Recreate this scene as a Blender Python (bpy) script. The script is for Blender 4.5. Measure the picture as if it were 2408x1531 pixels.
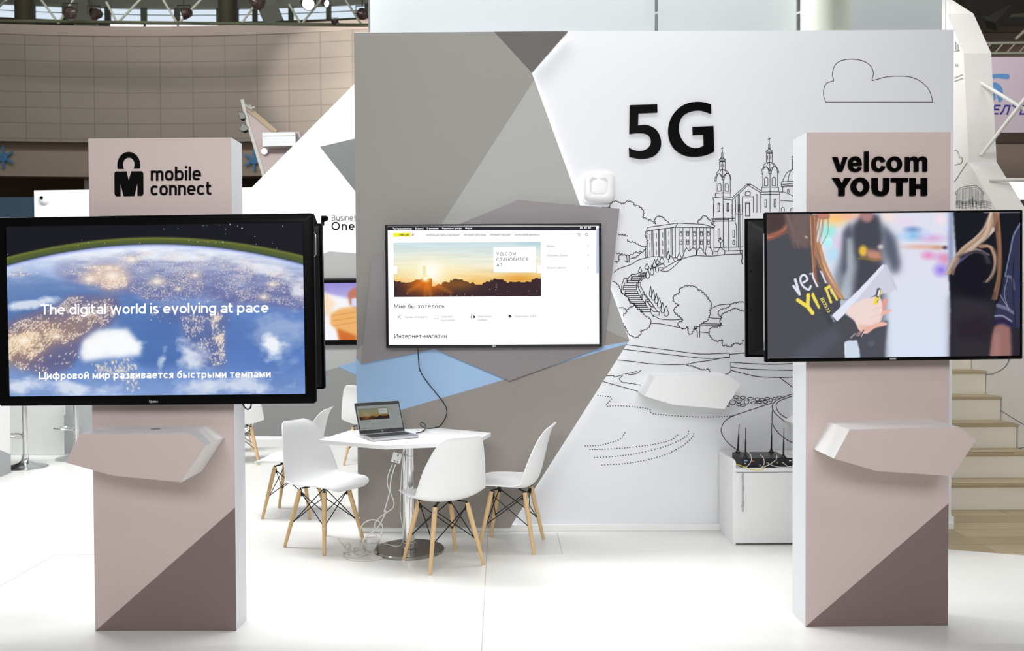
import bpy, bmesh, math, random
import numpy as np
from mathutils import Vector, Matrix
from mathutils.geometry import tessellate_polygon

random.seed(7)
RNG = np.random.RandomState(11)
SC = bpy.context.scene
for o in list(bpy.data.objects):
    bpy.data.objects.remove(o)
COL = SC.collection

# ------------------------------------------------------------------ camera
IW, IH, FPX = 2408, 1531, 2050.0
PITCH, ROLL, CAMH = math.radians(1.15), math.radians(0.26), 1.55
FW = Vector((0, math.cos(PITCH), -math.sin(PITCH)))
_R0 = Vector((1, 0, 0)); _U0 = _R0.cross(FW)
RT = math.cos(ROLL) * _R0 - math.sin(ROLL) * _U0
UP = math.sin(ROLL) * _R0 + math.cos(ROLL) * _U0
EYE = Vector((0, 0, CAMH))
cd = bpy.data.cameras.new('camera'); cam = bpy.data.objects.new('camera', cd); COL.objects.link(cam)
cd.sensor_width = 36.0; cd.lens = FPX / IW * 36.0; cd.clip_end = 200
cam.matrix_world = Matrix(((RT.x, UP.x, -FW.x, 0), (RT.y, UP.y, -FW.y, 0), (RT.z, UP.z, -FW.z, CAMH), (0, 0, 0, 1)))
cd.dof.use_dof = True; cd.dof.focus_distance = 5.3; cd.dof.aperture_fstop = 3.5
SC.camera = cam

# ------------------------------------------------------------------ world, lights, exposure
SC.view_settings.view_transform = 'Standard'; SC.view_settings.look = 'None'
SC.view_settings.exposure = 0.0; SC.view_settings.gamma = 1.0; SC.view_settings.use_curve_mapping = False
w = bpy.data.worlds.new('hall_air'); SC.world = w; w.use_nodes = True
bg = w.node_tree.nodes['Background']; bg.inputs[0].default_value = (.99, .99, 1.0, 1); bg.inputs[1].default_value = 0.27

def area(name, loc, aim, sx, sy, watts, col=(.985, .99, 1.0)):
    l = bpy.data.lights.new(name, 'AREA'); l.shape = 'RECTANGLE'; l.size = sx; l.size_y = sy; l.energy = watts; l.color = col
    o = bpy.data.objects.new(name, l); COL.objects.link(o); o.location = loc
    o.rotation_euler = (Vector(aim) - Vector(loc)).to_track_quat('-Z', 'Y').to_euler()
    return o
def spot(name, loc, aim, watts, deg, blend=.3, rad=.12, col=(1, .98, .95)):
    l = bpy.data.lights.new(name, 'SPOT'); l.energy = watts; l.spot_size = math.radians(deg); l.spot_blend = blend
    l.shadow_soft_size = rad; l.color = col
    o = bpy.data.objects.new(name, l); COL.objects.link(o); o.location = loc
    o.rotation_euler = (Vector(aim) - Vector(loc)).to_track_quat('-Z', 'Y').to_euler()
    return o
area('booth_fill_front', (-0.3, -2.0, 3.9), (0.3, 6.0, 1.5), 5.0, 1.6, 62).data.spread = math.radians(75)  # unseen frontal fill from behind the camera, evens out wall and columns
area('booth_fill_floor', (0.2, 4.9, 5.6), (0.2, 4.95, 0), 4.5, 0.7, 95)  # unseen area standing in for lamps above the booth, lifts floor and tabletop
area('booth_fill_left', (-3.6, 6.6, 5.6), (-3.5, 8.6, 0.6), 4.5, 1.2, 400)  # unseen area above, keeps the far left booth bright
area('parapet_fill', (1.15, 6.42, 5.4), (1.15, 6.62, 3.9), 4.4, .12, 135)  # added fill to brighten the upper wall and glass panes, no lamp known there
spot('truss_spot_left', (-2.3, .6, 4.9), (-1.6, 4.2, .6), 45, 34, .5)
spot('truss_spot_right', (2.7, .6, 4.9), (1.7, 4.2, .6), 45, 34, .5)
area('stair_fill', (5.9, 6.25, 4.4), (4.1, 7.6, 1.6), 1.2, .6, 15, (1, .97, .92))  # added fill from the right for the faceted frame and side wall
area('stair_well_fill', (3.3, 8.6, 5.2), (3.7, 7.6, 1.0), .8, .8, 34, (1, .97, .93))  # added fill over the steps, unseen source
area('hall_right_fill', (7.5, 12.0, 8.5), (9.5, 18, 4.5), 3, 1, 260, (1, .95, .9))  # added fill so banner and right hall wall are not too dark
area('hall_left_fill', (-8.5, 13.0, 9.6), (-8.5, 22, 6.6), 6, 1, 18, (1, .97, .95))  # added weak fill for the tiled hall wall
spot('hall_wall_spot', (-2.7, 19.0, 7.4), (-3.85, 22.3, 7.2), 600, 60, .35, .04, (1, .95, .9))
area('hall_roof_fill', (-8.0, 17.0, 9.4), (-8.0, 26, 11.2), 7, 1, 170, (1, .99, .95))  # added fill for the clerestory wall, which gets no other light

# ------------------------------------------------------------------ pixel <-> world
def ray(x, y):
    return FW + RT * ((x - IW / 2) / FPX) + UP * ((IH / 2 - y) / FPX)
def atz(x, y, z=0.0):
    d = ray(x, y); return EYE + d * ((z - CAMH) / d.z)
def aty(x, y, Y):
    d = ray(x, y); return EYE + d * (Y / d.y)
class Plane:
    def __init__(s, p, n):
        s.p = Vector(p); s.n = Vector(n).normalized()
        if s.n.y > 0: s.n = -s.n
    def pt(s, q, off=0.0):
        d = ray(q[0], q[1]); p = s.p + s.n * off
        return EYE + d * ((p - EYE).dot(s.n) / d.dot(s.n))
def yplane(Y): return Plane((0, Y, 0), (0, -1, 0))

# ------------------------------------------------------------------ materials
def lin(c):
    r = []
    for v in c:
        v = v / 255.0
        r.append(v / 12.92 if v <= .04045 else ((v + .055) / 1.055) ** 2.4)
    return tuple(r)
MATS = {}
def mat(name, rgb, rough=.5, metal=0.0, bump=0.0, scale=40.0, vary=0.0, emit=0.0, coat=0.0, spec=.5):
    if name in MATS: return MATS[name]
    m = bpy.data.materials.new(name); m.use_nodes = True; nt = m.node_tree; b = nt.nodes['Principled BSDF']
    c = lin(rgb) + (1,)
    b.inputs['Base Color'].default_value = c; b.inputs['Roughness'].default_value = rough
    b.inputs['Metallic'].default_value = metal; b.inputs['Specular IOR Level'].default_value = spec
    b.inputs['Coat Weight'].default_value = coat
    if emit:
        b.inputs['Emission Color'].default_value = c; b.inputs['Emission Strength'].default_value = emit
    if bump or vary:
        tc = nt.nodes.new('ShaderNodeTexCoord'); nz = nt.nodes.new('ShaderNodeTexNoise')
        nz.inputs['Scale'].default_value = scale; nz.inputs['Detail'].default_value = 4
        nt.links.new(tc.outputs['Object'], nz.inputs['Vector'])
        if bump:
            bp = nt.nodes.new('ShaderNodeBump'); bp.inputs['Strength'].default_value = bump; bp.inputs['Distance'].default_value = .004
            nt.links.new(nz.outputs['Fac'], bp.inputs['Height']); nt.links.new(bp.outputs['Normal'], b.inputs['Normal'])
        if vary:
            mx = nt.nodes.new('ShaderNodeMix'); mx.data_type = 'RGBA'
            mx.inputs['A'].default_value = tuple(v * (1 - vary) for v in c[:3]) + (1,)
            mx.inputs['B'].default_value = tuple(min(1, v * (1 + vary)) for v in c[:3]) + (1,)
            nt.links.new(nz.outputs['Fac'], mx.inputs['Factor']); nt.links.new(mx.outputs['Result'], b.inputs['Base Color'])
    MATS[name] = m
    return m
def glow(name, rgb, strength=1.0):
    if name in MATS: return MATS[name]
    m = bpy.data.materials.new(name); m.use_nodes = True; nt = m.node_tree; nt.nodes.clear()
    e = nt.nodes.new('ShaderNodeEmission'); e.inputs[0].default_value = lin(rgb) + (1,); e.inputs[1].default_value = strength
    o = nt.nodes.new('ShaderNodeOutputMaterial'); nt.links.new(e.outputs[0], o.inputs[0]); MATS[name] = m
    return m
def screen_mat(name, strength=1.0):
    m = bpy.data.materials.new(name); m.use_nodes = True; nt = m.node_tree; b = nt.nodes['Principled BSDF']
    b.inputs['Base Color'].default_value = (.003, .003, .004, 1); b.inputs['Roughness'].default_value = .3; b.inputs['Specular IOR Level'].default_value = .03
    a = nt.nodes.new('ShaderNodeAttribute'); a.attribute_name = 'picture'
    nt.links.new(a.outputs['Color'], b.inputs['Emission Color']); b.inputs['Emission Strength'].default_value = strength
    return m
def wood_mat(name, ca, cb, sc=(1, 1, 1), planks=None, rough=.45):
    m = bpy.data.materials.new(name); m.use_nodes = True; nt = m.node_tree; b = nt.nodes['Principled BSDF']
    b.inputs['Roughness'].default_value = rough
    tc = nt.nodes.new('ShaderNodeTexCoord'); mp = nt.nodes.new('ShaderNodeMapping'); mp.inputs['Scale'].default_value = sc
    nz = nt.nodes.new('ShaderNodeTexNoise'); nz.inputs['Scale'].default_value = 6; nz.inputs['Detail'].default_value = 6; nz.inputs['Distortion'].default_value = .6
    nt.links.new(tc.outputs['Object'], mp.inputs['Vector']); nt.links.new(mp.outputs[0], nz.inputs['Vector'])
    mx = nt.nodes.new('ShaderNodeMix'); mx.data_type = 'RGBA'; mx.inputs['A'].default_value = lin(ca) + (1,); mx.inputs['B'].default_value = lin(cb) + (1,)
    nt.links.new(nz.outputs['Fac'], mx.inputs['Factor']); last = mx.outputs['Result']
    if planks:
        br = nt.nodes.new('ShaderNodeTexBrick'); br.inputs['Scale'].default_value = 1; br.inputs['Brick Width'].default_value = planks[0]
        br.inputs['Row Height'].default_value = planks[1]; br.inputs['Mortar Size'].default_value = .003
        br.inputs['Color1'].default_value = (1, 1, 1, 1); br.inputs['Color2'].default_value = (.8, .78, .74, 1); br.inputs['Mortar'].default_value = (.5, .45, .4, 1)
        nt.links.new(tc.outputs['Object'], br.inputs['Vector'])
        m2 = nt.nodes.new('ShaderNodeMix'); m2.data_type = 'RGBA'; m2.blend_type = 'MULTIPLY'; m2.inputs['Factor'].default_value = 1
        nt.links.new(last, m2.inputs['A']); nt.links.new(br.outputs['Color'], m2.inputs['B']); last = m2.outputs['Result']
    nt.links.new(last, b.inputs['Base Color']); MATS[name] = m
    return m
def tile_mat(name, rgb, line, bw, bh, mortar=.03):
    m = bpy.data.materials.new(name); m.use_nodes = True; nt = m.node_tree; b = nt.nodes['Principled BSDF']; b.inputs['Roughness'].default_value = .6
    uv = nt.nodes.new('ShaderNodeUVMap'); br = nt.nodes.new('ShaderNodeTexBrick'); br.offset = 0
    br.inputs['Scale'].default_value = 1; br.inputs['Brick Width'].default_value = bw; br.inputs['Row Height'].default_value = bh
    br.inputs['Mortar Size'].default_value = mortar; br.inputs['Mortar Smooth'].default_value = .3
    c = lin(rgb)
    br.inputs['Color1'].default_value = c + (1,); br.inputs['Color2'].default_value = tuple(v * .95 for v in c) + (1,); br.inputs['Mortar'].default_value = lin(line) + (1,)
    nt.links.new(uv.outputs[0], br.inputs['Vector']); nt.links.new(br.outputs['Color'], b.inputs['Base Color']); MATS[name] = m
    return m

# ------------------------------------------------------------------ mesh builder
class MB:
    def __init__(s): s.v = []; s.f = []; s.m = []; s.cur = 0
    def add(s, vs, fs):
        n = len(s.v); s.v += [Vector(p) for p in vs]
        for f in fs: s.f.append(tuple(i + n for i in f)); s.m.append(s.cur)
    def quad(s, *p): s.add(p, [tuple(range(len(p)))])
    def box(s, x0, x1, y0, y1, z0, z1):
        s.hexa([(x0, y0, z0), (x1, y0, z0), (x1, y1, z0), (x0, y1, z0), (x0, y0, z1), (x1, y0, z1), (x1, y1, z1), (x0, y1, z1)])
    def hexa(s, p): s.add(p, [(0, 3, 2, 1), (4, 5, 6, 7), (0, 1, 5, 4), (1, 2, 6, 5), (2, 3, 7, 6), (3, 0, 4, 7)])
    def obox(s, c, ax, ay, az):
        c, ax, ay, az = map(Vector, (c, ax, ay, az))
        s.hexa([c - ax - ay - az, c + ax - ay - az, c + ax + ay - az, c - ax + ay - az, c - ax - ay + az, c + ax - ay + az, c + ax + ay + az, c - ax + ay + az])
    def prism(s, loop, vec, back=True, mside=None, mback=None):
        L = [Vector(p) for p in loop]; n = len(L); vec = Vector(vec)
        tri = tessellate_polygon([L]); c = s.cur
        base = len(s.v); s.v += L + [p + vec for p in L]
        for t in tri: s.f.append(tuple(base + i for i in t)); s.m.append(c)
        if back:
            for t in tri: s.f.append(tuple(base + n + i for i in reversed(t))); s.m.append(c if mback is None else mback)
        for i in range(n):
            j = (i + 1) % n
            s.f.append((base + i, base + j, base + n + j, base + n + i)); s.m.append(c if mside is None else mside)
    def prismh(s, loops, vec):
        LL = [[Vector(p) for p in L] for L in loops]; vec = Vector(vec); fl = [p for L in LL for p in L]; n = len(fl)
        tri = tessellate_polygon(LL); base = len(s.v); s.v += fl + [p + vec for p in fl]
        for t in tri:
            s.f.append(tuple(base + i for i in t)); s.m.append(s.cur); s.f.append(tuple(base + n + i for i in reversed(t))); s.m.append(s.cur)
        o = 0
        for L in LL:
            k = len(L)
            for i in range(k):
                a, b = base + o + i, base + o + (i + 1) % k; s.f.append((a, b, b + n, a + n)); s.m.append(s.cur)
            o += k
    def face(s, loop):
        L = [Vector(p) for p in loop]
        s.add(L, [tuple(t) for t in tessellate_polygon([L])])
    def loft(s, A, B):
        n = len(A); s.add(list(A) + list(B), [(i, (i + 1) % n, n + (i + 1) % n, n + i) for i in range(n)])
    def tube(s, pts, r, n=8, caps=True, closed=False):
        P = [Vector(p) for p in pts]; k = len(P)
        R = r if hasattr(r, '__len__') else [r] * k
        base = len(s.v); prev = None
        for i in range(k):
            a = P[(i - 1) % k] if (closed or i > 0) else P[i]; b = P[(i + 1) % k] if (closed or i < k - 1) else P[i]
            t = (b - a).normalized()
            if prev is None:
                u = t.cross(Vector((0, 0, 1)))
                if u.length < 1e-3: u = t.cross(Vector((1, 0, 0)))
            else: u = prev - t * prev.dot(t)
            u.normalize(); prev = u; q = t.cross(u)
            for j in range(n):
                an = 2 * math.pi * j / n; s.v.append(P[i] + (u * math.cos(an) + q * math.sin(an)) * R[i])
        for i in range(k if closed else k - 1):
            i2 = (i + 1) % k
            for j in range(n):
                s.f.append((base + i * n + j, base + i * n + (j + 1) % n, base + i2 * n + (j + 1) % n, base + i2 * n + j)); s.m.append(s.cur)
        if caps and not closed:
            s.f.append(tuple(base + j for j in range(n))); s.m.append(s.cur)
            s.f.append(tuple(base + (k - 1) * n + j for j in reversed(range(n)))); s.m.append(s.cur)
    def lathe(s, prof, c=(0, 0, 0), n=32, axis='z'):
        base = len(s.v); k = len(prof); c = Vector(c)
        for (r, z) in prof:
            for j in range(n):
                a = 2 * math.pi * j / n
                if axis == 'z': s.v.append(c + Vector((r * math.cos(a), r * math.sin(a), z)))
                else: s.v.append(c + Vector((r * math.cos(a), z, r * math.sin(a))))
        for i in range(k - 1):
            for j in range(n):
                s.f.append((base + i * n + j, base + i * n + (j + 1) % n, base + (i + 1) * n + (j + 1) % n, base + (i + 1) * n + j)); s.m.append(s.cur)
        for i in (0, k - 1):
            if prof[i][0] > 1e-6: s.f.append(tuple(base + i * n + j for j in range(n))); s.m.append(s.cur)
    def ball(s, c, r, n=12, sq=(1, 1, 1)):
        pr = [(max(1e-7, math.sin(math.pi * i / n)), -math.cos(math.pi * i / n)) for i in range(n + 1)]
        b = len(s.v); s.lathe(pr, (0, 0, 0), n * 2)
        for i in range(b, len(s.v)):
            v = s.v[i]; s.v[i] = Vector(c) + Vector((v.x * r * sq[0], v.y * r * sq[1], v.z * r * sq[2]))

def wm(o):
    M = o.matrix_basis.copy()
    while o.parent is not None: o = o.parent; M = o.matrix_basis @ M
    return M
def obj(name, mb, mats, parent=None, smooth=False, bevel=0, seg=2, sub=0, local=False, solid=0, ang=40):
    if not isinstance(mats, (list, tuple)): mats = [mats]
    vs = mb.v
    loc = Vector((0, 0, 0))
    if parent is not None and not local:
        Mi = wm(parent).inverted(); vs = [Mi @ v for v in vs]
    elif parent is None and vs and not local:
        lo = [min(v[i] for v in vs) for i in range(3)]; hi = [max(v[i] for v in vs) for i in range(3)]
        loc = Vector(((lo[0] + hi[0]) / 2, (lo[1] + hi[1]) / 2, lo[2])); vs = [v - loc for v in vs]
    me = bpy.data.meshes.new(name); me.from_pydata([tuple(v) for v in vs], [], mb.f)
    for m in mats: me.materials.append(m)
    if len(mats) > 1: me.polygons.foreach_set('material_index', mb.m)
    bm = bmesh.new(); bm.from_mesh(me)
    bmesh.ops.remove_doubles(bm, verts=bm.verts, dist=1e-6)
    bmesh.ops.recalc_face_normals(bm, faces=bm.faces)
    if smooth:
        for f in bm.faces: f.smooth = True
        for e in bm.edges:
            if len(e.link_faces) == 2 and e.calc_face_angle(0) > math.radians(ang): e.smooth = False
    bm.to_mesh(me); bm.free()
    o = bpy.data.objects.new(name, me); COL.objects.link(o); o.location = loc
    if parent is not None: o.parent = parent
    if solid:
        md = o.modifiers.new('thick', 'SOLIDIFY'); md.thickness = solid; md.offset = 0
    if sub:
        md = o.modifiers.new('sub', 'SUBSURF'); md.levels = sub; md.render_levels = sub
    if bevel:
        md = o.modifiers.new('bev', 'BEVEL'); md.width = bevel; md.segments = seg; md.limit_method = 'ANGLE'; md.angle_limit = math.radians(35)
        md.harden_normals = False
    return o
def tag(o, label, cat, group=None):
    o['label'] = label; o['category'] = cat
    if group: o['group'] = group
    return o
def struct(o): o['kind'] = 'structure'; return o
def thing(name, label, cat, loc=(0, 0, 0), rz=0.0, group=None, M=None):
    o = bpy.data.objects.new(name, None); COL.objects.link(o); o.empty_display_size = .1
    if M is not None: o.matrix_basis = M
    else: o.location = loc; o.rotation_euler = (0, 0, rz)
    return tag(o, label, cat, group)
def copy_tree(o, parent=None):
    c = o.copy(); COL.objects.link(c)
    if parent is not None: c.parent = parent
    for ch in o.children: copy_tree(ch, c)
    return c

# ------------------------------------------------------------------ 2-D drawing on a plane (points given in photograph pixels)
def S(x0, y0, k, pts): return [(x0 + p[0] / k, y0 + p[1] / k) for p in pts]
def smooth(pts, n=6, closed=False):
    P = [Vector((p[0], p[1])) for p in pts]; k = len(P); out = []
    if k < 3: return [tuple(p) for p in P]
    for i in range(k if closed else k - 1):
        p1, p2 = P[i], P[(i + 1) % k]
        p0 = P[(i - 1) % k] if (closed or i > 0) else p1 * 2 - p2
        p3 = P[(i + 2) % k] if (closed or i < k - 2) else p2 * 2 - p1
        for j in range(n):
            t = j / n
            q = .5 * ((2 * p1) + (p2 - p0) * t + (2 * p0 - 5 * p1 + 4 * p2 - p3) * t * t + (3 * p1 - p0 - 3 * p2 + p3) * t ** 3)
            out.append((q.x, q.y))
    if not closed: out.append(tuple(P[-1]))
    return out
def smooth3(pts, n=8, closed=False):
    P = [Vector(p) for p in pts]; k = len(P); out = []
    for i in range(k if closed else k - 1):
        p1, p2 = P[i], P[(i + 1) % k]
        p0 = P[(i - 1) % k] if (closed or i > 0) else p1 * 2 - p2
        p3 = P[(i + 2) % k] if (closed or i < k - 2) else p2 * 2 - p1
        for j in range(n):
            t = j / n
            out.append(.5 * ((2 * p1) + (p2 - p0) * t + (2 * p0 - 5 * p1 + 4 * p2 - p3) * t * t + (3 * p1 - p0 - 3 * p2 + p3) * t ** 3))
    if not closed: out.append(P[-1])
    return out
def offsets(pts, hw, closed=False):
    P = [Vector((p[0], p[1])) for p in pts]
    Q = [P[0]]
    for p in P[1:]:
        if (p - Q[-1]).length > 1e-4: Q.append(p)
    if closed and len(Q) > 2 and (Q[0] - Q[-1]).length < 1e-4: Q.pop()
    P = Q; k = len(P); L = []; R = []
    if k < 2: return [], []
    for i in range(k):
        a = P[i] - P[i - 1] if (i > 0 or closed) else P[i + 1] - P[i]
        b = P[(i + 1) % k] - P[i] if (i < k - 1 or closed) else P[i] - P[i - 1]
        a.normalize(); b.normalize()
        na = Vector((-a.y, a.x)); nb = Vector((-b.y, b.x)); m = na + nb
        if m.length < 1e-3: m = na
        m.normalize(); d = max(.4, m.dot(nb)); L.append(P[i] + m * hw / d); R.append(P[i] - m * hw / d)
    return L, R
def ribbon(mb, f, pts, width, closed=False, depth=0.0, lift=0.0):
    """flat stroke; f(q, off) maps a 2-D point to the plane"""
    L, R = offsets(pts, width / 2, closed); k = len(L)
    if k < 2: return
    A = [f(p, depth) for p in L]; B = [f(p, depth) for p in R]
    if lift: A = [p + (EYE - p) * lift for p in A]; B = [p + (EYE - p) * lift for p in B]
    n = len(mb.v); mb.v += A + B; rng = range(k if closed else k - 1)
    for i in rng:
        j = (i + 1) % k; mb.f.append((n + i, n + j, n + k + j, n + k + i)); mb.m.append(mb.cur)
    if depth:
        A2 = [f(p, 0) for p in L]; B2 = [f(p, 0) for p in R]; n2 = len(mb.v); mb.v += A2 + B2
        for i in rng:
            j = (i + 1) % k
            mb.f.append((n + i, n2 + i, n2 + j, n + j)); mb.m.append(mb.cur)
            mb.f.append((n + k + i, n + k + j, n2 + k + j, n2 + k + i)); mb.m.append(mb.cur)
        if not closed:
            for i in (0, k - 1): mb.f.append((n + i, n + k + i, n2 + k + i, n2 + i)); mb.m.append(mb.cur)
def scallop(pts, size, side=1, n=5):
    """a path turned into a row of little bumps"""
    P = [Vector(p) for p in smooth(pts, 6)]
    out = []; acc = [P[0]]; d = 0; step = size
    for a, b in zip(P, P[1:]):
        d += (b - a).length
        if d >= step: acc.append(b); d = 0; step = size * random.uniform(.7, 1.35)
    if (acc[-1] - P[-1]).length > 1: acc.append(P[-1])
    for a, b in zip(acc, acc[1:]):
        t = b - a; nn = Vector((-t.y, t.x)) * side * random.uniform(.32, .5)
        for j in range(n): 
            u = j / n; out.append(tuple(a + t * u + nn * math.sin(math.pi * u) ** .8))
    out.append(tuple(acc[-1])); return out

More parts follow.
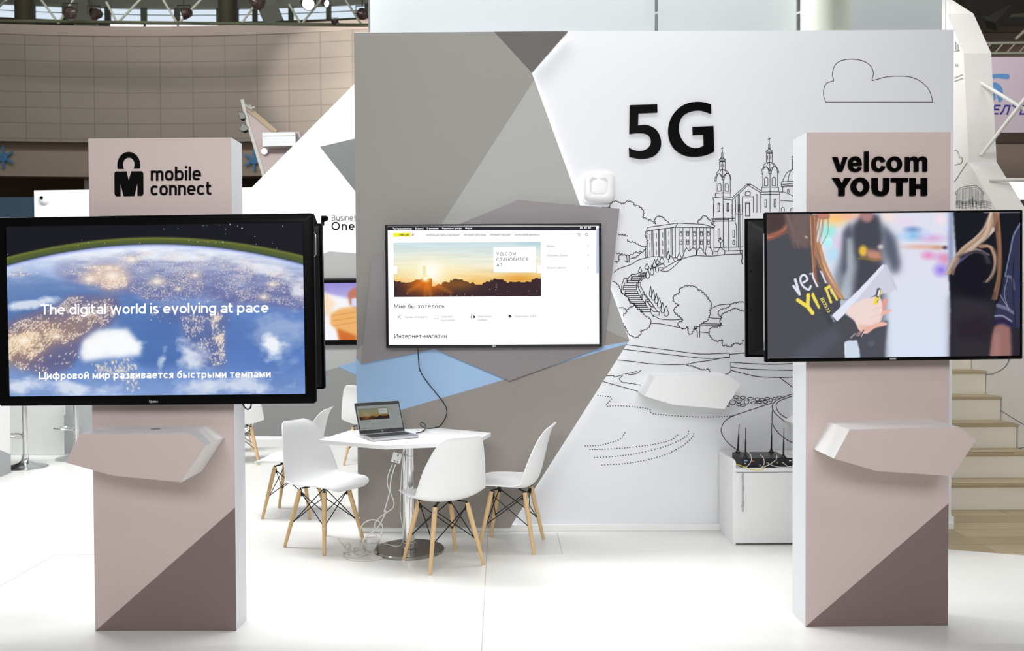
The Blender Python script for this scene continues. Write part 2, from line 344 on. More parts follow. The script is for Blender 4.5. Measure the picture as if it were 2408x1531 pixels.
# ------------------------------------------------------------------ stroke lettering
def arc(cx, cy, rx, ry, a0, a1, n=16, e=2.0):
    o = []
    for i in range(n + 1):
        a = math.radians(a0 + (a1 - a0) * i / n); c, s = math.cos(a), math.sin(a)
        o.append((cx + rx * math.copysign(abs(c) ** (2 / e), c), cy + ry * math.copysign(abs(s) ** (2 / e), s)))
    return o
def glyph(ch, w, e):
    X = .73; D = -.24; h = w / 2; g = .07
    b = .60; r = b / 2 - h; ry = X / 2 - h; c = b / 2; cy = X / 2
    T = X - r - h if X - r - h > .2 else .3
    def bowl(cx=c): return arc(cx, cy, r, ry, 0, 360, 24, e)
    n_ = lambda x0, wd: arc(x0 + wd / 2, X - h - (wd / 2) * .95, wd / 2, (wd / 2) * .95, 180, 0, 12, e) + [(x0 + wd, 0)]
    low = {
    'o': (b, [bowl()]), 'c': (b * .93, [arc(c, cy, r, ry, 42, 318, 20, e)]),
    'e': (b, [[(h, cy)] + [(b - h, cy)] + arc(c, cy, r, ry, 0, 318, 22, e)]),
    'a': (b * .95, [[(b * .95 - h, 0), (b * .95 - h, X * .62)] + arc(c * .95, X * .66, r * .92, X * .34 - h, 0, 155, 12, e), arc(c * .93, X * .29, r * .92, X * .29 - h, 0, 360, 18, e)]),
    'b': (b, [[(h, 0), (h, 1)], bowl()]), 'd': (b, [[(b - h, 0), (b - h, 1)], bowl()]),
    'p': (b, [[(h, D), (h, X)], bowl()]), 'g': (b, [[(b - h, X)] + [(b - h, 0)] + arc(c, 0, r, -D - h, 0, -150, 10, e), bowl()]),
    'h': (.56, [[(h, 0), (h, 1)], n_(h, .56 - w)]), 'n': (.56, [[(h, 0), (h, X)], n_(h, .56 - w)]),
    'm': (.88, [[(h, 0), (h, X)], n_(h, .44 - h), n_(.44, .44 - h)]), 'r': (.36, [[(h, 0), (h, X)], arc(.36, X * .62, .36 - h, X * .38 - h, 180, 92, 8, e)]),
    'u': (.56, [[(.56 - h, 0), (.56 - h, X)], [(h, X)] + arc(.28, .28, .28 - h, .28 - h, 180, 360, 12, e)]),
    'i': (w, [[(h, 0), (h, X)], [(h, .86), (h, .86 + max(w, .1))]]), 'l': (w, [[(h, 0), (h, 1)]]),
    't': (.38, [[(.13, .95), (.13, .22)] + arc(.13 + .2, .2, .2, .2 - h, 180, 280, 6, e), [(0, X - h), (.36, X - h)]]),
    'v': (.58, [[(h, X), (.29, h * .4), (.58 - h, X)]]), 'w': (.9, [[(h, X), (.24, h * .4), (.45, X), (.66, h * .4), (.9 - h, X)]]),
    'y': (.56, [[(h, X), (.29, 0)], [(.56 - h, X), (.2, D)]]), 'k': (.54, [[(h, 0), (h, 1)], [(.52, X), (w, .34)], [(.2, .42), (.54, 0)]]),
    's': (.5, [arc(.25, X * .74, .25 - h, X * .26 - h * .9, 40, 200, 10, e) + arc(.25, X * .26, .25 - h, X * .26 - h * .9, 60, -145, 12, e)]),
    'x': (.54, [[(h, X), (.54 - h, 0)], [(h, 0), (.54 - h, X)]]), '-': (.36, [[(0, .36), (.36, .36)]]), '1': (.3, [[(0, .78), (.3 - h, 1), (.3 - h, 0)]]),
    '.': (w, [[(h, 0), (h, w)]]), '«': (.4, [[(.18, .6), (.02, .36), (.18, .12)], [(.36, .6), (.2, .36), (.36, .12)]]), '»': (.4, [[(.02, .6), (.18, .36), (.02, .12)], [(.2, .6), (.36, .36), (.2, .12)]]),
    # capitals
    'T': (.66, [[(0, 1 - h), (.66, 1 - h)], [(.33, 0), (.33, 1)]]), 'Y': (.74, [[(h, 1), (.37, .44), (.74 - h, 1)], [(.37, 0), (.37, .48)]]),
    'O': (.86, [arc(.43, .5, .43 - h, .5 - h, 0, 360, 28, e)]), 'U': (.72, [[(h, 1)] + arc(.36, .36, .36 - h, .36 - h, 180, 360, 14, e) + [(.72 - h, 1)]]),
    'H': (.72, [[(h, 0), (h, 1)], [(.72 - h, 0), (.72 - h, 1)], [(h, .52), (.72 - h, .52)]]), 'E': (.56, [[(.56, 1 - h), (h, 1 - h), (h, h), (.56, h)], [(h, .52), (.52, .52)]]),
    'N': (.74, [[(h, 0), (h, 1)], [(h, 1 - h * .5), (.74 - h, h * .5)], [(.74 - h, 0), (.74 - h, 1)]]), 'A': (.74, [[(h, 0), (.37, 1 - h * .5), (.74 - h, 0)], [(.16, .3), (.58, .3)]]),
    'V': (.74, [[(h, 1), (.37, h * .5), (.74 - h, 1)]]), 'L': (.52, [[(h, 1), (h, h), (.52, h)]]), 'C': (.78, [arc(.43, .5, .43 - h, .5 - h, 48, 312, 22, e)]),
    'M': (.86, [[(h, 0), (h, 1)], [(.86 - h, 0), (.86 - h, 1)], [(h, 1 - h), (.43, .25), (.86 - h, 1 - h)]]), 'R': (.62, [[(h, 0), (h, 1 - h), (.36, 1 - h)] + arc(.36, .74, .24 - h * .4, .26 - h, 90, -90, 8, e) + [(h, .48 + h * .2)], [(.32, .46), (.6, 0)]]),
    'G': (.82, [arc(.43, .5, .43 - h, .5 - h, 48, 340, 22, e), [(.46, .48), (.82 - h, .48), (.82 - h, .12)]]), 'P': (.6, [[(h, 0), (h, 1 - h), (.34, 1 - h)] + arc(.34, .72, .26 - h, .28 - h, 90, -90, 8, e) + [(h, .44 + h * .4)]]),
    'B': (.62, [[(.34, .53), (h, .53), (h, 1 - h), (.34, 1 - h)] + arc(.34, .76, .24 - h, .24 - h, 90, -90, 8, e), [(h, .53), (h, h), (.36, h)] + arc(.36, .27, .26 - h, .27 - h, -90, 90, 8, e)]),
    'Z': (.6, [[(0, 1 - h), (.6 - h, 1 - h), (h, h), (.6, h)]]),
    'S': (.6, [arc(.3, .75, .3 - h, .25 - h * .8, 35, 200, 10, e) + arc(.3, .26, .3 - h, .26 - h * .8, 60, -150, 12, e)]), 'K': (.64, [[(h, 0), (h, 1)], [(.62, 1), (w * .9, .46)], [(.24, .56), (.64, 0)]]),
    # cyrillic
    'и': (.56, [[(h, X), (h, 0)], [(h, h), (.56 - h, X - h)], [(.56 - h, 0), (.56 - h, X)]]), 'ф': (.84, [[(.42, D), (.42, 1)], arc(.27, cy, .27 - h, ry, 0, 360, 20, e), arc(.57, cy, .27 - h, ry, 0, 360, 20, e)]),
    'в': (.5, [[(.26, .39), (h, .39), (h, X - h), (.26, X - h)] + arc(.26, .56, .17, .17 - h, 90, -90, 6, e), [(h, .39), (h, h), (.28, h)] + arc(.28, .2, .22 - h, .2 - h, -90, 90, 6, e)]),
    'м': (.66, [[(h, 0), (h, X)], [(.66 - h, 0), (.66 - h, X)], [(h, X - h), (.33, .17), (.66 - h, X - h)]]), 'з': (.46, [arc(.22, .54, .22 - h, .19 - h * .7, 150, -90, 9, e), arc(.22, .2, .24 - h, .2 - h * .7, 90, -150, 9, e)]),
    'т': (.5, [[(0, X - h), (.5, X - h)], [(.25, 0), (.25, X)]]), 'я': (.5, [[(.5 - h, 0), (.5 - h, X - h), (.24, X - h)] + arc(.24, .52, .24 - h, .21 - h, 90, 270, 7, e) + [(.5 - h, .31 + h)], [(.3, .3), (h * .6, 0)]]),
    'б': (b, [bowl(), [(h, cy)] + arc(.5, .4, .5 - h, .52, 180, 100, 8, e) + [(.56, .96)]]), 'ы': (.76, [[(h, X), (h, h), (.26, h)] + arc(.26, .22, .22 - h, .22 - h, -90, 90, 7, e) + [(h, .44 - h)], [(.76 - h, 0), (.76 - h, X)]]),
    'ь': (.5, [[(h, X), (h, h), (.26, h)] + arc(.26, .22, .24 - h, .22 - h, -90, 90, 7, e) + [(h, .44 - h)]]), 'п': (.54, [[(h, 0), (h, X - h), (.54 - h, X - h), (.54 - h, 0)]]),
    'н': (.54, [[(h, 0), (h, X)], [(.54 - h, 0), (.54 - h, X)], [(h, .38), (.54 - h, .38)]]), 'к': (.5, [[(h, 0), (h, X)], [(.48, X), (w * .9, .36)], [(.16, .42), (.5, 0)]]),
    'л': (.54, [[(0, h)] + [(.08, h), (.15, .3), (.17, X - h), (.54 - h, X - h), (.54 - h, 0)]]), 'д': (.62, [[(.1, h), (.18, .3), (.2, X - h), (.5, X - h), (.5, h)], [(h, -.16), (h, h), (.62 - h, h), (.62 - h, -.16)]]),
    'ц': (.6, [[(h, X), (h, h), (.6, h), (.6, -.16)], [(.5, X), (.5, h)]]), 'ч': (.5, [[(h, X)] + arc(.26, .46, .26 - h, .16, 180, 270, 6, e) + [(.5 - h, .3)], [(.5 - h, 0), (.5 - h, X)]]), 'г': (.4, [[(h, 0), (h, X - h), (.4, X - h)]]),
    'ж': (.74, [[(.37, 0), (.37, X)], [(h, X), (.31, .37), (h, 0)], [(.74 - h, X), (.43, .37), (.74 - h, 0)]]), 'ш': (.78, [[(h, X), (h, h), (.78 - h, h), (.78 - h, X)], [(.39, X), (.39, h)]]),
    'ю': (.82, [[(h, 0), (h, X)], [(h, cy), (.3, cy)], arc(.54, cy, .28 - h, ry, 0, 360, 20, e)]),
    'Ц': (.8, [[(h, 1), (h, h), (.8, h), (.8, -.2)], [(.7, 1), (.7, h)]]), 'И': (.74, [[(h, 1), (h, 0)], [(h, h * .5), (.74 - h, 1 - h * .5)], [(.74 - h, 0), (.74 - h, 1)]]),
    'Ч': (.64, [[(h, 1)] + arc(.32, .6, .32 - h, .2, 180, 270, 6, e) + [(.64 - h, .4)], [(.64 - h, 0), (.64 - h, 1)]]), 'Ф': (.9, [[(.45, 0), (.45, 1)], arc(.45, .5, .45 - h, .32, 0, 360, 24, e)]),
    'Б': (.6, [[(.56, 1 - h), (h, 1 - h), (h, h), (.34, h)] + arc(.34, .29, .26 - h, .29 - h, -90, 90, 8, e) + [(h, .58 - h)]]), 'П': (.7, [[(h, 0), (h, 1 - h), (.7 - h, 1 - h), (.7 - h, 0)]]),
    'Л': (.72, [[(0, h), (.1, h), (.2, .4), (.24, 1 - h), (.72 - h, 1 - h), (.72 - h, 0)]]), 'Я': (.62, [[(.62 - h, 0), (.62 - h, 1 - h), (.28, 1 - h)] + arc(.28, .73, .28 - h, .27 - h, 90, 270, 8, e) + [(.62 - h, .46 + h)], [(.36, .46), (h, 0)]]),
    'Д': (.8, [[(.14, h), (.24, .4), (.26, 1 - h), (.66, 1 - h), (.66, h)], [(h, -.2), (h, h), (.8 - h, h), (.8 - h, -.2)]]),
    }
    al = {'р': 'p', 'о': 'o', 'а': 'a', 'е': 'e', 'с': 'c', 'у': 'y', 'х': 'x', 'В': 'B', 'Т': 'T', 'К': 'K', 'С': 'C', 'Н': 'H', 'А': 'A', 'М': 'M', 'О': 'O', 'Е': 'E'}
    if ch == ' ': return .3 - g, []
    if ch == 'й':
        a, s = low['и']; return a, s + [arc(.28, .98, .14, .1, 180, 360, 8)]
    if ch == 'I': return w, [[(h, 0), (h, 1)]]
    return low[al.get(ch, ch)]
def lettering(s, w=.16, e=2.3, track=.12):
    x = 0; out = []
    for ch in s:
        a, st = glyph(ch, w, e)
        out.append((ch, [[(x + p[0], p[1]) for p in q] for q in st])); x += a + track
    return out, x - track
def write(mb, f, s, p0, p1, H, w=.16, e=2.3, track=.12, depth=0.0, each=None, slant=0.0):
    """s written from baseline point p0 to baseline point p1 (photograph pixels), capitals H pixels high"""
    L, tot = lettering(s, w, e, track); p0 = Vector(p0); d = (Vector(p1) - p0) / tot; up = Vector((0, -1)) * H
    kk = 0
    for ch, st in L:
        m = mb if each is None else each(ch)
        if m is None: continue
        for q in st:
            pts = [p0 + d * (p[0] + slant * p[1]) + up * p[1] for p in q]
            cl = (Vector(q[0]) - Vector(q[-1])).length < 1e-6 and len(q) > 8
            kk = (kk + 1) % 6; ribbon(m, f, pts, w * H, cl, depth, kk * 3e-5)

def say_words(name, root, m, f, s, p0, p1, H, w=.16, e=2.3, track=.12):
    tot = lettering(s, w, e, track)[1]; x = 0; p0 = Vector(p0); d = (Vector(p1) - p0) / tot
    for wd_ in s.split(' '):
        L = lettering(wd_, w, e, track)[1]; say(name, root, m, f, wd_, p0 + d * x, p0 + d * (x + L), H, w, e, track); x += L + track + glyph(' ', w, e)[0] + track
def say(name, root, m, f, s, p0, p1, H, w=.16, e=2.3, track=.12, depth=0.0, slant=0.0):
    b = MB(); write(b, f, s, p0, p1, H, w, e, track, depth, None, slant); return obj(name, b, m, root)
# =================================================================== THE SETTING
WHITE = mat('white_paint', (231, 232, 235), .55, bump=.02, scale=60)
WHITEG = mat('white_laminate', (240, 240, 239), .3, bump=.01, scale=30)
LINE = mat('mural_ink', (38, 40, 48), .6)
BLACK = mat('black_acrylic', (6, 6, 7), .3, spec=.03)
BLACKP = mat('black_plastic', (16, 16, 18), .35)
GLOSSB = mat('gloss_black_bezel', (7, 7, 8), .3, spec=.06)
CHROME = mat('chrome', (225, 225, 225), .08, 1.0)
PINK = mat('pink_beige_paint', (203, 185, 180), .5, bump=.015, scale=50)
BROWN = mat('taupe_brown_paint', (124, 106, 103), .5, bump=.015, scale=50)
WY = 6.05            # front of the white mural wall
GY = 5.985           # front of the grey printed panel
pw = yplane(WY); pg = yplane(GY)

# ---- floors
FLOOR = mat('white_floor', (231, 231, 227), .28, bump=.006, scale=14, vary=.015)
SEAM = mat('floor_joint', (170, 172, 170), .7)
fb = MB(); a = atz(2230, 1292); b_ = atz(2408, 1306); d = (b_ - a)
far = b_ + d * 14
fb.prism([(-9, -2, 0), (far.x, -2, 0), (far.x, far.y, 0), (b_.x, b_.y, 0), (a.x, a.y, 0), (2.5, a.y + .08, 0), (2.5, 6.3, 0), (2.5, 12.5, 0), (-9, 12.5, 0)], (0, 0, -.03))
fb.cur = 1
def seam(p, q, wd=.003):
    P, Q = Vector(p), Vector(q); t = (Q - P).normalized(); n = Vector((-t.y, t.x, 0)) * wd / 2; z = Vector((0, 0, .0006))
    fb.quad(P - n + z, P + n + z, Q + n + z, Q - n + z)
seam(atz(1147, 1255), atz(1129, 1600)); seam(atz(1310, 1252), atz(1322, 1302)); seam(atz(0, 1378), atz(132, 1304)); seam(atz(132, 1304), atz(560, 1306)); seam(atz(1322, 1302), atz(1143, 1304), .002)
struct(obj('floor', fb, [FLOOR, SEAM]))
lb = MB(); lb.box(2.5, 9, -1.0, 13, -.05, -.0305)
WOODF = wood_mat('laminate_oak_floor', (196, 180, 148), (171, 152, 118), (1.2, 9, 1), (1.3, .19))
lm = MB(); lm.prism([(a.x, a.y + .002, 0), (b_.x, b_.y + .002, 0), (far.x, far.y + .002, 0), (far.x, 8.6, 0), (2.502, 8.6, 0), (2.502, a.y + .082, 0)], (0, 0, -.028))
struct(obj('trim_landing_floor', lm, WOODF))
hb = MB(); hb.box(-40, 40, -6, 45, -.08, -.05)
struct(obj('floor_hall', hb, mat('hall_floor_grey', (120, 112, 104), .5, vary=.05, scale=3)))

# ---- the white back wall with its line mural
wl = aty(833, 77, WY); wr = aty(2243, 75, WY)
WZ = (wl.z + aty(1335, 73, WY).z) / 2
wb = MB(); wb.box(wl.x, wr.x, WY, WY + .10, 0, WZ)
wall = struct(obj('wall_back', wb, WHITE))
bb = MB()
bl = aty(842, 1250, 6.02).x; bb.box(bl, wr.x + .004, 6.018, WY, 0, .045)
struct(obj('baseboard_back', bb, WHITEG, bevel=.003))
be = MB(); be.box(wr.x - .002, wr.x + .012, 6.03, WY + .11, 0, .085)
struct(obj('trim_wall_end', be, WHITEG, bevel=.003))

# ---- mural
mu = MB()
fw_ = lambda q, off=0: pw.pt(q, .0012)
LW = 1.65
def ln(pts, sm=False, closed=False, w=LW):
    ribbon(mu, fw_, smooth(pts, 5, closed) if sm else pts, w, closed)
A3 = lambda p: S(1660, 310, 8.059, p)
A1 = lambda p: S(1430, 480, 6.9588, p)
A2 = lambda p: S(1430, 640, 7.0824, p)
A4 = lambda p: S(1400, 440, 6.956, p)
A5 = lambda p: S(1380, 780, 4.816, p)
A6 = lambda p: S(1680, 960, 10.205, p)
A7 = lambda p: S(1180, 780, 3.0014, p)
A8 = lambda p: S(1920, 100, 4.138, p)
def rect(x0, y0, x1, y1): return [(x0, y0), (x1, y0), (x1, y1), (x0, y1)]
# church towers (straight strokes, smooth strokes, closed outlines)
for p in ([(310, 285), (310, 390)], [(282, 318), (338, 300)], [(296, 480), (296, 400), (310, 388), (322, 400), (322, 480)], [(278, 500), (290, 480), (328, 480), (340, 500)],
          [(262, 520), (278, 500), (340, 500), (358, 520)], [(268, 545), (275, 560), (350, 560), (355, 545)], [(258, 718), (258, 568), (365, 568), (365, 718)], [(315, 565), (315, 715)],
          [(287, 605), (287, 672)], [(335, 605), (335, 672)], [(318, 715), (322, 905)], [(168, 930), (195, 930)], [(302, 912), (345, 912)], [(462, 905), (480, 900)], [(195, 930), (195, 1160)],
          [(462, 905), (462, 1160)], [(325, 905), (325, 1531)], [(180, 1240), (180, 1165), (320, 1155), (472, 1160), (472, 1240)], [(128, 1250), (215, 1245), (325, 1230), (500, 1245)],
          [(128, 1250), (148, 1300), (148, 1531)], [(330, 1275), (500, 1290), (500, 1531)], [(500, 1245), (780, 992), (845, 990), (1055, 1120)], [(500, 1290), (800, 1010), (1020, 1140)], [(780, 992), (800, 1010), (845, 990)],
          [(555, 1240), (562, 1330), (562, 1531)], [(610, 1531), (610, 1190), (635, 1190), (640, 1531)], [(690, 1531), (690, 1230), (900, 1230), (900, 1531)], [(755, 1531), (755, 1357), (825, 1357), (825, 1531)],
          [(953, 1531), (953, 1190), (978, 1190), (978, 1531)], [(1200, 105), (1200, 225)], [(1170, 145), (1228, 125)], [(1187, 320), (1187, 240), (1200, 225), (1213, 240), (1213, 320)],
          [(1178, 340), (1185, 318), (1218, 318), (1225, 340)], [(1150, 365), (1178, 340), (1225, 340), (1258, 365)], [(1155, 388), (1162, 408), (1245, 408), (1250, 388)], [(1147, 575), (1147, 412), (1257, 412), (1257, 575)],
          [(1203, 410), (1203, 575)], [(1172, 450), (1172, 530)], [(1225, 450), (1225, 520)], [(1208, 578), (1215, 790)], [(1045, 800), (1075, 800)], [(1190, 795), (1238, 795)], [(1358, 775), (1382, 775)],
          [(1078, 800), (1078, 1050)], [(1360, 775), (1360, 1050)], [(1215, 795), (1215, 1510)], [(1055, 1130), (1055, 1055), (1210, 1045), (1378, 1055), (1378, 1135)], [(1020, 1145), (1210, 1135), (1395, 1138)],
          [(1040, 1185), (1215, 1180), (1400, 1185)], [(1020, 1145), (1040, 1185), (1040, 1531)], [(1400, 1140), (1400, 1510)], [(1640, 710), (1640, 520), (1730, 518)], [(1632, 490), (1632, 465), (1660, 462), (1690, 430), (1700, 405)],
          [(1632, 490), (1730, 490)], [(1700, 290), (1700, 400)], [(1675, 190), (1730, 180)], [(1455, 1055), (1455, 1140)], [(1428, 960), (1430, 1035), (1455, 1055)], [(1400, 1140), (1460, 1140), (1550, 1165), (1740, 1265)],
          [(1400, 1300), (1740, 1323)], [(1440, 1050), (1740, 1032)], [(1428, 1000), (1740, 973)], [(1430, 1035), (1740, 1008)], [(1428, 960), (1445, 945), (1740, 932)]):
    ln(A3(p), w=1.45)
for p in ([(205, 805), (215, 765), (250, 728), (315, 715), (375, 728), (420, 765), (435, 800)], [(262, 790), (275, 745), (305, 718)], [(390, 785), (370, 745), (330, 718)],
          [(195, 930), (205, 860), (225, 810), (250, 798), (280, 815), (300, 870), (302, 912)], [(168, 930), (178, 870), (205, 812), (245, 795), (285, 815), (318, 870)], [(345, 912), (348, 870), (370, 815), (400, 790), (435, 800), (455, 850), (462, 905)],
          [(322, 870), (345, 825), (395, 785), (440, 800), (470, 850), (480, 900)], [(1085, 675), (1100, 625), (1140, 590), (1205, 578), (1270, 590), (1310, 625), (1335, 660)], [(1150, 650), (1165, 605), (1200, 580)], [(1290, 645), (1265, 605), (1225, 580)],
          [(1075, 800), (1085, 725), (1105, 680), (1130, 665), (1165, 680), (1185, 735), (1190, 795)], [(1045, 800), (1055, 740), (1085, 680), (1130, 660), (1175, 685), (1212, 745)], [(1238, 795), (1245, 735), (1268, 680), (1300, 660), (1335, 680), (1352, 730), (1358, 775)],
          [(1215, 745), (1240, 690), (1290, 655), (1340, 670), (1368, 715), (1382, 775)], [(1455, 945), (1480, 870), (1530, 785), (1590, 735), (1650, 710), (1735, 705)], [(1560, 935), (1568, 850), (1590, 780), (1620, 730)], [(1672, 930), (1675, 820), (1690, 720)],
          [(1545, 1155), (1545, 1105), (1560, 1092), (1575, 1105), (1575, 1160)], [(1428, 1505), (1430, 1455), (1455, 1430), (1485, 1450), (1490, 1505)], [(1605, 1505), (1608, 1465), (1635, 1445), (1665, 1460), (1670, 1505)]):
    ln(A3(p), True, w=1.45)
for p in (rect(255, 520, 368, 545), rect(1140, 368, 1265, 388), rect(230, 1375, 263, 1505), rect(400, 1365, 432, 1500), rect(1118, 1290, 1150, 1425), rect(1292, 1285, 1325, 1420), rect(1668, 565, 1690, 655),
          [(222, 1130), (225, 1000), (240, 980), (262, 978), (280, 990), (288, 1010), (288, 1122)], [(360, 1122), (362, 1000), (378, 980), (400, 978), (418, 990), (424, 1010), (424, 1130)], [(745, 1203), (748, 1150), (770, 1130), (820, 1130), (842, 1150), (842, 1203)],
          [(1108, 1022), (1110, 890), (1125, 865), (1143, 858), (1165, 868), (1175, 890), (1175, 1018)], [(1252, 1015), (1254, 890), (1270, 862), (1290, 858), (1312, 868), (1322, 890), (1322, 1020)]):
    ln(A3(p), closed=True, w=1.45)
# lower church and the long building
for p in ([(1725, 0), (1725, 225)], [(1883, 0), (1885, 705)], [(2030, 0), (2032, 270)], [(2088, 0), (2080, 160), (2080, 310), (2100, 345), (2105, 700)], [(2130, 0), (2132, 700)], [(2155, 0), (2160, 810)], [(2200, 0), (2205, 700)],
          [(2080, 160), (2130, 163)], [(2155, 163), (2200, 163)], [(1692, 238), (1780, 232), (2075, 232)], [(1705, 258), (1970, 252)], [(1715, 285), (1800, 278), (2075, 275)], [(1692, 238), (1720, 290), (1720, 345)], [(1972, 235), (1975, 765)],
          [(1733, 390), (1733, 775), (1790, 777)], [(1733, 712), (2205, 703)], [(1905, 768), (2205, 760)], [(1795, 600), (1812, 600)], [(1868, 598), (1890, 598)], [(1840, 540), (1840, 572)], [(1840, 628), (1840, 705)],
          [(665, 378), (1140, 310), (1560, 330), (1735, 386)], [(640, 440), (1100, 378), (1735, 388)], [(1140, 310), (1100, 378), (1100, 878)], [(640, 440), (633, 410), (645, 385), (665, 378)],
          [(612, 700), (618, 880)], [(635, 440), (642, 875)], [(712, 428), (718, 862)], [(733, 425), (740, 862)], [(825, 412), (830, 860)], [(842, 410), (845, 860)], [(925, 400), (930, 858)], [(945, 398), (950, 856)], [(1025, 388), (1030, 830)], [(1045, 386), (1052, 840)],
          [(690, 1065), (760, 1040)], [(740, 1045), (870, 985), (910, 985), (935, 1025)], [(830, 1042), (915, 1042)], [(1060, 878), (1130, 880)], [(2180, 820), (2200, 770)]):
    ln(A1(p))
for x, L in ((682, ((490, 578), (628, 710), (765, 845))), (790, ((478, 560), (615, 695), (755, 830))), (893, ((462, 548), (600, 685), (738, 820))), (993, ((445, 530), (580, 665), (718, 775)))):
    for y0, y1 in L: ln(A1([(x, y0), (x + 2, y1)]), w=1.4)
for x, y in ((1160, 800), (1225, 800), (1275, 730), (1335, 760), (1385, 725), (1445, 800), (1498, 720), (1560, 760), (1610, 700), (1672, 715)): ln(A1([(x, 380), (x + 2, y)]), w=1.4)
for x in (1193, 1305, 1416, 1528, 1640):
    for y in (448, 585):
        ln(A1(rect(x - 16, y, x + 16, y + 73)), closed=True, w=1.4); ln(A1([(x - 16, y + 22), (x + 16, y + 22)]), w=1.4)
for r in (rect(1798, -14, 1826, 117), rect(1945, -14, 1973, 110), rect(2250, -30, 2315, 195), rect(1800, 405, 1828, 565), rect(2042, 428, 2070, 540), rect(2042, 597, 2070, 662)): ln(A1(r), closed=True, w=1.45)
ln(A1(arc(1840, 600, 28, 28, 0, 360)), w=1.45)
for p in ([(1220, 880), (1235, 820), (1265, 740), (1290, 722), (1320, 760), (1345, 755), (1370, 725), (1410, 720), (1435, 750), (1440, 820), (1425, 840)], [(1450, 835), (1455, 790), (1475, 735), (1510, 718), (1540, 740), (1565, 790), (1600, 825)],
          [(1605, 840), (1590, 770), (1615, 710), (1650, 705), (1690, 740), (1718, 800), (1700, 840)], [(1795, 825), (1800, 760), (1840, 712), (1880, 740), (1908, 765), (1908, 825)], [(1240, 885), (1330, 860), (1430, 845), (1700, 850), (1900, 828), (2200, 815)],
          [(860, 1090), (930, 1100), (990, 1090), (1090, 1010), (1180, 920), (1240, 885)], [(855, 1085), (900, 1060), (1100, 940), (1200, 890)], [(90, 1120), (180, 1055), (300, 1015), (410, 970), (470, 925), (600, 885), (720, 862), (950, 868)],
          [(985, 960), (1000, 880), (1030, 840), (1055, 880), (1090, 940)]): ln(A1(p), True)
def drop(A, cx, t, b, hw):
    ln(A([(cx, t), (cx + hw * .55, t + (b - t) * .38), (cx + hw, t + (b - t) * .75), (cx + hw * .5, b), (cx - hw * .5, b), (cx - hw, t + (b - t) * .75), (cx - hw * .55, t + (b - t) * .38)]), True, True)
for q in ((880, 855, 970, 38), (760, 905, 1040, 28), (808, 895, 990, 26), (635, 970, 1065, 35), (525, 1030, 1120, 28), (650, 1060, 1208, 32), (718, 995, 1155, 30), (800, 975, 1108, 28), (1165, 800, 910, 35), (985, 775, 900, 26)): drop(A1, *q)
for q in ((707, 235, 405, 20), (752, 297, 462, 28), (803, 350, 518, 26), (853, 425, 590, 33), (907, 508, 673, 30), (968, 562, 727, 38)): drop(A2, *q)
# scalloped tree edges
def sc(A, p, size=5.0, side=1, w=LW): ribbon(mu, fw_, scallop(A(p), size, side), w)
sc(A1, [(1480, 310), (1475, 280), (1500, 260), (1530, 255), (1540, 215), (1565, 195), (1610, 210), (1630, 250), (1665, 265), (1680, 300), (1700, 340), (1735, 350), (1738, 385)], 4, -1)
sc(A1, [(775, 315), (772, 260), (795, 215), (850, 205), (900, 230), (930, 270), (980, 295), (998, 322)], 4, -1)
sc(A4, [(245, 345), (245, 290), (290, 250), (345, 235), (400, 265), (470, 290), (500, 250), (570, 240), (620, 280), (640, 320), (700, 310), (745, 360), (775, 380), (780, 440), (765, 490), (800, 520), (850, 530), (870, 560), (920, 560), (970, 605), (995, 590)], 5.5, -1)
sc(A4, [(110, 335), (150, 340), (205, 345), (245, 330)], 3.5, -1)
sc(A4, [(370, 760), (430, 770), (480, 770), (530, 800)], 5, 1); sc(A4, [(525, 850), (545, 885), (640, 890), (700, 925), (760, 960), (815, 965), (845, 950)], 7, 1)
sc(A4, [(335, 1060), (390, 1075), (440, 1100), (500, 1100), (555, 1110), (600, 1085), (650, 1060), (720, 1045), (790, 1030), (820, 990)], 7, 1)
sc(A4, [(575, 1160), (640, 1150), (690, 1120), (740, 1060)], 4, 1); sc(A4, [(450, 1095), (390, 1140), (400, 1190), (370, 1230), (345, 1255), (320, 1215)], 5, 1); sc(A4, [(845, 720), (825, 780), (850, 830), (865, 870), (845, 950)], 6, 1)
for p in ([(510, 1110), (520, 1225)], [(552, 1110), (550, 1225)], [(480, 1205), (510, 1225), (565, 1228)]): ln(A4(p))
sc(A2, [(1195, 330), (1190, 290), (1230, 265), (1320, 240), (1420, 245), (1480, 270), (1485, 310), (1520, 300), (1570, 350), (1630, 400), (1665, 460), (1705, 500), (1705, 580), (1680, 640), (1690, 700), (1665, 760), (1650, 800), (1575, 835), (1480, 905), (1420, 950), (1385, 1010), (1360, 1040), (1340, 1000), (1330, 900), (1250, 942), (1170, 880), (1170, 845), (1240, 830), (1250, 795), (1215, 755), (1180, 720), (1100, 650), (1120, 600), (1190, 550), (1120, 500), (1090, 440), (1110, 390), (1180, 365), (1195, 330)], 4.6, -1)
sc(A2, [(290, 635), (255, 605), (200, 600), (175, 600)], 5, 1)
sc(A2, [(265, 740), (310, 670), (350, 610), (410, 575), (470, 590), (530, 625), (560, 680), (620, 740), (660, 770), (705, 780), (705, 830), (690, 880), (650, 930), (580, 965), (545, 970), (520, 1040), (460, 1085), (410, 1065), (360, 1040), (330, 985), (300, 930), (265, 850)], 6, -1)
sc(A2, [(75, 165), (130, 190), (170, 230), (195, 290), (225, 360), (265, 370), (290, 410), (330, 430), (350, 490), (370, 520), (430, 535), (465, 575)], 5, -1)
sc(A2, [(2255, 510), (2200, 505), (2100, 525), (2040, 545), (2020, 590), (1950, 615), (1860, 640), (1835, 690), (1885, 740)], 5, 1)
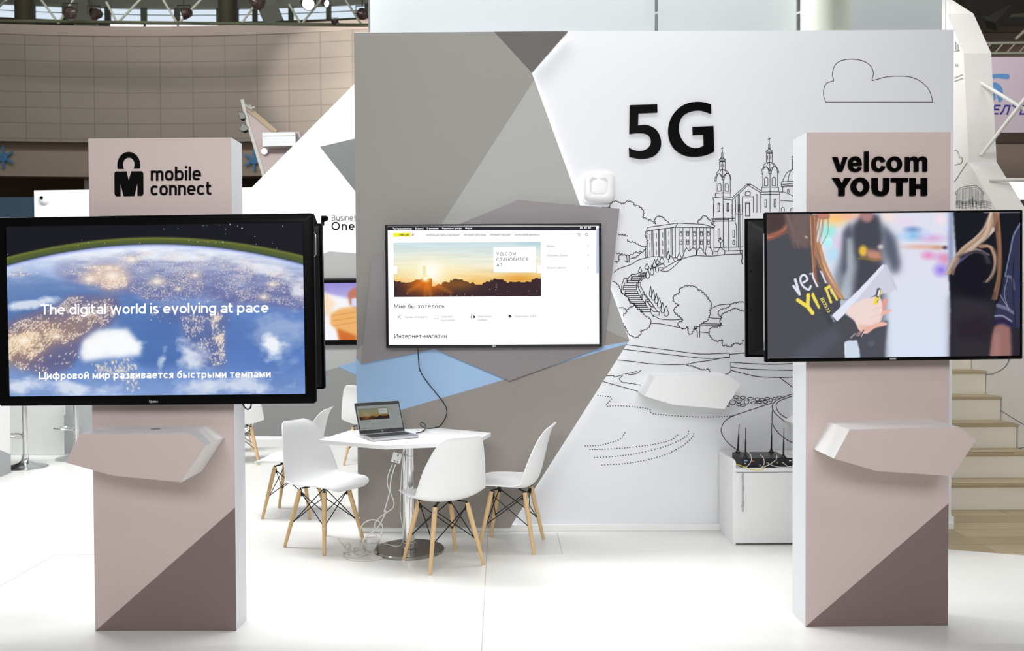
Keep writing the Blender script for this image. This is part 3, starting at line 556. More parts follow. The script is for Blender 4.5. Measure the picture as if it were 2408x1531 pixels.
sc(A2, [(2255, 660), (2200, 640), (2110, 610), (2050, 640), (1960, 680), (1900, 715), (1890, 780), (1860, 820), (1910, 880), (1850, 920), (1740, 925), (1695, 960), (1690, 1030), (1720, 1080), (1790, 1140), (1860, 1130), (1915, 1120), (1905, 1180), (1915, 1230), (1960, 1205), (2030, 1240), (2080, 1190), (2150, 1175), (2210, 1195), (2245, 1125), (2262, 1140)], 4.4, 1)
sc(A1, [(2200, 820), (2205, 880), (2190, 940), (2210, 985)], 3, 1)
# stairs in the drawing, walls, roads
for p in ([(325, 105), (390, 40), (470, 38), (530, 0)], [(345, 105), (325, 105), (270, 103), (228, 210), (225, 330), (235, 380)], [(315, 105), (315, 175)], [(390, 40), (385, 135)], [(640, 75), (560, 130), (540, 180), (545, 245), (600, 340), (605, 370), (625, 375), (825, 660), (850, 660), (850, 715), (755, 715), (755, 740)],
          [(630, 55), (545, 115), (500, 170), (497, 240), (548, 345), (550, 420)], [(548, 345), (605, 345)], [(497, 172), (535, 172)], [(500, 243), (545, 243)], [(565, 450), (565, 375), (625, 375)], [(600, 375), (670, 460)], [(625, 520), (625, 460), (700, 460), (700, 485), (635, 485)], [(640, 485), (740, 590)], [(660, 485), (705, 575), (765, 575), (770, 590)],
          [(705, 600), (760, 660), (825, 660)], [(710, 600), (705, 660), (755, 740)], [(1450, 955), (1480, 975), (1487, 1000), (1487, 1090)], [(1525, 890), (1525, 1090)], [(1570, 855), (1890, 865)], [(1535, 882), (1880, 888)], [(1530, 995), (1690, 1015)], [(1680, 750), (1730, 765), (1885, 772)]): ln(A2(p))
for r in ((405, 75, 560, 100), (385, 100, 530, 135), (318, 140, 505, 175), (270, 180, 475, 222), (258, 222, 475, 250), (250, 252, 473, 293), (285, 318, 492, 355), (280, 358, 512, 392), (330, 393, 535, 425), (335, 425, 560, 458), (352, 458, 582, 493), (370, 493, 605, 520), (430, 520, 625, 550), (460, 550, 642, 582), (490, 582, 668, 620), (535, 622, 705, 660), (510, 50, 590, 72), (540, 25, 620, 48), (575, 5, 640, 22)): ln(A2(rect(*r)), closed=True)
ln(A2(rect(1440, 905, 1480, 945)), closed=True)
for p in ([(755, 740), (800, 745), (850, 775), (940, 790), (1080, 795), (1245, 785)], [(700, 853), (850, 858), (1050, 895), (1255, 942)], [(1715, 610), (1780, 575), (1870, 545), (2040, 530)]): ln(A2(p), True)
for p in ([(450, 148), (700, 180), (900, 205), (1200, 245), (1350, 253), (1615, 242)], [(1617, 290), (1500, 300), (1350, 303), (1150, 285), (415, 200)], [(1617, 258), (1700, 248), (1785, 242), (1840, 240)], [(335, 320), (540, 340), (700, 362), (950, 373), (1130, 368), (1250, 345), (1400, 325), (1500, 305), (1617, 292)],
          [(1630, 345), (1800, 358), (2100, 370), (2380, 358)], [(1632, 400), (1850, 425), (2380, 440)], [(1635, 438), (1800, 480), (1950, 510), (2200, 520), (2380, 512)], [(1632, 438), (1610, 470), (1565, 482)], [(462, 490), (560, 475), (615, 437)], [(430, 480), (510, 465), (570, 445)],
          [(365, 535), (400, 575), (450, 578), (490, 590), (520, 585), (560, 600), (640, 606)], [(2380, 685), (2170, 765), (2115, 810), (2100, 850), (2130, 920), (2240, 1018)], [(2380, 712), (2200, 775), (2150, 815), (2150, 870), (2190, 930), (2265, 980)], [(2100, 805), (1680, 945), (1640, 960)]): ln(A5(p), True)
for p in ([(1615, 242), (1617, 290)], [(2190, 525), (2280, 590), (2380, 667)], [(218, 500), (305, 498), (308, 515), (410, 490), (365, 535)], [(185, 565), (600, 681)], [(1630, 345), (1632, 438)]): ln(A5(p))
sc(A5, [(1130, 368), (1160, 380), (1200, 385), (1230, 400), (1265, 410), (1300, 425), (1385, 422), (1400, 455)], 4, 1)
for cx, cy, rx, ry in ((1695, 745, 30, 18), (1765, 748, 28, 18), (1855, 757, 32, 16), (1930, 765, 28, 18), (1985, 770, 30, 16), (2045, 757, 25, 14), (2080, 772, 22, 22), (2125, 757, 20, 14), (2180, 742, 25, 12), (1650, 800, 35, 28), (1725, 790, 28, 18), (1810, 795, 28, 25), (1885, 805, 28, 14), (1950, 800, 35, 12), (2022, 795, 25, 16), (1720, 828, 25, 15), (1770, 832, 28, 16), (1600, 830, 15, 18)):
    k = [(cx + rx * math.cos(t) * random.uniform(.85, 1.1), cy + ry * math.sin(t) * random.uniform(.85, 1.1)) for t in [i * math.pi / 4 for i in range(8)]]
    ln(A5(k), True, True)
ln(A6([(440, 185), (330, 250), (240, 330), (180, 440), (160, 540), (200, 660), (300, 800), (430, 920), (550, 995), (640, 1040)]), True); ln(A6([(1400, -10), (1385, 150), (1385, 300), (1420, 430), (1500, 550), (1630, 680), (1780, 780), (1935, 850), (2050, 890)]), True)
def dots(A, p, gap=5.6):
    P = [Vector(q) for q in smooth(A(p), 24)]; acc = 0; last = P[0]
    for a1, b1 in zip(P, P[1:]):
        acc += (b1 - a1).length
        if acc >= gap:
            t = (b1 - a1).normalized(); ribbon(mu, fw_, [b1 - t * 1.3, b1 + t * 1.3], 2.2); acc = 0
for p in ([(95, 720), (295, 742)], [(295, 742), (205, 848)], [(205, 848), (350, 840), (500, 848), (650, 868), (720, 885)], [(720, 885), (722, 928)], [(722, 928), (900, 945), (1100, 960), (1300, 967), (1500, 965), (1660, 955)]): dots(A5, p if len(p) > 2 else [p[0], ((p[0][0] + p[1][0]) / 2, (p[0][1] + p[1][1]) / 2), p[1]])
for p in ([(570, 807), (680, 803), (780, 780), (840, 755), (870, 712)], [(605, 832), (750, 828), (950, 812), (1100, 790), (1200, 762), (1250, 722)], [(632, 890), (800, 880), (950, 860), (1120, 820), (1250, 770), (1310, 730), (1318, 700)], [(685, 942), (850, 933), (1000, 910), (1150, 870), (1270, 810), (1340, 750), (1357, 705)]): dots(A7, p)
for p in ([(92, 580), (70, 520), (72, 450), (100, 395), (170, 373)], [(170, 373), (155, 310), (175, 230), (230, 180), (330, 162), (440, 175), (520, 220), (553, 290), (540, 372)], [(540, 372), (680, 335), (820, 327), (930, 340), (1030, 390), (1100, 470), (1132, 580)]): ln(A8(p), True, w=1.4)
ln(A8([(1132, 580), (92, 580)]), w=1.4)
obj('mural_drawing', mu, LINE, wall)

# ---- grey printed panel standing off the wall
GREYS = [mat('print_grey', (142, 139, 132), .5, bump=.012, scale=60), mat('print_dark', (92, 86, 82), .5), mat('print_light', (166, 166, 162), .5), mat('print_blue', (160, 194, 230), .5), mat('print_taupe', (150, 143, 137), .5), mat('print_mid', (164, 163, 160), .5)]
gp = [(832, 77), (1335, 73.5), (1250, 170), (1480, 800), (1191, 1254), (1203, 1240), (843, 1240)]
gp = [(832, 77), (1335, 73.5), (1250, 170), (1480, 800), (1199.5, 1240), (843, 1240)]
gm = MB(); gm.cur = 0
gm.prism([pg.pt(p) for p in gp], (0, .04, 0))
def pr(i, pts, off):
    gm.cur = i; gm.face([pg.pt(p, off) for p in pts])
pr(1, [(1162, 74.5), (1335, 73.5), (1250, 170)], .0006)
pr(2, [(1256.5, 188), (1480, 800), (1040, 620), (1038, 528)], .0006)
pr(5, [(1409, 606), (1480, 800), (1477, 806), (1400, 830), (1300, 700)], .0010)
pr(4, [(838, 836), (1000, 700), (1300, 720), (1480, 800), (1199.5, 1240), (843, 1240), (840, 960)], .0013)
pr(3, [(836, 838), (849, 856), (1022, 815), (1200, 800), (1300, 830), (1424, 812), (1478, 803.5), (1474, 809), (1288, 863), (950, 962), (841, 995)], .0018)
pr(5, [(837.5, 826), (874, 790), (849, 856), (838, 836)], .0022)
gpan = obj('graphic_panel', gm, GREYS, bevel=0)
tag(gpan, 'tall grey wall panel with printed triangles and blue wedge, backlit along its slanted edge', 'wall panel')
# LED tape behind the slanted edge
led = MB(); pts = [(1335, 73.5), (1250, 170), (1480, 800), (1199.5, 1240)]
P3 = [yplane(6.036).pt(p) for p in pts]; cen = Vector((P3[0].x - 1.0, 6.036, 1.7))
inn = []
for i, p in enumerate(P3): inn.append(p + Vector((-.035, 0, -.02 if i == 0 else 0)))
inn[0] += Vector((-.0, 0, -.01)); inn[-1] += Vector((-.01, 0, .02))
for a1, b1 in zip(inn, inn[1:]):
    led.tube([a1, b1], .006, 6)
obj('led_strip', led, glow('led_white', (245, 250, 255), 9.0), gpan)

# raised polygon that carries the screen
pp = yplane(5.945)
rp = MB(); rp.prism([pp.pt(p) for p in ((1218, 470), (1457, 491), (1420, 815), (1198, 896), (1022, 821), (849, 856), (874, 612.5))], (0, .036, 0))
tag(obj('backing_panel', rp, mat('mauve_grey_panel', (141, 134, 135), .5, bump=.012, scale=60), bevel=.0015), 'raised seven-sided mauve grey panel behind the wall screen', 'wall panel')

# ---- 5G letters
def solid_letter(name, root, loops, depth, plane, m):
    b = MB()
    for L in loops: b.prism([plane.pt(q, depth) for q in L], plane.n * -depth)
    return obj(name, b, m, root)
G5 = lambda p: S(1240, 60, 3.062, p)
t = thing('wall_sign', 'large black 5G characters standing on the white mural wall', 'sign', pw.pt((1580, 372)))
five = [(738, 573), (936, 567), (937, 625), (800, 631), (797, 720)] + smooth([(797, 720), (850, 715), (905, 732), (945, 772), (963, 830), (958, 885), (925, 930), (875, 953), (810, 959), (735, 945)], 4)[1:] + [(732, 880)] + smooth([(732, 880), (770, 897), (815, 903), (857, 890), (884, 863), (891, 830), (880, 798), (850, 778), (795, 773), (735, 780)], 4)[1:]
gee = [(1325, 635), (1323, 568)] + smooth([(1323, 568), (1275, 553), (1220, 549), (1160, 558), (1100, 587), (1050, 640), (1022, 705), (1015, 770), (1028, 835), (1060, 888), (1110, 925), (1170, 943), (1240, 942), (1300, 928), (1346, 907)], 3)[1:] + [(1341, 723), (1190, 729), (1192, 787), (1269, 785), (1272, 866)] + smooth([(1272, 866), (1230, 881), (1190, 880), (1150, 862), (1112, 818), (1093, 765), (1093, 715), (1110, 665), (1148, 631), (1200, 613), (1255, 612), (1325, 635)], 3)[1:-1]
solid_letter('digit', t, [G5(five)], .013, pw, BLACK); solid_letter('letter', t, [G5(gee)], .013, pw, BLACK)

# ---- access point on the wall
t = thing('wireless_access_point', 'white rounded square wireless box on the wall beside the grey panel', 'network device', pw.pt((1406, 480)))
def rrect(cx, cy, hx, hy, r, n=7):
    o = []
    for sx, sy, a0 in ((1, 1, 0), (-1, 1, 90), (-1, -1, 180), (1, -1, 270)):
        for i in range(n + 1):
            an = math.radians(a0 + 90 * i / n); o.append((cx + sx * (hx - r) + r * math.cos(an), cy + sy * (hy - r) + r * math.sin(an)))
    return o
c0 = pw.pt((1406.5, 441.5)); hx = .112
def ring(h, y, r): return [Vector((c0.x + p[0], WY - y, c0.z + p[1])) for p in rrect(0, 0, h, h, r)]
b = MB(); R = [ring(.106, 0, .050), ring(.112, .010, .054), ring(.1125, .020, .054), ring(.110, .032, .053), ring(.104, .042, .051), ring(.095, .0485, .048), ring(.084, .0515, .045), ring(.072, .0525, .041), ring(.060, .0525, .036), ring(.057, .047, .0345), ring(.055, .045, .034)]
for r0, r1 in zip(R, R[1:]): b.loft(r0, r1)
b.face(R[-1])
obj('casing', b, mat('satin_white_plastic', (240, 240, 239), .35), t, smooth=True, ang=60)
b = MB(); r1 = [ring(.055, .0445, .034), ring(.050, .0475, .031), ring(.044, .048, .027)]
for q0, q1 in zip(r1, r1[1:]): b.loft(q0, q1)
b.face(r1[-1]); obj('cover_plate', b, MATS['satin_white_plastic'], t, smooth=True, ang=60)
b = MB(); b.ball((c0.x, WY - .05, c0.z + .047), .0075, 8); obj('status_light', b, glow('led_dot', (255, 255, 250), 1.6), t, smooth=True)

# ---- faceted white shelves on the wall
def facet_shelf(name, label, front, back, Yf, Yb, mfront, mside, parent=None, cat='wall shelf'):
    """two similar polygons, front one nearer; both traced"""
    b = MB(); F = [aty(p[0], p[1], Yf) for p in front]; B = [aty(p[0], p[1], Yb) for p in back]
    b.cur = 0; b.face(F); b.cur = 1; b.loft(F, B); b.face(B)
    o = obj(name, b, [mfront, mside], parent)
    if parent is None: tag(o, label, cat)
    return o
def scaled(front, k, c=(1204, 724)): return [(c[0] + (x - c[0]) * k, c[1] + (y - c[1]) * k) for x, y in front]
fr = [(1540, 886.3), (1714, 882.8), (1741, 904.6), (1704, 962), (1583.5, 952), (1516, 931.6)]
facet_shelf('faceted_wall_shelf', 'white faceted shelf block jutting from the mural below the drawn road', fr, scaled(fr, .947), 5.73, WY, WHITEG, WHITEG)
fr2 = [(1882, 1003), (1935, 968), (2080, 965), (2140, 1000), (2112, 1062), (1945, 1078)]
facet_shelf('faceted_wall_shelf', 'white pointed shelf tip peeking out behind the right column above the router', fr2, scaled(fr2, .947), 5.73, WY, WHITEG, WHITEG)

# ---- upper storey parapet: white board with glass panes
t = thing('glass_parapet', 'pale green glass balustrade panes above the back wall', 'balustrade', (1.2, 6.3, WZ - .3))
gl = bpy.data.materials.new('pale_green_glass'); gl.use_nodes = True; nt = gl.node_tree; nt.nodes.clear()
o_ = nt.nodes.new('ShaderNodeOutputMaterial'); mx = nt.nodes.new('ShaderNodeMixShader'); tr = nt.nodes.new('ShaderNodeBsdfTransparent'); gs = nt.nodes.new('ShaderNodeBsdfGlossy'); fr_ = nt.nodes.new('ShaderNodeFresnel')
tr.inputs[0].default_value = (.965, .985, .978, 1); gs.inputs['Roughness'].default_value = .06; fr_.inputs[0].default_value = 1.5
nt.links.new(fr_.outputs[0], mx.inputs[0]); nt.links.new(tr.outputs[0], mx.inputs[1]); nt.links.new(gs.outputs[0], mx.inputs[2]); nt.links.new(mx.outputs[0], o_.inputs[0])
GZ0, GZ1 = WZ - .30, 4.75
for x0, x1 in ((867.5, 1540), (1546.5, 1873.5), (1881, 2225)):
    b = MB(); b.box(aty(x0, 30, 6.30).x, aty(x1, 30, 6.30).x, 6.30, 6.312, GZ0, GZ1); obj('glass_pane', b, gl, t)
b = MB(); b.box(aty(866.5, 30, 6.30).x, aty(869, 30, 6.30).x, 6.295, 6.318, GZ0, GZ1); obj('edge_profile', b, mat('brushed_aluminium', (150, 152, 152), .3, 1.0), t)
for x in (1543.3, 1877.2):
    b = MB(); px = aty(x, 30, 6.30).x; z1 = aty(x, 33, 6.30).z; z2 = aty(x, 27, 6.30).z
    b.box(px - .009, px + .009, 6.285, 6.325, GZ0, z1); b.box(px - .009, px + .009, 6.285, 6.325, z2, GZ1); obj('clamp', b, MATS['brushed_aluminium'], t, bevel=.002)
b = MB(); b.box(aty(867, 30, 6.55).x, aty(2226, 30, 6.55).x, 6.62, 6.72, 2.6, 4.9)
struct(obj('wall_upper', b, WHITE))
b = MB(); b.box(wl.x + .3, wr.x - .08, WY + .1, 6.62, WZ - .34, WZ - .30); struct(obj('trim_parapet_floor', b, WHITE))
b = MB(); b.lathe([(.17, GZ0), (.17, 4.85)], (aty(1945, 30, 6.5).x, 6.53, 0), 28)
struct(obj('trim_column', b, mat('cream_paint', (236, 236, 222), .5), smooth=True))
# =================================================================== PICTURES FOR THE SCREENS
def proj(P):
    v = Vector(P) - EYE; z = v.dot(FW); return (IW / 2 + FPX * v.dot(RT) / z, IH / 2 - FPX * v.dot(UP) / z)
class Canvas:
    def __init__(s, corners, nx, ny, base):
        (ax, ay), (bx, by), (cx, cy), (dx, dy) = corners      # TL TR BR BL
        u = np.linspace(0, 1, nx)[None, :]; v = np.linspace(0, 1, ny)[:, None]
        s.X = (ax * (1 - u) + bx * u) * (1 - v) + (dx * (1 - u) + cx * u) * v
        s.Y = (ay * (1 - u) + by * u) * (1 - v) + (dy * (1 - u) + cy * u) * v
        s.k = nx / (bx - ax); s.nx = nx; s.ny = ny
        s.a = np.empty((ny, nx, 3)); s.a[:] = base
    def blur(s, m, r):
        r = r * s.k
        if r < .3: return m
        fy = np.fft.fftfreq(m.shape[0] * 3)[:, None]; fx = np.fft.rfftfreq(m.shape[1] * 3)[None, :]
        p = np.pad(m, ((m.shape[0],) * 2, (m.shape[1],) * 2), mode='edge')
        g = np.exp(-2 * (math.pi * r) ** 2 * (fx ** 2 + fy ** 2))
        q = np.fft.irfft2(np.fft.rfft2(p) * g, s=p.shape)
        return q[m.shape[0]:2 * m.shape[0], m.shape[1]:2 * m.shape[1]]
    def mask(s, pts):
        m = np.zeros(s.X.shape, bool); n = len(pts)
        for i in range(n):
            (x0, y0), (x1, y1) = pts[i], pts[(i + 1) % n]
            if y0 == y1: continue
            c = ((y0 > s.Y) != (y1 > s.Y)) & (s.X < (x1 - x0) * (s.Y - y0) / (y1 - y0) + x0); m ^= c
        return m.astype(float)
    def mix(s, m, col, al=1.0):
        m = (m * al)[..., None]; s.a = s.a * (1 - m) + np.array(col, float) * m
    def poly(s, pts, col, blur=.5, al=1.0, sm=False):
        if sm: pts = smooth(pts, 6, True)
        s.mix(s.blur(s.mask(pts), blur), col, al)
    def blob(s, cx, cy, rx, ry, col, soft=1.0, al=1.0, rot=0):
        c, q = math.cos(math.radians(rot)), math.sin(math.radians(rot))
        dx, dy = s.X - cx, s.Y - cy; u = (dx * c + dy * q) / rx; v = (-dx * q + dy * c) / ry
        r = np.sqrt(u * u + v * v); s.mix(np.clip((1 - r) / soft, 0, 1) if soft > 0 else (r < 1).astype(float), col, al)
    def line(s, pts, wd, col, soft=.8, al=1.0, sm=True):
        if sm: pts = smooth(pts, 5)
        d = np.full(s.X.shape, 1e9); wds = wd if hasattr(wd, '__len__') else (wd, wd); n = len(pts) - 1
        mk = np.zeros(s.X.shape)
        for i in range(n):
            (x0, y0), (x1, y1) = pts[i], pts[i + 1]; dx, dy = x1 - x0, y1 - y0; L = dx * dx + dy * dy + 1e-9
            t = np.clip(((s.X - x0) * dx + (s.Y - y0) * dy) / L, 0, 1)
            dd = np.hypot(s.X - x0 - t * dx, s.Y - y0 - t * dy); ww = (wds[0] + (wds[1] - wds[0]) * (i + .5) / n) / 2
            mk = np.maximum(mk, np.clip((ww - dd) / soft + .5, 0, 1))
        s.mix(mk, col, al)
    def noise(s, sx, sy, octv=4, seed=0):
        r = np.random.RandomState(seed); out = np.zeros(s.X.shape); amp = 1; tot = 0
        x = (s.X - s.X.min()); y = (s.Y - s.Y.min())
        for o in range(octv):
            gx = int(x.max() / sx) + 3; gy = int(y.max() / sy) + 3; g = r.rand(gy, gx)
            fx = x / sx; fy = y / sy; ix = fx.astype(int); iy = fy.astype(int); tx = fx - ix; ty = fy - iy
            tx = tx * tx * (3 - 2 * tx); ty = ty * ty * (3 - 2 * ty)
            v = (g[iy, ix] * (1 - tx) + g[iy, ix + 1] * tx) * (1 - ty) + (g[iy + 1, ix] * (1 - tx) + g[iy + 1, ix + 1] * tx) * ty
            out += v * amp; tot += amp; amp *= .55; sx /= 2; sy /= 2
        return out / tot

def paint_earth(C):
    X, Y = C.X, C.Y
    C.a[:] = (24, 24, 31)
    rr = np.random.RandomState(5)
    top = 556 + .00037 * (X - 362) ** 2; limb = 575 + .00040 * (X - 362) ** 2
    d = Y - limb
    # glow above the limb
    g = np.clip((Y - top) / 6, 0, 1) * np.clip((limb - Y + 4) / 5, 0, 1)
    C.mix(g, (84, 96, 48)); C.mix(np.exp(-((Y - top - 4) / 3) ** 2), (124, 134, 58), .7); C.mix(np.exp(-((limb - Y - 3) / 3) ** 2), (58, 72, 88), .6)
    earth = np.clip(d / 2 + .5, 0, 1)
    n1 = C.noise(90, 40, 5, 3); n2 = C.noise(30, 9, 5, 8); n3 = C.noise(140, 70, 4, 21)
    t = np.clip(d / 330, 0, 1)[..., None]
    base = np.array((130, 156, 208)) * (1 - t) + np.array((96, 130, 192)) * t
    base = base * (.84 + .3 * n1[..., None])
    keep = C.a.copy(); C.a = base
    def reg(pts, col, bl, al): C.poly(pts, col, bl, al, True)
    # darker seas
    reg([(13, 655), (60, 640), (120, 652), (165, 662), (235, 672), (265, 690), (230, 697), (150, 705), (60, 742), (13, 752)], (76, 110, 170), 4, .85)
    reg([(262, 690), (310, 688), (330, 706), (350, 712), (420, 742), (424, 790), (432, 800), (425, 860), (330, 862), (280, 765)], (72, 108, 170), 6, .75)
    reg([(540, 730), (600, 718), (716, 728), (716, 930), (560, 930), (525, 840)], (80, 116, 186), 10, .6)
    # dusky land
    reg([(140, 612), (340, 590), (560, 605), (716, 650), (716, 728), (600, 716), (540, 720), (470, 700), (360, 707), (320, 690), (260, 688), (220, 668), (150, 660)], (92, 98, 150), 6, .8)
    reg([(13, 760), (140, 712), (160, 695), (270, 695), (275, 740), (250, 770), (200, 790), (170, 860), (100, 880), (13, 840)], (98, 92, 130), 6, .8)
    reg([(350, 735), (520, 722), (540, 760), (520, 790), (530, 860), (500, 865), (450, 850), (430, 800), (425, 760)], (88, 100, 156), 8, .7)
    # bright haze under the limb
    hz = np.exp(-np.clip(d - 6, 0, 400) / 42.0) * (.62 + .75 * n2) * np.exp(-((X - 340) / 330.) ** 2 * .5); C.mix(np.clip(hz, 0, 1), (240, 244, 253), 1)
    nw = C.noise(46, 9, 5, 77); C.mix(np.clip((nw - .42) * 3, 0, 1) * np.exp(-np.clip(d - 4, 0, 400) / 55.) * np.clip((X - 110) / 90, 0, 1), (242, 245, 252), .85)
    nt_ = C.noise(24, 8, 4, 91); C.mix(np.clip((nt_ - .5) * 2.5, 0, 1) * C.blur(C.mask([(150, 630), (340, 590), (560, 605), (716, 650), (716, 728), (540, 716), (350, 705), (250, 680)]), 10), (196, 196, 226), .4)
    C.mix(np.exp(-(d - 4) ** 2 / 14) , (190, 205, 250), .6)
    def cloud(cx, cy, rx, ry, al, rot=0, seed=1, col=(238, 243, 250)):
        c, q = math.cos(math.radians(rot)), math.sin(math.radians(rot)); dx, dy = X - cx, Y - cy
        u = (dx * c + dy * q) / rx; v = (-dx * q + dy * c) / ry; nn = C.noise(34, 22, 5, seed)
        C.mix(np.clip((1.15 - np.sqrt(u * u + v * v)) * 1.3 + (nn - .5) * 2.2, 0, 1) * (np.sqrt(u * u + v * v) < 1.7), col, al)
    cloud(600, 628, 110, 16, .75, 16, 30); cloud(420, 605, 90, 12, .8, 3, 31); cloud(60, 712, 70, 12, .8, -8, 32); cloud(40, 905, 70, 22, .8, 0, 33); cloud(180, 915, 90, 20, .8, 4, 34)
    cloud(450, 835, 42, 34, .8, 30, 35); cloud(640, 812, 28, 30, 1, 0, 36); cloud(560, 905, 90, 24, .75, 0, 37); cloud(700, 680, 26, 20, .8, 20, 38); cloud(380, 850, 10, 26, .6, 20, 39); cloud(655, 790, 60, 60, .35, 0, 41); cloud(470, 915, 60, 22, .5, 0, 42)
    cloud(262, 808, 70, 26, 1, -4, 40, (250, 251, 253))
    C.poly([(196, 800), (230, 775), (300, 772), (332, 815), (330, 836), (250, 842), (196, 850), (186, 830)], (251, 252, 254), 5, .95)
    C.mix(np.clip((Y - 850) / 90, 0, 1) * (.4 + .5 * C.noise(120, 50, 4, 63)), (206, 216, 238), .55)
    C.poly([(13, 790), (90, 752), (170, 745), (230, 735), (200, 785), (120, 815), (70, 850), (13, 860)], (196, 150, 112), 16, .55, True)
    C.poly([(190, 655), (215, 628), (285, 628), (305, 660), (262, 682), (225, 668)], (236, 196, 172), 12, .6, True)
    # city lights
    def lights(pts, n, col, s0, s1, clump, el=1.0, tilt=0, seed=0):
        r2 = np.random.RandomState(seed); xs = [p[0] for p in pts]; ys = [p[1] for p in pts]; x0, x1, y0, y1 = min(xs), max(xs), min(ys), max(ys)
        nn = C.noise(clump, clump * .6, 3, seed + 50); mk = C.mask(pts); kx = C.nx / (X.max() - X.min()); ky = C.ny / (Y.max() - Y.min()); placed = 0
        hot = np.zeros(X.shape)
        for _ in range(n * 6):
            x, y = r2.uniform(x0, x1), r2.uniform(y0, y1); i = int((y - Y.min()) * ky); j = int((x - X.min()) * kx)
            if not (0 <= i < C.ny and 0 <= j < C.nx) or mk[i, j] < .5 or r2.rand() > np.clip((nn[i, j] - .38) * 3.2, .03, 1): continue
            rad = r2.uniform(s0, s1); k = int(rad * kx * 2.2) + 2; i0, i1, j0, j1 = max(0, i - k), min(C.ny, i + k + 1), max(0, j - k), min(C.nx, j + k + 1)
            dx = X[i0:i1, j0:j1] - x; dy = (Y[i0:i1, j0:j1] - y) / el; dx = dx + tilt * dy
            hot[i0:i1, j0:j1] = np.maximum(hot[i0:i1, j0:j1], np.clip(1.35 - np.hypot(dx, dy) / rad, 0, 1) * r2.uniform(.5, 1)); placed += 1
            if placed >= n: break
        C.mix(np.clip(C.blur(hot, 5) * 1.1, 0, 1), np.array(col) * .92, .55); C.mix(hot, (255, 240, 222), .95)
    north = [(150, 640), (160, 612), (340, 592), (560, 608), (716, 662), (716, 726), (640, 710), (560, 716), (420, 710), (350, 705), (300, 680), (255, 682), (200, 655)]
    lights(north, 2600, (226, 176, 164), .7, 1.5, 40, .7, 0, 1)
    lights([(170, 660), (200, 625), (290, 628), (300, 672), (262, 685), (220, 672)], 420, (255, 196, 150), 1.0, 2.2, 40, .8, 0, 2)
    lights([(17, 650), (40, 628), (100, 620), (100, 640), (40, 655)], 60, (240, 180, 140), 1, 2, 30, .6, 0, 3)
    lights([(13, 770), (140, 720), (165, 697), (265, 697), (272, 740), (250, 765), (190, 788), (150, 810), (90, 830), (60, 870), (16, 860)], 1300, (236, 178, 112), .9, 2.0, 40, 1.1, .5, 4)
    lights([(16, 845), (20, 800), (90, 770), (150, 770), (120, 810), (70, 850)], 420, (250, 200, 110), 1.4, 3.0, 46, 1.1, .6, 14)
    lights([(60, 860), (170, 810), (195, 850), (160, 880), (40, 890)], 60, (245, 190, 130), 1, 2, 30, 1.3, .5, 15)
    lights([(425, 745), (525, 725), (545, 755), (522, 790), (535, 850), (505, 860), (480, 830), (440, 800)], 330, (232, 190, 160), .8, 1.7, 34, 1.5, -.2, 5)
    lights([(495, 740), (525, 740), (528, 860), (512, 850)], 110, (250, 196, 140), 1.2, 2.6, 30, 1.5, 0, 6)
    lights([(215, 855), (320, 840), (330, 890), (335, 928), (305, 928), (290, 895), (220, 870)], 150, (240, 200, 150), 1, 2.2, 40, 1.8, -.2, 7)
    lights([(345, 720), (420, 722), (400, 770), (350, 760)], 30, (230, 200, 170), .9, 1.5, 30, 1.2, 0, 8)
    for cx, cy, r in ((265, 648, 34), (370, 662, 20), (210, 655, 20), (620, 700, 14), (460, 648, 12), (420, 680, 9), (55, 800, 26), (130, 790, 18), (510, 795, 9), (310, 610, 14), (640, 670, 12)):
        C.blob(cx, cy, r * 1.7, r * .95, (255, 230, 196), 1, .6); C.blob(cx, cy, r * .7, r * .4, (255, 250, 240), 1, .8)
    C.a = keep * (1 - earth[..., None]) + C.a * earth[..., None]
    C.mix(np.exp(-(Y - limb - 1.5) ** 2 / 5), (120, 130, 215), .55)
    for x, y, r in [(542, 529, 2), (570, 538, 2.2), (560, 533, 1.3), (531, 541, 1.2), (531, 551, 1.1), (525, 582 - 12, 2), (665, 534, 1.3), (600, 557, 1.3), (603, 575, 1), (445, 565, 1.3), (466, 569, 1.3), (490, 570, 1.2), (508, 572, 1), (517, 530, 1.1), (386, 538, 1), (420, 538, 1), (479, 531, 1), (488, 531, 1), (208, 569, 1.2), (184, 576, 1.2), (248, 571, 1), (330, 571, 1), (651, 585, 1), (640, 574, 1), (17, 596, 1), (193, 563, 1)]:
        C.blob(x, y, r * 1.1, r * 1.1, (225, 228, 255), .8)

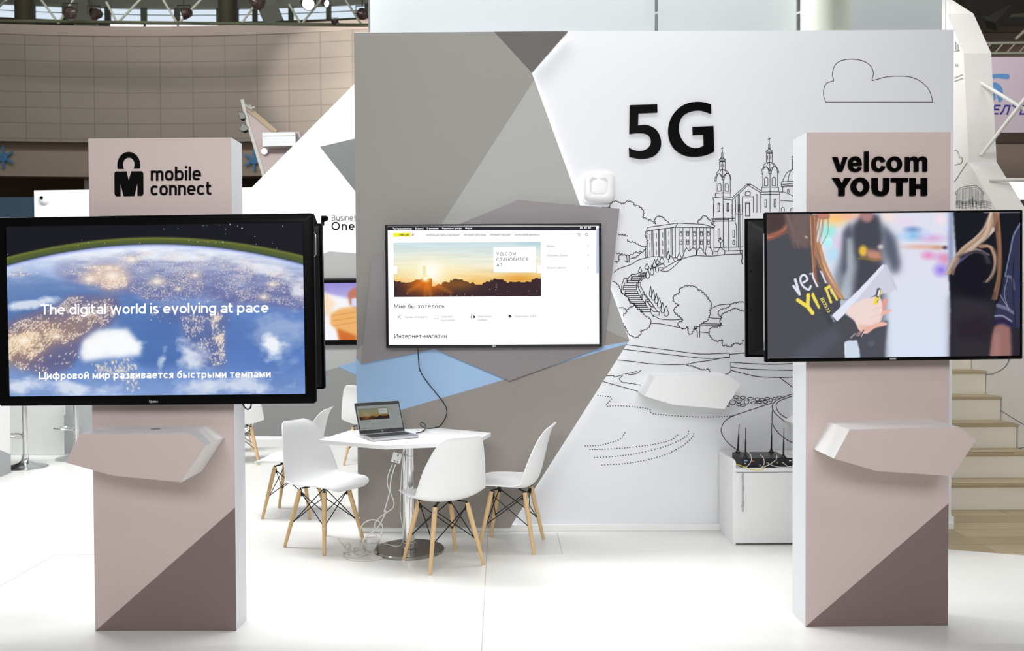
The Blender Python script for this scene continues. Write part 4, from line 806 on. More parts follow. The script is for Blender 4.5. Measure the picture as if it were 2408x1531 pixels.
def paint_youth(C):
    X, Y = C.X, C.Y
    K = lambda p: S(1740, 280, 2.5524, p)
    P4 = lambda p: S(1790, 490, 7.291, p); P5 = lambda p: S(1790, 680, 7.525, p); P6 = lambda p: S(2080, 480, 4.0274, p)
    # pale street blur
    C.a[:] = (222, 224, 238)
    C.mix(np.clip((Y - 640) / 170, 0, 1), (216, 226, 244), .9)
    for x, y, rx, ry, c, al in ((1965, 515, 46, 26, (255, 205, 110), 1), (2000, 508, 60, 16, (250, 170, 130), .8), (1950, 545, 26, 28, (130, 240, 220), .9), (1950, 565, 18, 22, (160, 250, 250), .8), (1958, 600, 22, 26, (170, 225, 245), .9), (1975, 570, 30, 30, (224, 200, 232), .8), (1975, 640, 26, 40, (205, 215, 246), .9),
                            (2095, 510, 30, 22, (250, 226, 214), .9), (2135, 520, 36, 18, (236, 214, 235), .8), (2150, 540, 30, 12, (90, 130, 190), .85), (2150, 555, 36, 16, (120, 190, 235), .9), (2120, 555, 26, 16, (190, 215, 245), .9), (2215, 515, 22, 20, (250, 225, 232), .9), (2195, 560, 50, 14, (214, 160, 215), .8), (2170, 580, 70, 9, (226, 170, 150), .9), (2210, 582, 30, 8, (205, 140, 110), .8),
                            (2185, 600, 24, 16, (232, 130, 190), .9), (2215, 605, 24, 18, (214, 140, 200), .8), (2215, 635, 26, 22, (140, 110, 235), .9), (2225, 610, 14, 20, (230, 130, 165), .7), (2100, 620, 40, 40, (216, 205, 240), .7), (2225, 582, 9, 7, (40, 40, 80), .9)):
        C.blob(x, y, rx, ry, c, 1.0, al)
    for x, y, r, c in ((1950, 571, 10, (150, 238, 236)), (1951, 572, 11, (168, 246, 240)), (1952, 566, 9, (220, 255, 250)), (1952, 572, 9, (190, 240, 250)), (2181, 548, 13, (200, 212, 250)), (1949, 572, 0.1, (0, 0, 0)), (2228, 540, 9, (220, 220, 250)), (1952, 572, 10, (190, 236, 250)), (1962, 592, 13, (185, 226, 246))):
        C.blob(x, y, r, r, c, .3, .55)
    C.mix(C.blur(C.mask([(2236, 490), (2247, 490), (2243, 650), (2232, 660)]), 4), (96, 116, 160), .7)
    # blurred person behind
    C.poly([(1992, 545), (2012, 520), (2035, 512), (2060, 512), (2085, 530), (2110, 560), (2118, 640), (2098, 645), (2085, 600), (2082, 850), (2000, 850), (1990, 690), (1968, 700), (1962, 650), (1978, 600)], (132, 138, 152), 7)
    C.poly([(2008, 535), (2035, 500), (2070, 505), (2078, 560), (2070, 585), (2075, 620), (2060, 850), (1992, 850), (2000, 760), (2012, 660), (2018, 620), (2010, 590)], (72, 73, 82), 5)
    C.poly([(1985, 545), (2002, 522), (2010, 560), (1998, 590), (1992, 650), (1980, 640), (1984, 590)], (82, 85, 100), 5, .9); C.poly([(2080, 530), (2105, 560), (2118, 620), (2105, 640), (2085, 590)], (86, 92, 110), 6, .9)
    C.blob(2042, 507, 20, 20, (176, 128, 128), .5); C.blob(2032, 590, 14, 18, (230, 190, 70), .6); C.poly([(2040, 585), (2070, 590), (2078, 608), (2060, 614), (2040, 605)], (196, 140, 120), 4); C.blob(2073, 580, 10, 8, (214, 196, 196), .8); C.line([(2022, 607), (2070, 610)], 5, (150, 120, 60), 3, .7)
    C.poly([(1994, 560), (2006, 560), (2008, 630), (1998, 690), (1976, 720), (1978, 680), (1994, 630)], (172, 182, 190), 4, .9); C.poly([(1975, 690), (2000, 670), (1995, 740), (1975, 760)], (176, 188, 204), 5, .8)
    C.poly(P5([(2190, 560), (2235, 560), (2180, 1000), (2165, 1225), (1720, 1225), (1700, 900), (1900, 700)]), (80, 81, 90), 3); C.blob(2047, 808, 10, 9, (94, 95, 106), .4)
    # woman in the dark sweatshirt
    C.poly(P4([(100, 80), (900, 80), (870, 560), (1000, 700), (1220, 1531), (1500, 1560), (100, 1600)]), (78, 79, 86), 1)
    C.poly(P5([(90, -40), (1000, -40), (1390, 150), (1400, 320), (1250, 460), (1340, 560), (1480, 430), (1620, 560), (1725, 700), (1700, 770), (1560, 900), (1460, 940), (1465, 1230), (90, 1230)]), (78, 79, 85), .8)
    C.poly(P5([(540, 1180), (900, 880), (1300, 680), (1400, 880), (1000, 1220), (600, 1230)]), (90, 92, 106), 9, .7)
    C.poly(P5([(1040, 60), (1100, 120), (1230, 420), (1270, 640), (1190, 640), (1060, 350)]), (68, 69, 80), 2, .8); C.poly(P5([(1120, 0), (1260, 200), (1390, 160), (1390, 310), (1290, 420), (1180, 260)]), (76, 76, 90), 2, .8)
    C.poly(P5([(1465, 950), (1520, 915), (1680, 905), (1720, 1060), (1735, 1225), (1470, 1225)]), (206, 218, 234), 1.2); C.line(P5([(1468, 960), (1470, 1220)]), 1.2, (245, 250, 252), .8, .8)
    # hair
    C.poly(P4([(110, 80), (480, 80), (560, 120), (1190, 90), (1195, 150), (1150, 180), (880, 170), (890, 560), (800, 700), (560, 560), (480, 430), (110, 530)]), (104, 88, 86), 2)
    C.poly(P4([(120, 80), (460, 90), (420, 330), (120, 440)]), (76, 60, 60), 3); C.line(P4([(110, 500), (250, 455), (360, 400), (440, 330)]), (8, 4), (202, 128, 96), 3, .9); C.line(P4([(110, 545), (300, 480), (460, 380)]), (6, 4), (140, 88, 78), 3, .8)
    C.poly(P4([(970, 85), (1195, 85), (1190, 150), (1120, 180), (1000, 170)]), (190, 128, 110), 1.5); C.blob(1898, 557, 5.5, 4, (226, 190, 170), .5, 1, 30)
    C.poly(P4([(580, 90), (860, 90), (800, 690), (560, 560), (530, 300)]), (122, 106, 106), 4, .5)
    for p, wd, c in (([(960, 180), (930, 400), (960, 700), (1060, 1000), (1180, 1250), (1330, 1500)], (9, 6), (168, 118, 88)), ([(900, 150), (900, 500), (930, 850), (940, 1100), (960, 1320)], (9, 3), (150, 104, 86)), ([(1000, 600), (1090, 900), (1200, 1150), (1400, 1520)], (9, 5), (196, 148, 104)), ([(1040, 190), (980, 420), (930, 700), (925, 1000)], (3, 3), (196, 150, 110)),
                     ([(1170, 180), (1160, 420), (1040, 640), (990, 740)], (1.6, 1.6), (176, 130, 92)), ([(1080, 190), (1060, 400), (1000, 560)], (1.5, 1.5), (190, 140, 96)), ([(1000, 180), (1010, 300), (950, 520)], (3, 2), (210, 160, 110)), ([(1080, 950), (1200, 1250), (1340, 1531)], (2, 2), (232, 190, 140)), ([(870, 560), (900, 800), (900, 1050), (950, 1300)], (3, 1.5), (180, 124, 96))):
        C.line(P4(p), wd, c, 1.4, .95)
    C.line(P5([(1280, 0), (1400, 130), (1440, 200)]), (5, 2), (214, 170, 112), 1.5, .9)
    def strands(A, p, n, spread, wd, cols, seed, soft=1.6, al=.45):
        r2 = np.random.RandomState(seed)
        for i in range(n):
            o0, o1 = r2.uniform(-spread, spread, 2); k = len(p)
            q = [(x + o0 + (o1 - o0) * j / max(1, k - 1) + r2.uniform(-.1, .1) * spread, y + r2.uniform(-.1, .1) * spread) for j, (x, y) in enumerate(p)]
            C.line(A(q), (r2.uniform(*wd), r2.uniform(*wd) * .6), cols[r2.randint(len(cols))], soft, al)
    RED = [(120, 82, 68), (168, 112, 82), (204, 148, 104), (150, 98, 78), (226, 180, 130), (136, 104, 96)]
    strands(P4, [(930, 120), (920, 450), (950, 750), (1060, 1050), (1230, 1350), (1340, 1540)], 16, 60, (1.5, 4), RED, 1)
    strands(P4, [(880, 140), (890, 520), (900, 850), (925, 1150), (965, 1330)], 8, 34, (1.2, 3), RED, 2)
    strands(P4, [(500, 90), (560, 350), (600, 560), (650, 680)], 10, 90, (3, 8), [(112, 92, 90), (132, 112, 110), (96, 78, 78)], 3, 3, .35)
    strands(P4, [(120, 470), (260, 440), (380, 370), (450, 280)], 8, 50, (2, 6), [(190, 112, 84), (140, 78, 66), (224, 158, 120), (110, 66, 62)], 4, 3, .4)
    strands(P4, [(1060, 180), (1010, 420), (940, 700)], 5, 60, (1, 2), RED, 5)
    # shirt print
    WL, YE = (226, 228, 242), (244, 222, 92)
    C.line(P4([(560, 1330), (660, 1470), (590, 1215)]), (5.5, 6.5), WL, .7, sm=False); C.line(P4([(735, 1265), (800, 1215), (755, 1140), (695, 1160), (680, 1240), (730, 1340), (820, 1390), (855, 1330)]), (5, 5), WL, .7); C.blob(1790 + 850 / 7.291, 490 + 1120 / 7.291, 2.6, 2.6, WL, .4)
    C.line(P4([(885, 1110), (905, 1200), (970, 1335)]), (4, 4), WL, .7); C.poly(P4([(1015, 1070), (1050, 1070), (1135, 1280), (1105, 1285)]), WL, .6)
    C.line(P5([(650, 190), (820, 310), (835, 100)]), 8.5, YE, .7, sm=False); C.line(P5([(820, 300), (905, 420)]), 9, YE, .7, sm=False); C.poly(P5([(900, 60), (925, 55), (985, 180), (1050, 345), (1010, 345), (930, 200), (890, 110)]), YE, .6)
    C.line(P5([(1150, -20), (1235, 230)]), 5.5, YE, .7, sm=False); C.line(P5([(1240, 0), (1340, 185)]), 5, YE, .7, sm=False); C.line(P4([(1110, 1375), (1170, 1340)]), 7, YE, .7, sm=False)
    b0 = Vector(P5([(1100, 150)])[0]); d = Vector(P5([(1240, 430)])[0]) - b0; d.normalize(); nn = Vector((-d.y, d.x))
    fx = lambda u, v: tuple(b0 + d * u + nn * -v)
    for q in ([(0, 0), (0, 7)], [(3.6, 0), (3.6, 7)], [(0, 3.5), (3.6, 3.5)], [(8, 0), (8, 7)], [(5.5, 1), (10.5, 1)]): C.line([fx(u, v - 7) for u, v in q], 1.9, YE, .6, sm=False)
    for u in (14, 20, 27, 33): C.line([fx(u + 3 * math.cos(a_) * .8, -3.5 + 3.2 * math.sin(a_)) for a_ in [i * .8 for i in range(-2, 4 if u < 25 else 3)]], 1.8, YE, .6)
    for k in range(6): C.line([fx(44 + k * 3.2, -2), fx(44.8 + k * 3.2, -4)], 1.2, (230, 230, 240), .5, sm=False)
    # notebook, hand, pen
    C.poly(P5([(1250, 465), (1340, 568), (1480, 430), (1600, 300), (2050, 90), (2300, 60), (2408, -20), (2230, -430), (2160, -440), (1740, 0), (1400, 320)]), (208, 208, 224), .8)
    C.poly(P5([(1250, 465), (1340, 568), (1480, 430), (1830, 20), (2190, -400), (2160, -440), (1740, 0), (1400, 320)]), (226, 230, 246), .8); C.poly(P5([(2160, -440), (2235, -440), (2420, 30), (2400, 40)]), (196, 200, 220), 1, .6)
    SK = (240, 216, 210)
    C.poly(P5([(1500, 410), (1620, 280), (1800, 180), (2000, 130), (2090, 130), (2160, 300), (2140, 480), (2080, 600), (1960, 700), (1850, 760), (1720, 720), (1640, 560)]), SK, 1, 1, True)
    C.poly(P5([(2150, 190), (2240, 180), (2190, 330), (2140, 390)]), (226, 160, 150), .9, 1, True); C.poly(P5([(2130, 400), (2240, 360), (2310, 365), (2230, 430), (2140, 470), (2100, 560)]), (240, 180, 168), .9, 1, True); C.poly(P5([(2060, 590), (2200, 590), (2218, 630), (2140, 655), (2000, 690), (1850, 790), (1740, 730)]), (238, 186, 170), .9, 1, True)
    C.poly(P5([(1700, 620), (1900, 640), (1990, 670), (1860, 740), (1740, 720)]), (226, 178, 160), 3, .7); C.poly(P5([(1660, 790), (1740, 740), (1790, 760), (1740, 830), (1670, 840)]), (170, 132, 140), 1.2, .9); C.line(P5([(1570, 860), (1650, 790)]), (4, 2), (160, 150, 165), 1)
    for q in ([(2150, 320), (2060, 330), (1950, 380)], [(2150, 430), (2050, 460), (1930, 520)], [(2090, 560), (1980, 590)]): C.line(P5(q), 1.2, (222, 180, 172), 1, .6)
    C.line(P5([(2100, 40), (2020, 240)]), 9, (240, 216, 70), .8, sm=False); C.line(P5([(2085, 10), (2060, 110)]), 9.5, (90, 90, 98), .8, sm=False); C.line(P5([(2098, 22), (2072, 112)]), 4, (238, 238, 240), .8, sm=False); C.line(P5([(2078, 180), (2050, 230)]), 1.5, (110, 90, 30), .6, sm=False)
    C.line(P5([(1805, 735), (1745, 845)]), 4, (70, 70, 78), .8, sm=False); C.line(P5([(1812, 738), (1760, 840)]), 1.5, (220, 220, 222), .7, sm=False)
    # dark figures on the right
    C.poly(P6([(672, 75), (1320, 75), (1320, 1470), (605, 1470), (625, 1000), (615, 660), (690, 500), (680, 300)]), (24, 24, 32), 2)
    C.poly(P6([(620, 870), (800, 880), (1060, 930), (1000, 1470), (605, 1470)]), (54, 50, 56), 8, .8); C.poly(P6([(650, 1130), (900, 1050), (1000, 1100), (990, 1300), (700, 1270)]), (42, 34, 42), 8, .9)
    C.poly(P6([(720, 520), (900, 470), (1000, 600), (940, 870), (750, 860), (660, 700)]), (20, 19, 30), 6, .8)
    for p, wd, c in (([(1050, 90), (980, 230), (880, 330), (760, 420), (660, 560), (620, 650)], (12, 7), (188, 164, 150)), ([(1040, 240), (900, 360), (780, 450)], (13, 6), (222, 206, 192)), ([(1060, 100), (1000, 250), (950, 330)], (10, 10), (150, 118, 90)), ([(1090, 250), (1100, 480), (1085, 680), (1050, 820)], (8, 4), (168, 118, 84)), ([(1020, 400), (1060, 500), (1040, 640), (970, 735)], (5, 2), (206, 178, 158)), ([(920, 400), (1020, 410), (1060, 560)], (8, 3), (190, 140, 108)), ([(800, 440), (900, 430), (1000, 480)], (6, 3), (168, 152, 150)), ([(1080, 690), (1060, 860), (1040, 920)], (3, 1), (96, 70, 60)), ([(1080, 80), (1090, 240)], (14, 10), (84, 62, 54)), ([(640, 620), (700, 560), (800, 480)], (7, 5), (90, 88, 150))): C.line(P6(p), wd, c, 3, .85)
    FAIR = [(196, 168, 148), (150, 122, 98), (222, 202, 186), (120, 92, 76), (236, 220, 206), (170, 124, 92)]
    strands(P6, [(1060, 80), (980, 240), (880, 340), (750, 440), (650, 580), (620, 660)], 26, 40, (2, 6), FAIR, 6, 4, .32)
    strands(P6, [(1070, 90), (1000, 280), (900, 380), (800, 470)], 18, 50, (2, 7), FAIR, 7, 4, .3)
    strands(P6, [(1080, 90), (1100, 360), (1100, 560), (1080, 740), (1040, 900)], 12, 24, (1.5, 5), [(150, 106, 80), (104, 76, 64), (186, 140, 104), (84, 64, 58)], 8, 3, .4)
    strands(P6, [(960, 380), (1040, 430), (1060, 560), (1020, 680), (965, 740)], 8, 26, (1, 3), FAIR, 9, 3, .35)
    strands(P6, [(720, 500), (850, 450), (960, 470), (1000, 560)], 8, 30, (2, 6), [(60, 54, 70), (110, 100, 110), (40, 36, 52)], 10, 5, .4)
    C.poly(P6([(1310, 170), (1250, 250), (1210, 400), (1190, 560), (1140, 700), (1110, 860), (1065, 960), (1040, 1060), (1050, 1150), (1200, 1180), (1300, 1180), (1320, 700)]), (52, 54, 80), 2)
    for p, wd, c in (([(1310, 180), (1240, 300), (1205, 450), (1150, 680)], (4, 3), (120, 140, 176)), ([(1160, 680), (1215, 700), (1230, 800)], (6, 6), (106, 104, 130)), ([(1075, 960), (1160, 990), (1220, 1030)], (9, 7), (120, 116, 146)), ([(1100, 860), (1170, 980)], 1.4, (190, 190, 210)), ([(1180, 680), (1140, 850), (1180, 1000)], 1.6, (150, 160, 190)), ([(1240, 500), (1220, 760), (1240, 1200)], 3, (30, 36, 56)), ([(1280, 640), (1270, 900)], 5, (40, 52, 96)), ([(1045, 1060), (1120, 1060), (1200, 1110)], 4, (150, 148, 176)), ([(1040, 1120), (1120, 1100), (1210, 1150)], 9, (44, 34, 64))): C.line(P6(p), wd, c, 1.5, .85)
    C.poly(P6([(1040, 1160), (1110, 1140), (1190, 1180), (1210, 1290), (1190, 1470), (1000, 1470), (1000, 1330), (1020, 1220)]), (150, 108, 104), 2.5, 1, True); C.poly(P6([(1030, 1240), (1090, 1200), (1080, 1460), (1010, 1460)]), (172, 128, 118), 5, .7); C.poly(P6([(1190, 1180), (1300, 1180), (1300, 1470), (1190, 1470)]), (44, 40, 50), 3, .9)

def paint_sunset(C, dim=1.0):
    X, Y = C.X, C.Y
    Kp = lambda p: S(890, 510, 8.507, p); Kq = lambda p: S(1140, 510, 8.0267, p)
    t = np.clip((Y - 572) / 105., 0, 1)[..., None]
    c0, c1, c2 = np.array((206, 226, 232.)), np.array((244, 240, 214.)), np.array((242, 178, 70.))
    C.a = np.where(t < .5, c0 + (c1 - c0) * t * 2, c1 + (c2 - c1) * np.clip((t - .5) * 2, 0, 1))
    n = C.noise(80, 5, 4, 2); C.a = np.clip(C.a * (.93 + .14 * n[..., None]), 0, 255)
    C.blob(1255, 690 - 120, 60, 20, (170, 200, 214), 1, .6); C.blob(1225, 655, 70, 16, (226, 150, 40), 1, .8); C.blob(945, 658, 60, 8, (250, 176, 96), 1, .5)
    C.blob(1008, 645, 110, 60, (255, 246, 200), 1, .9); C.blob(1012, 640, 40, 42, (255, 255, 250), 1, 1)
    C.poly(Kp([(885, 985), (945, 985), (945, 1260), (890, 1260)]), (240, 226, 160), .5, .8)
    sky = Kp([(300, 1270), (360, 1295), (440, 1285), (450, 1310), (560, 1315), (640, 1310), (720, 1280), (730, 1260), (790, 1260), (840, 1260), (845, 1235), (1065, 1235), (1070, 1390), (1130, 1390), (1200, 1340), (1260, 1360), (1270, 1325), (1300, 1300), (1370, 1300), (1375, 1312), (1430, 1310), (1430, 1272), (1490, 1265), (1500, 1238), (1555, 1240), (1600, 1252), (1685, 1255), (1690, 1280), (1800, 1300), (1815, 1330), (1850, 1330), (1870, 1300), (1920, 1330), (1935, 1355), (2075, 1355), (2090, 1318), (2140, 1310), (2150, 1295), (2230, 1290)]) + Kq([(60, 1225), (100, 1225), (105, 1195), (160, 1190), (165, 1165), (215, 1165), (225, 1180), (350, 1175), (355, 1205), (405, 1215), (412, 1240), (455, 1240), (460, 1220), (505, 1225), (600, 1230), (650, 1215), (690, 1235), (770, 1235), (780, 1212), (830, 1225), (880, 1225), (885, 1180), (940, 1180), (945, 1150), (1000, 1150), (1005, 1165), (1062, 1165)])
    C.poly(sky + [(1275, 700), (924, 700)], (58, 40, 44), .4)
    low = C.mask(sky + [(1275, 700), (924, 700)])
    g = np.exp(-((X - 1003) / 45.) ** 2 - ((Y - 665) / 26.) ** 2) * low; C.mix(np.clip(g * 1.2, 0, 1), (214, 108, 20), .9)
    C.mix(np.exp(-((X - 1080) / 40.) ** 2 - ((Y - 668) / 14.) ** 2) * low, (150, 96, 36), .7)
    for p in ([(1000, 660), (960, 685)], [(1002, 660), (1000, 698)], [(1005, 660), (1012, 696)], [(1005, 660), (1060, 688)]): C.line(p, (3, 9), (250, 150, 30), 9, .38, sm=False)
    C.blob(1000, 655, 16, 12, (255, 240, 170), 1, 1); C.blob(1000, 656, 7, 6, (255, 255, 240), .8, 1)
    for x, y in ((957, 691), (1040, 692), (1093, 692), (1167, 668), (1167, 672), (1167, 676), (1166, 681), (1193, 685), (1243, 684), (1263, 684), (1152, 680), (1075, 695), (1060, 695), (1110, 695)): C.blob(x, y, 1.3, .9, (240, 225, 215), .6, .9)
    C.a *= dim
def picture(name, root, M, x0, x1, z0, z1, y, C, m):
    ny, nx = C.ny, C.nx
    xs = np.linspace(x0, x1, nx); zs = np.linspace(z1, z0, ny)
    V = np.zeros((ny, nx, 3)); V[..., 0] = xs[None, :]; V[..., 1] = y; V[..., 2] = zs[:, None]
    idx = np.arange(ny * nx).reshape(ny, nx)
    F = np.stack([idx[1:, :-1], idx[1:, 1:], idx[:-1, 1:], idx[:-1, :-1]], -1).reshape(-1, 4)
    me = bpy.data.meshes.new(name); nv = ny * nx; nf = len(F)
    me.vertices.add(nv); me.vertices.foreach_set('co', V.reshape(-1)); me.loops.add(nf * 4); me.loops.foreach_set('vertex_index', F.reshape(-1).astype(np.int32))
    me.polygons.add(nf); me.polygons.foreach_set('loop_start', (np.arange(nf) * 4).astype(np.int32)); me.update(calc_edges=True)
    a = np.clip(C.a / 255., 0, 1); a = np.where(a <= .04045, a / 12.92, ((a + .055) / 1.055) ** 2.4)
    at = me.color_attributes.new('picture', 'FLOAT_COLOR', 'POINT'); at.data.foreach_set('color', np.concatenate([a.reshape(-1, 3), np.ones((nv, 1))], 1).reshape(-1).astype(np.float32))
    me.materials.append(m); o = bpy.data.objects.new(name, me); COL.objects.link(o); o.parent = root
    return o

# =================================================================== TELEVISIONS AND COLUMNS
def frame_of(TL, TR, BR, BL, Yl, Yr):
    p = [aty(*TL, Yl), aty(*TR, Yr), aty(*BR, Yr), aty(*BL, Yl)]
    x = ((p[1] - p[0]) + (p[2] - p[3])).normalized(); z = (p[0] - p[3]) + (p[1] - p[2]); z = (z - x * z.dot(x)).normalized(); y = z.cross(x)
    c = (p[0] + p[1] + p[2] + p[3]) / 4; wd = ((p[1] - p[0]).length + (p[2] - p[3]).length) / 2; h = ((p[0] - p[3]).length + (p[1] - p[2]).length) / 2
    o = c - z * h / 2
    M = Matrix(((x.x, y.x, z.x, o.x), (x.y, y.y, z.y, o.y), (x.z, y.z, z.z, o.z), (0, 0, 0, 1)))
    return M, wd, h
def rr2(x0, x1, z0, z1, r, n=5):
    return [(p[0] + (x0 + x1) / 2, p[1] + (z0 + z1) / 2) for p in rrect(0, 0, (x1 - x0) / 2, (z1 - z0) / 2, r, n)]
def tv_body(root, wd, h, scr, r, depth, lip, mat_f, back_in=.12, flip=False):
    """bezel ring, rim and rear casing; local x right, y away from the viewer, z up"""
    sg = -1 if flip else 1
    b = MB(); O = rr2(-wd / 2, wd / 2, 0, h, r); O2 = rr2(-wd / 2 + .004, wd / 2 - .004, .004, h - .004, r); I = rr2(*scr, .0015)
    L = lambda Q, y: [Vector((q[0], y * sg, q[1])) for q in Q]
    b.loft(L(I, .008), L(I, .0)); b.loft(L(I, 0), L(O2, 0)); b.loft(L(O2, 0), L(O, .004)); b.loft(L(O, .004), L(O, lip)); b.face(L(O, lip))
    obj('frame', b, mat_f, root, smooth=True, local=True, ang=50)
    b = MB(); k = back_in; A = rr2(-wd / 2 + .012, wd / 2 - .012, .012, h - .012, .01); B_ = rr2(-wd / 2 + k, wd / 2 - k, k * .7, h - k * .7, .02)
    b.loft(L(A, lip), L(A, lip + .012)); b.loft(L(A, lip + .012), L(B_, depth)); b.face(L(B_, depth)); b.face(L(A, lip))
    obj('rear_casing', b, mat('tv_back_plastic', (18, 18, 20), .45, spec=.2), root, local=True)
def local_of(M, plane_off, px):
    n = Vector((M[0][1], M[1][1], M[2][1])); o = M.translation + n * plane_off
    return M.inverted() @ Plane(o, n).pt(px)
def srect(M, TL, TR, BR, BL):
    a = [local_of(M, 0, q) for q in (TL, TR, BR, BL)]
    return ((a[0].x + a[3].x) / 2, (a[1].x + a[2].x) / 2, (a[2].z + a[3].z) / 2, (a[0].z + a[1].z) / 2)
def surf(M, y):
    n = Vector((M[0][1], M[1][1], M[2][1])); P = Plane(M.translation + n * y, n); return lambda q, off=0.0: P.pt(q, off)
GLW = glow('screen_white', (255, 255, 255), 1.0)

def column(name, label, FL, FR, TLy, TRy, depth, tri, shelf, kshelf, Ysh, sign):
    a = atz(*FL); b_ = atz(*FR); x = (b_ - a); wd = x.length; rz = math.atan2(x.y, x.x)
    cpt = (a + b_) / 2; h = (aty(TLy[0], TLy[1], a.y).z + aty(TRy[0], TRy[1], b_.y).z) / 2
    root = thing(name, label, 'column', cpt, rz)
    b = MB(); hw = wd / 2
    k = tri
    # front in two paints, sides white
    def q(m, *p): b.cur = m; b.quad(*p)
    hz = tri
    q(0, (-hw, 0, 0), (hw, 0, hz), (hw, 0, h), (-hw, 0, h)); q(1, (-hw, 0, 0), (hw, 0, 0), (hw, 0, hz))
    q(2, (-hw, 0, 0), (-hw, 0, h), (-hw, depth, h), (-hw, depth, 0)); q(2, (hw, 0, 0), (hw, 0, hz), (hw, 0, h), (hw, depth, h), (hw, depth, 0)); q(2, (-hw, 0, h), (hw, 0, h), (hw, depth, h), (-hw, depth, h)); q(2, (-hw, depth, 0), (-hw, depth, h), (hw, depth, h), (hw, depth, 0)); q(2, (-hw, 0, 0), (hw, 0, 0), (hw, depth, 0), (-hw, depth, 0))
    obj('body', b, [PINK, BROWN, WHITE], root, local=True)
    n = Vector((-math.sin(rz), math.cos(rz), 0)); P = Plane(cpt, n)
    f = MB(); F = [aty(p[0], p[1], Ysh) for p in shelf]; B_ = [P.pt(p) for p in scaled(shelf, kshelf)]
    f.cur = 0; f.face(F); f.cur = 1; f.loft(F, B_)
    sh = obj('faceted_shelf', f, [PINK, WHITEG], root)
    return root, P, h, rz, cpt

colL, PL, hL, rzL, cL = column('display_column', 'pink beige column with padlock sign, left of the table', (224, 1484), (556, 1484), (209, 328), (542, 321), .158, .598, [(188.4, 1020), (444.4, 1018.3), (483, 1048.4), (426.6, 1134), (264, 1118.5), (153.8, 1087.6)], .938, 3.916, 0)
colR, PR, hR, rzR, cR = column('display_column', 'pink beige column with a two-word youth sign, in front of the cabinet', (1894, 1474), (2229, 1471), (1899, 311), (2237, 311), .19, .595, [(1998, 1010.7), (2255.4, 1003.9), (2294.7, 1035.5), (2239.6, 1120), (2060.3, 1107.7), (1961, 1078.4)], .936, 3.927, 0)
b = MB(); c = aty(366, 1003, 4.05); c = Vector((c.x, 4.05, aty(300, 1019, 3.916).z + .0005)); b.lathe([(.012, 0), (.022, 0), (.022, .0015), (.012, .0015), (.012, 0)], c, 20); obj('cable_grommet', b, mat('grey_grommet', (150, 146, 142), .4), colL, smooth=True)
# signs on the columns
fL = lambda q, off=0: PL.pt(q, off); fR = lambda q, off=0: PR.pt(q, off)
LK = lambda p: S(240, 330, 6.689, p)
sg = MB()
outer = arc(418, 390, 180, -208, 180, 0, 30); inner = arc(418, 375, 92, -103, 0, 180, 24)
shack = [(245, 450), (238, 400)] + outer[2:-2] + [(598, 400), (592, 445), (497, 445), (508, 410), (510, 375)] + inner[1:-1] + [(326, 375), (328, 410), (340, 450)]
sg.prism([fL(p, .003) for p in LK(shack)], PL.n * -.003)
body = [(215, 490), (380, 488), (418, 636), (457, 488), (620, 487), (646, 515), (648, 845), (622, 874), (556, 874), (554, 662), (508, 876), (337, 878), (287, 672), (287, 880), (222, 880), (195, 850), (193, 515)]
sg.prism([fL(p, .003) for p in LK(body)], PL.n * -.003)
SIGN = mat('sign_black_vinyl', (7, 7, 8), .4, spec=.05)
obj('padlock_emblem', sg, SIGN, colL)
for s_, p0, p1 in (('mobile', LK([(764, 636)])[0], LK([(1556, 628)])[0]), ('connect', LK([(760, 866)])[0], LK([(1716, 856)])[0])):
    m = MB(); write(m, fL, s_, p0, p1, 33 if s_ == 'mobile' else 32, .165, 2.8, .09, .003); obj('lettering', m, SIGN, colL)
EL = lambda cx, cy, rx, ry, k=36: arc(cx, cy, rx, ry, 0, 360, k)[:-1]
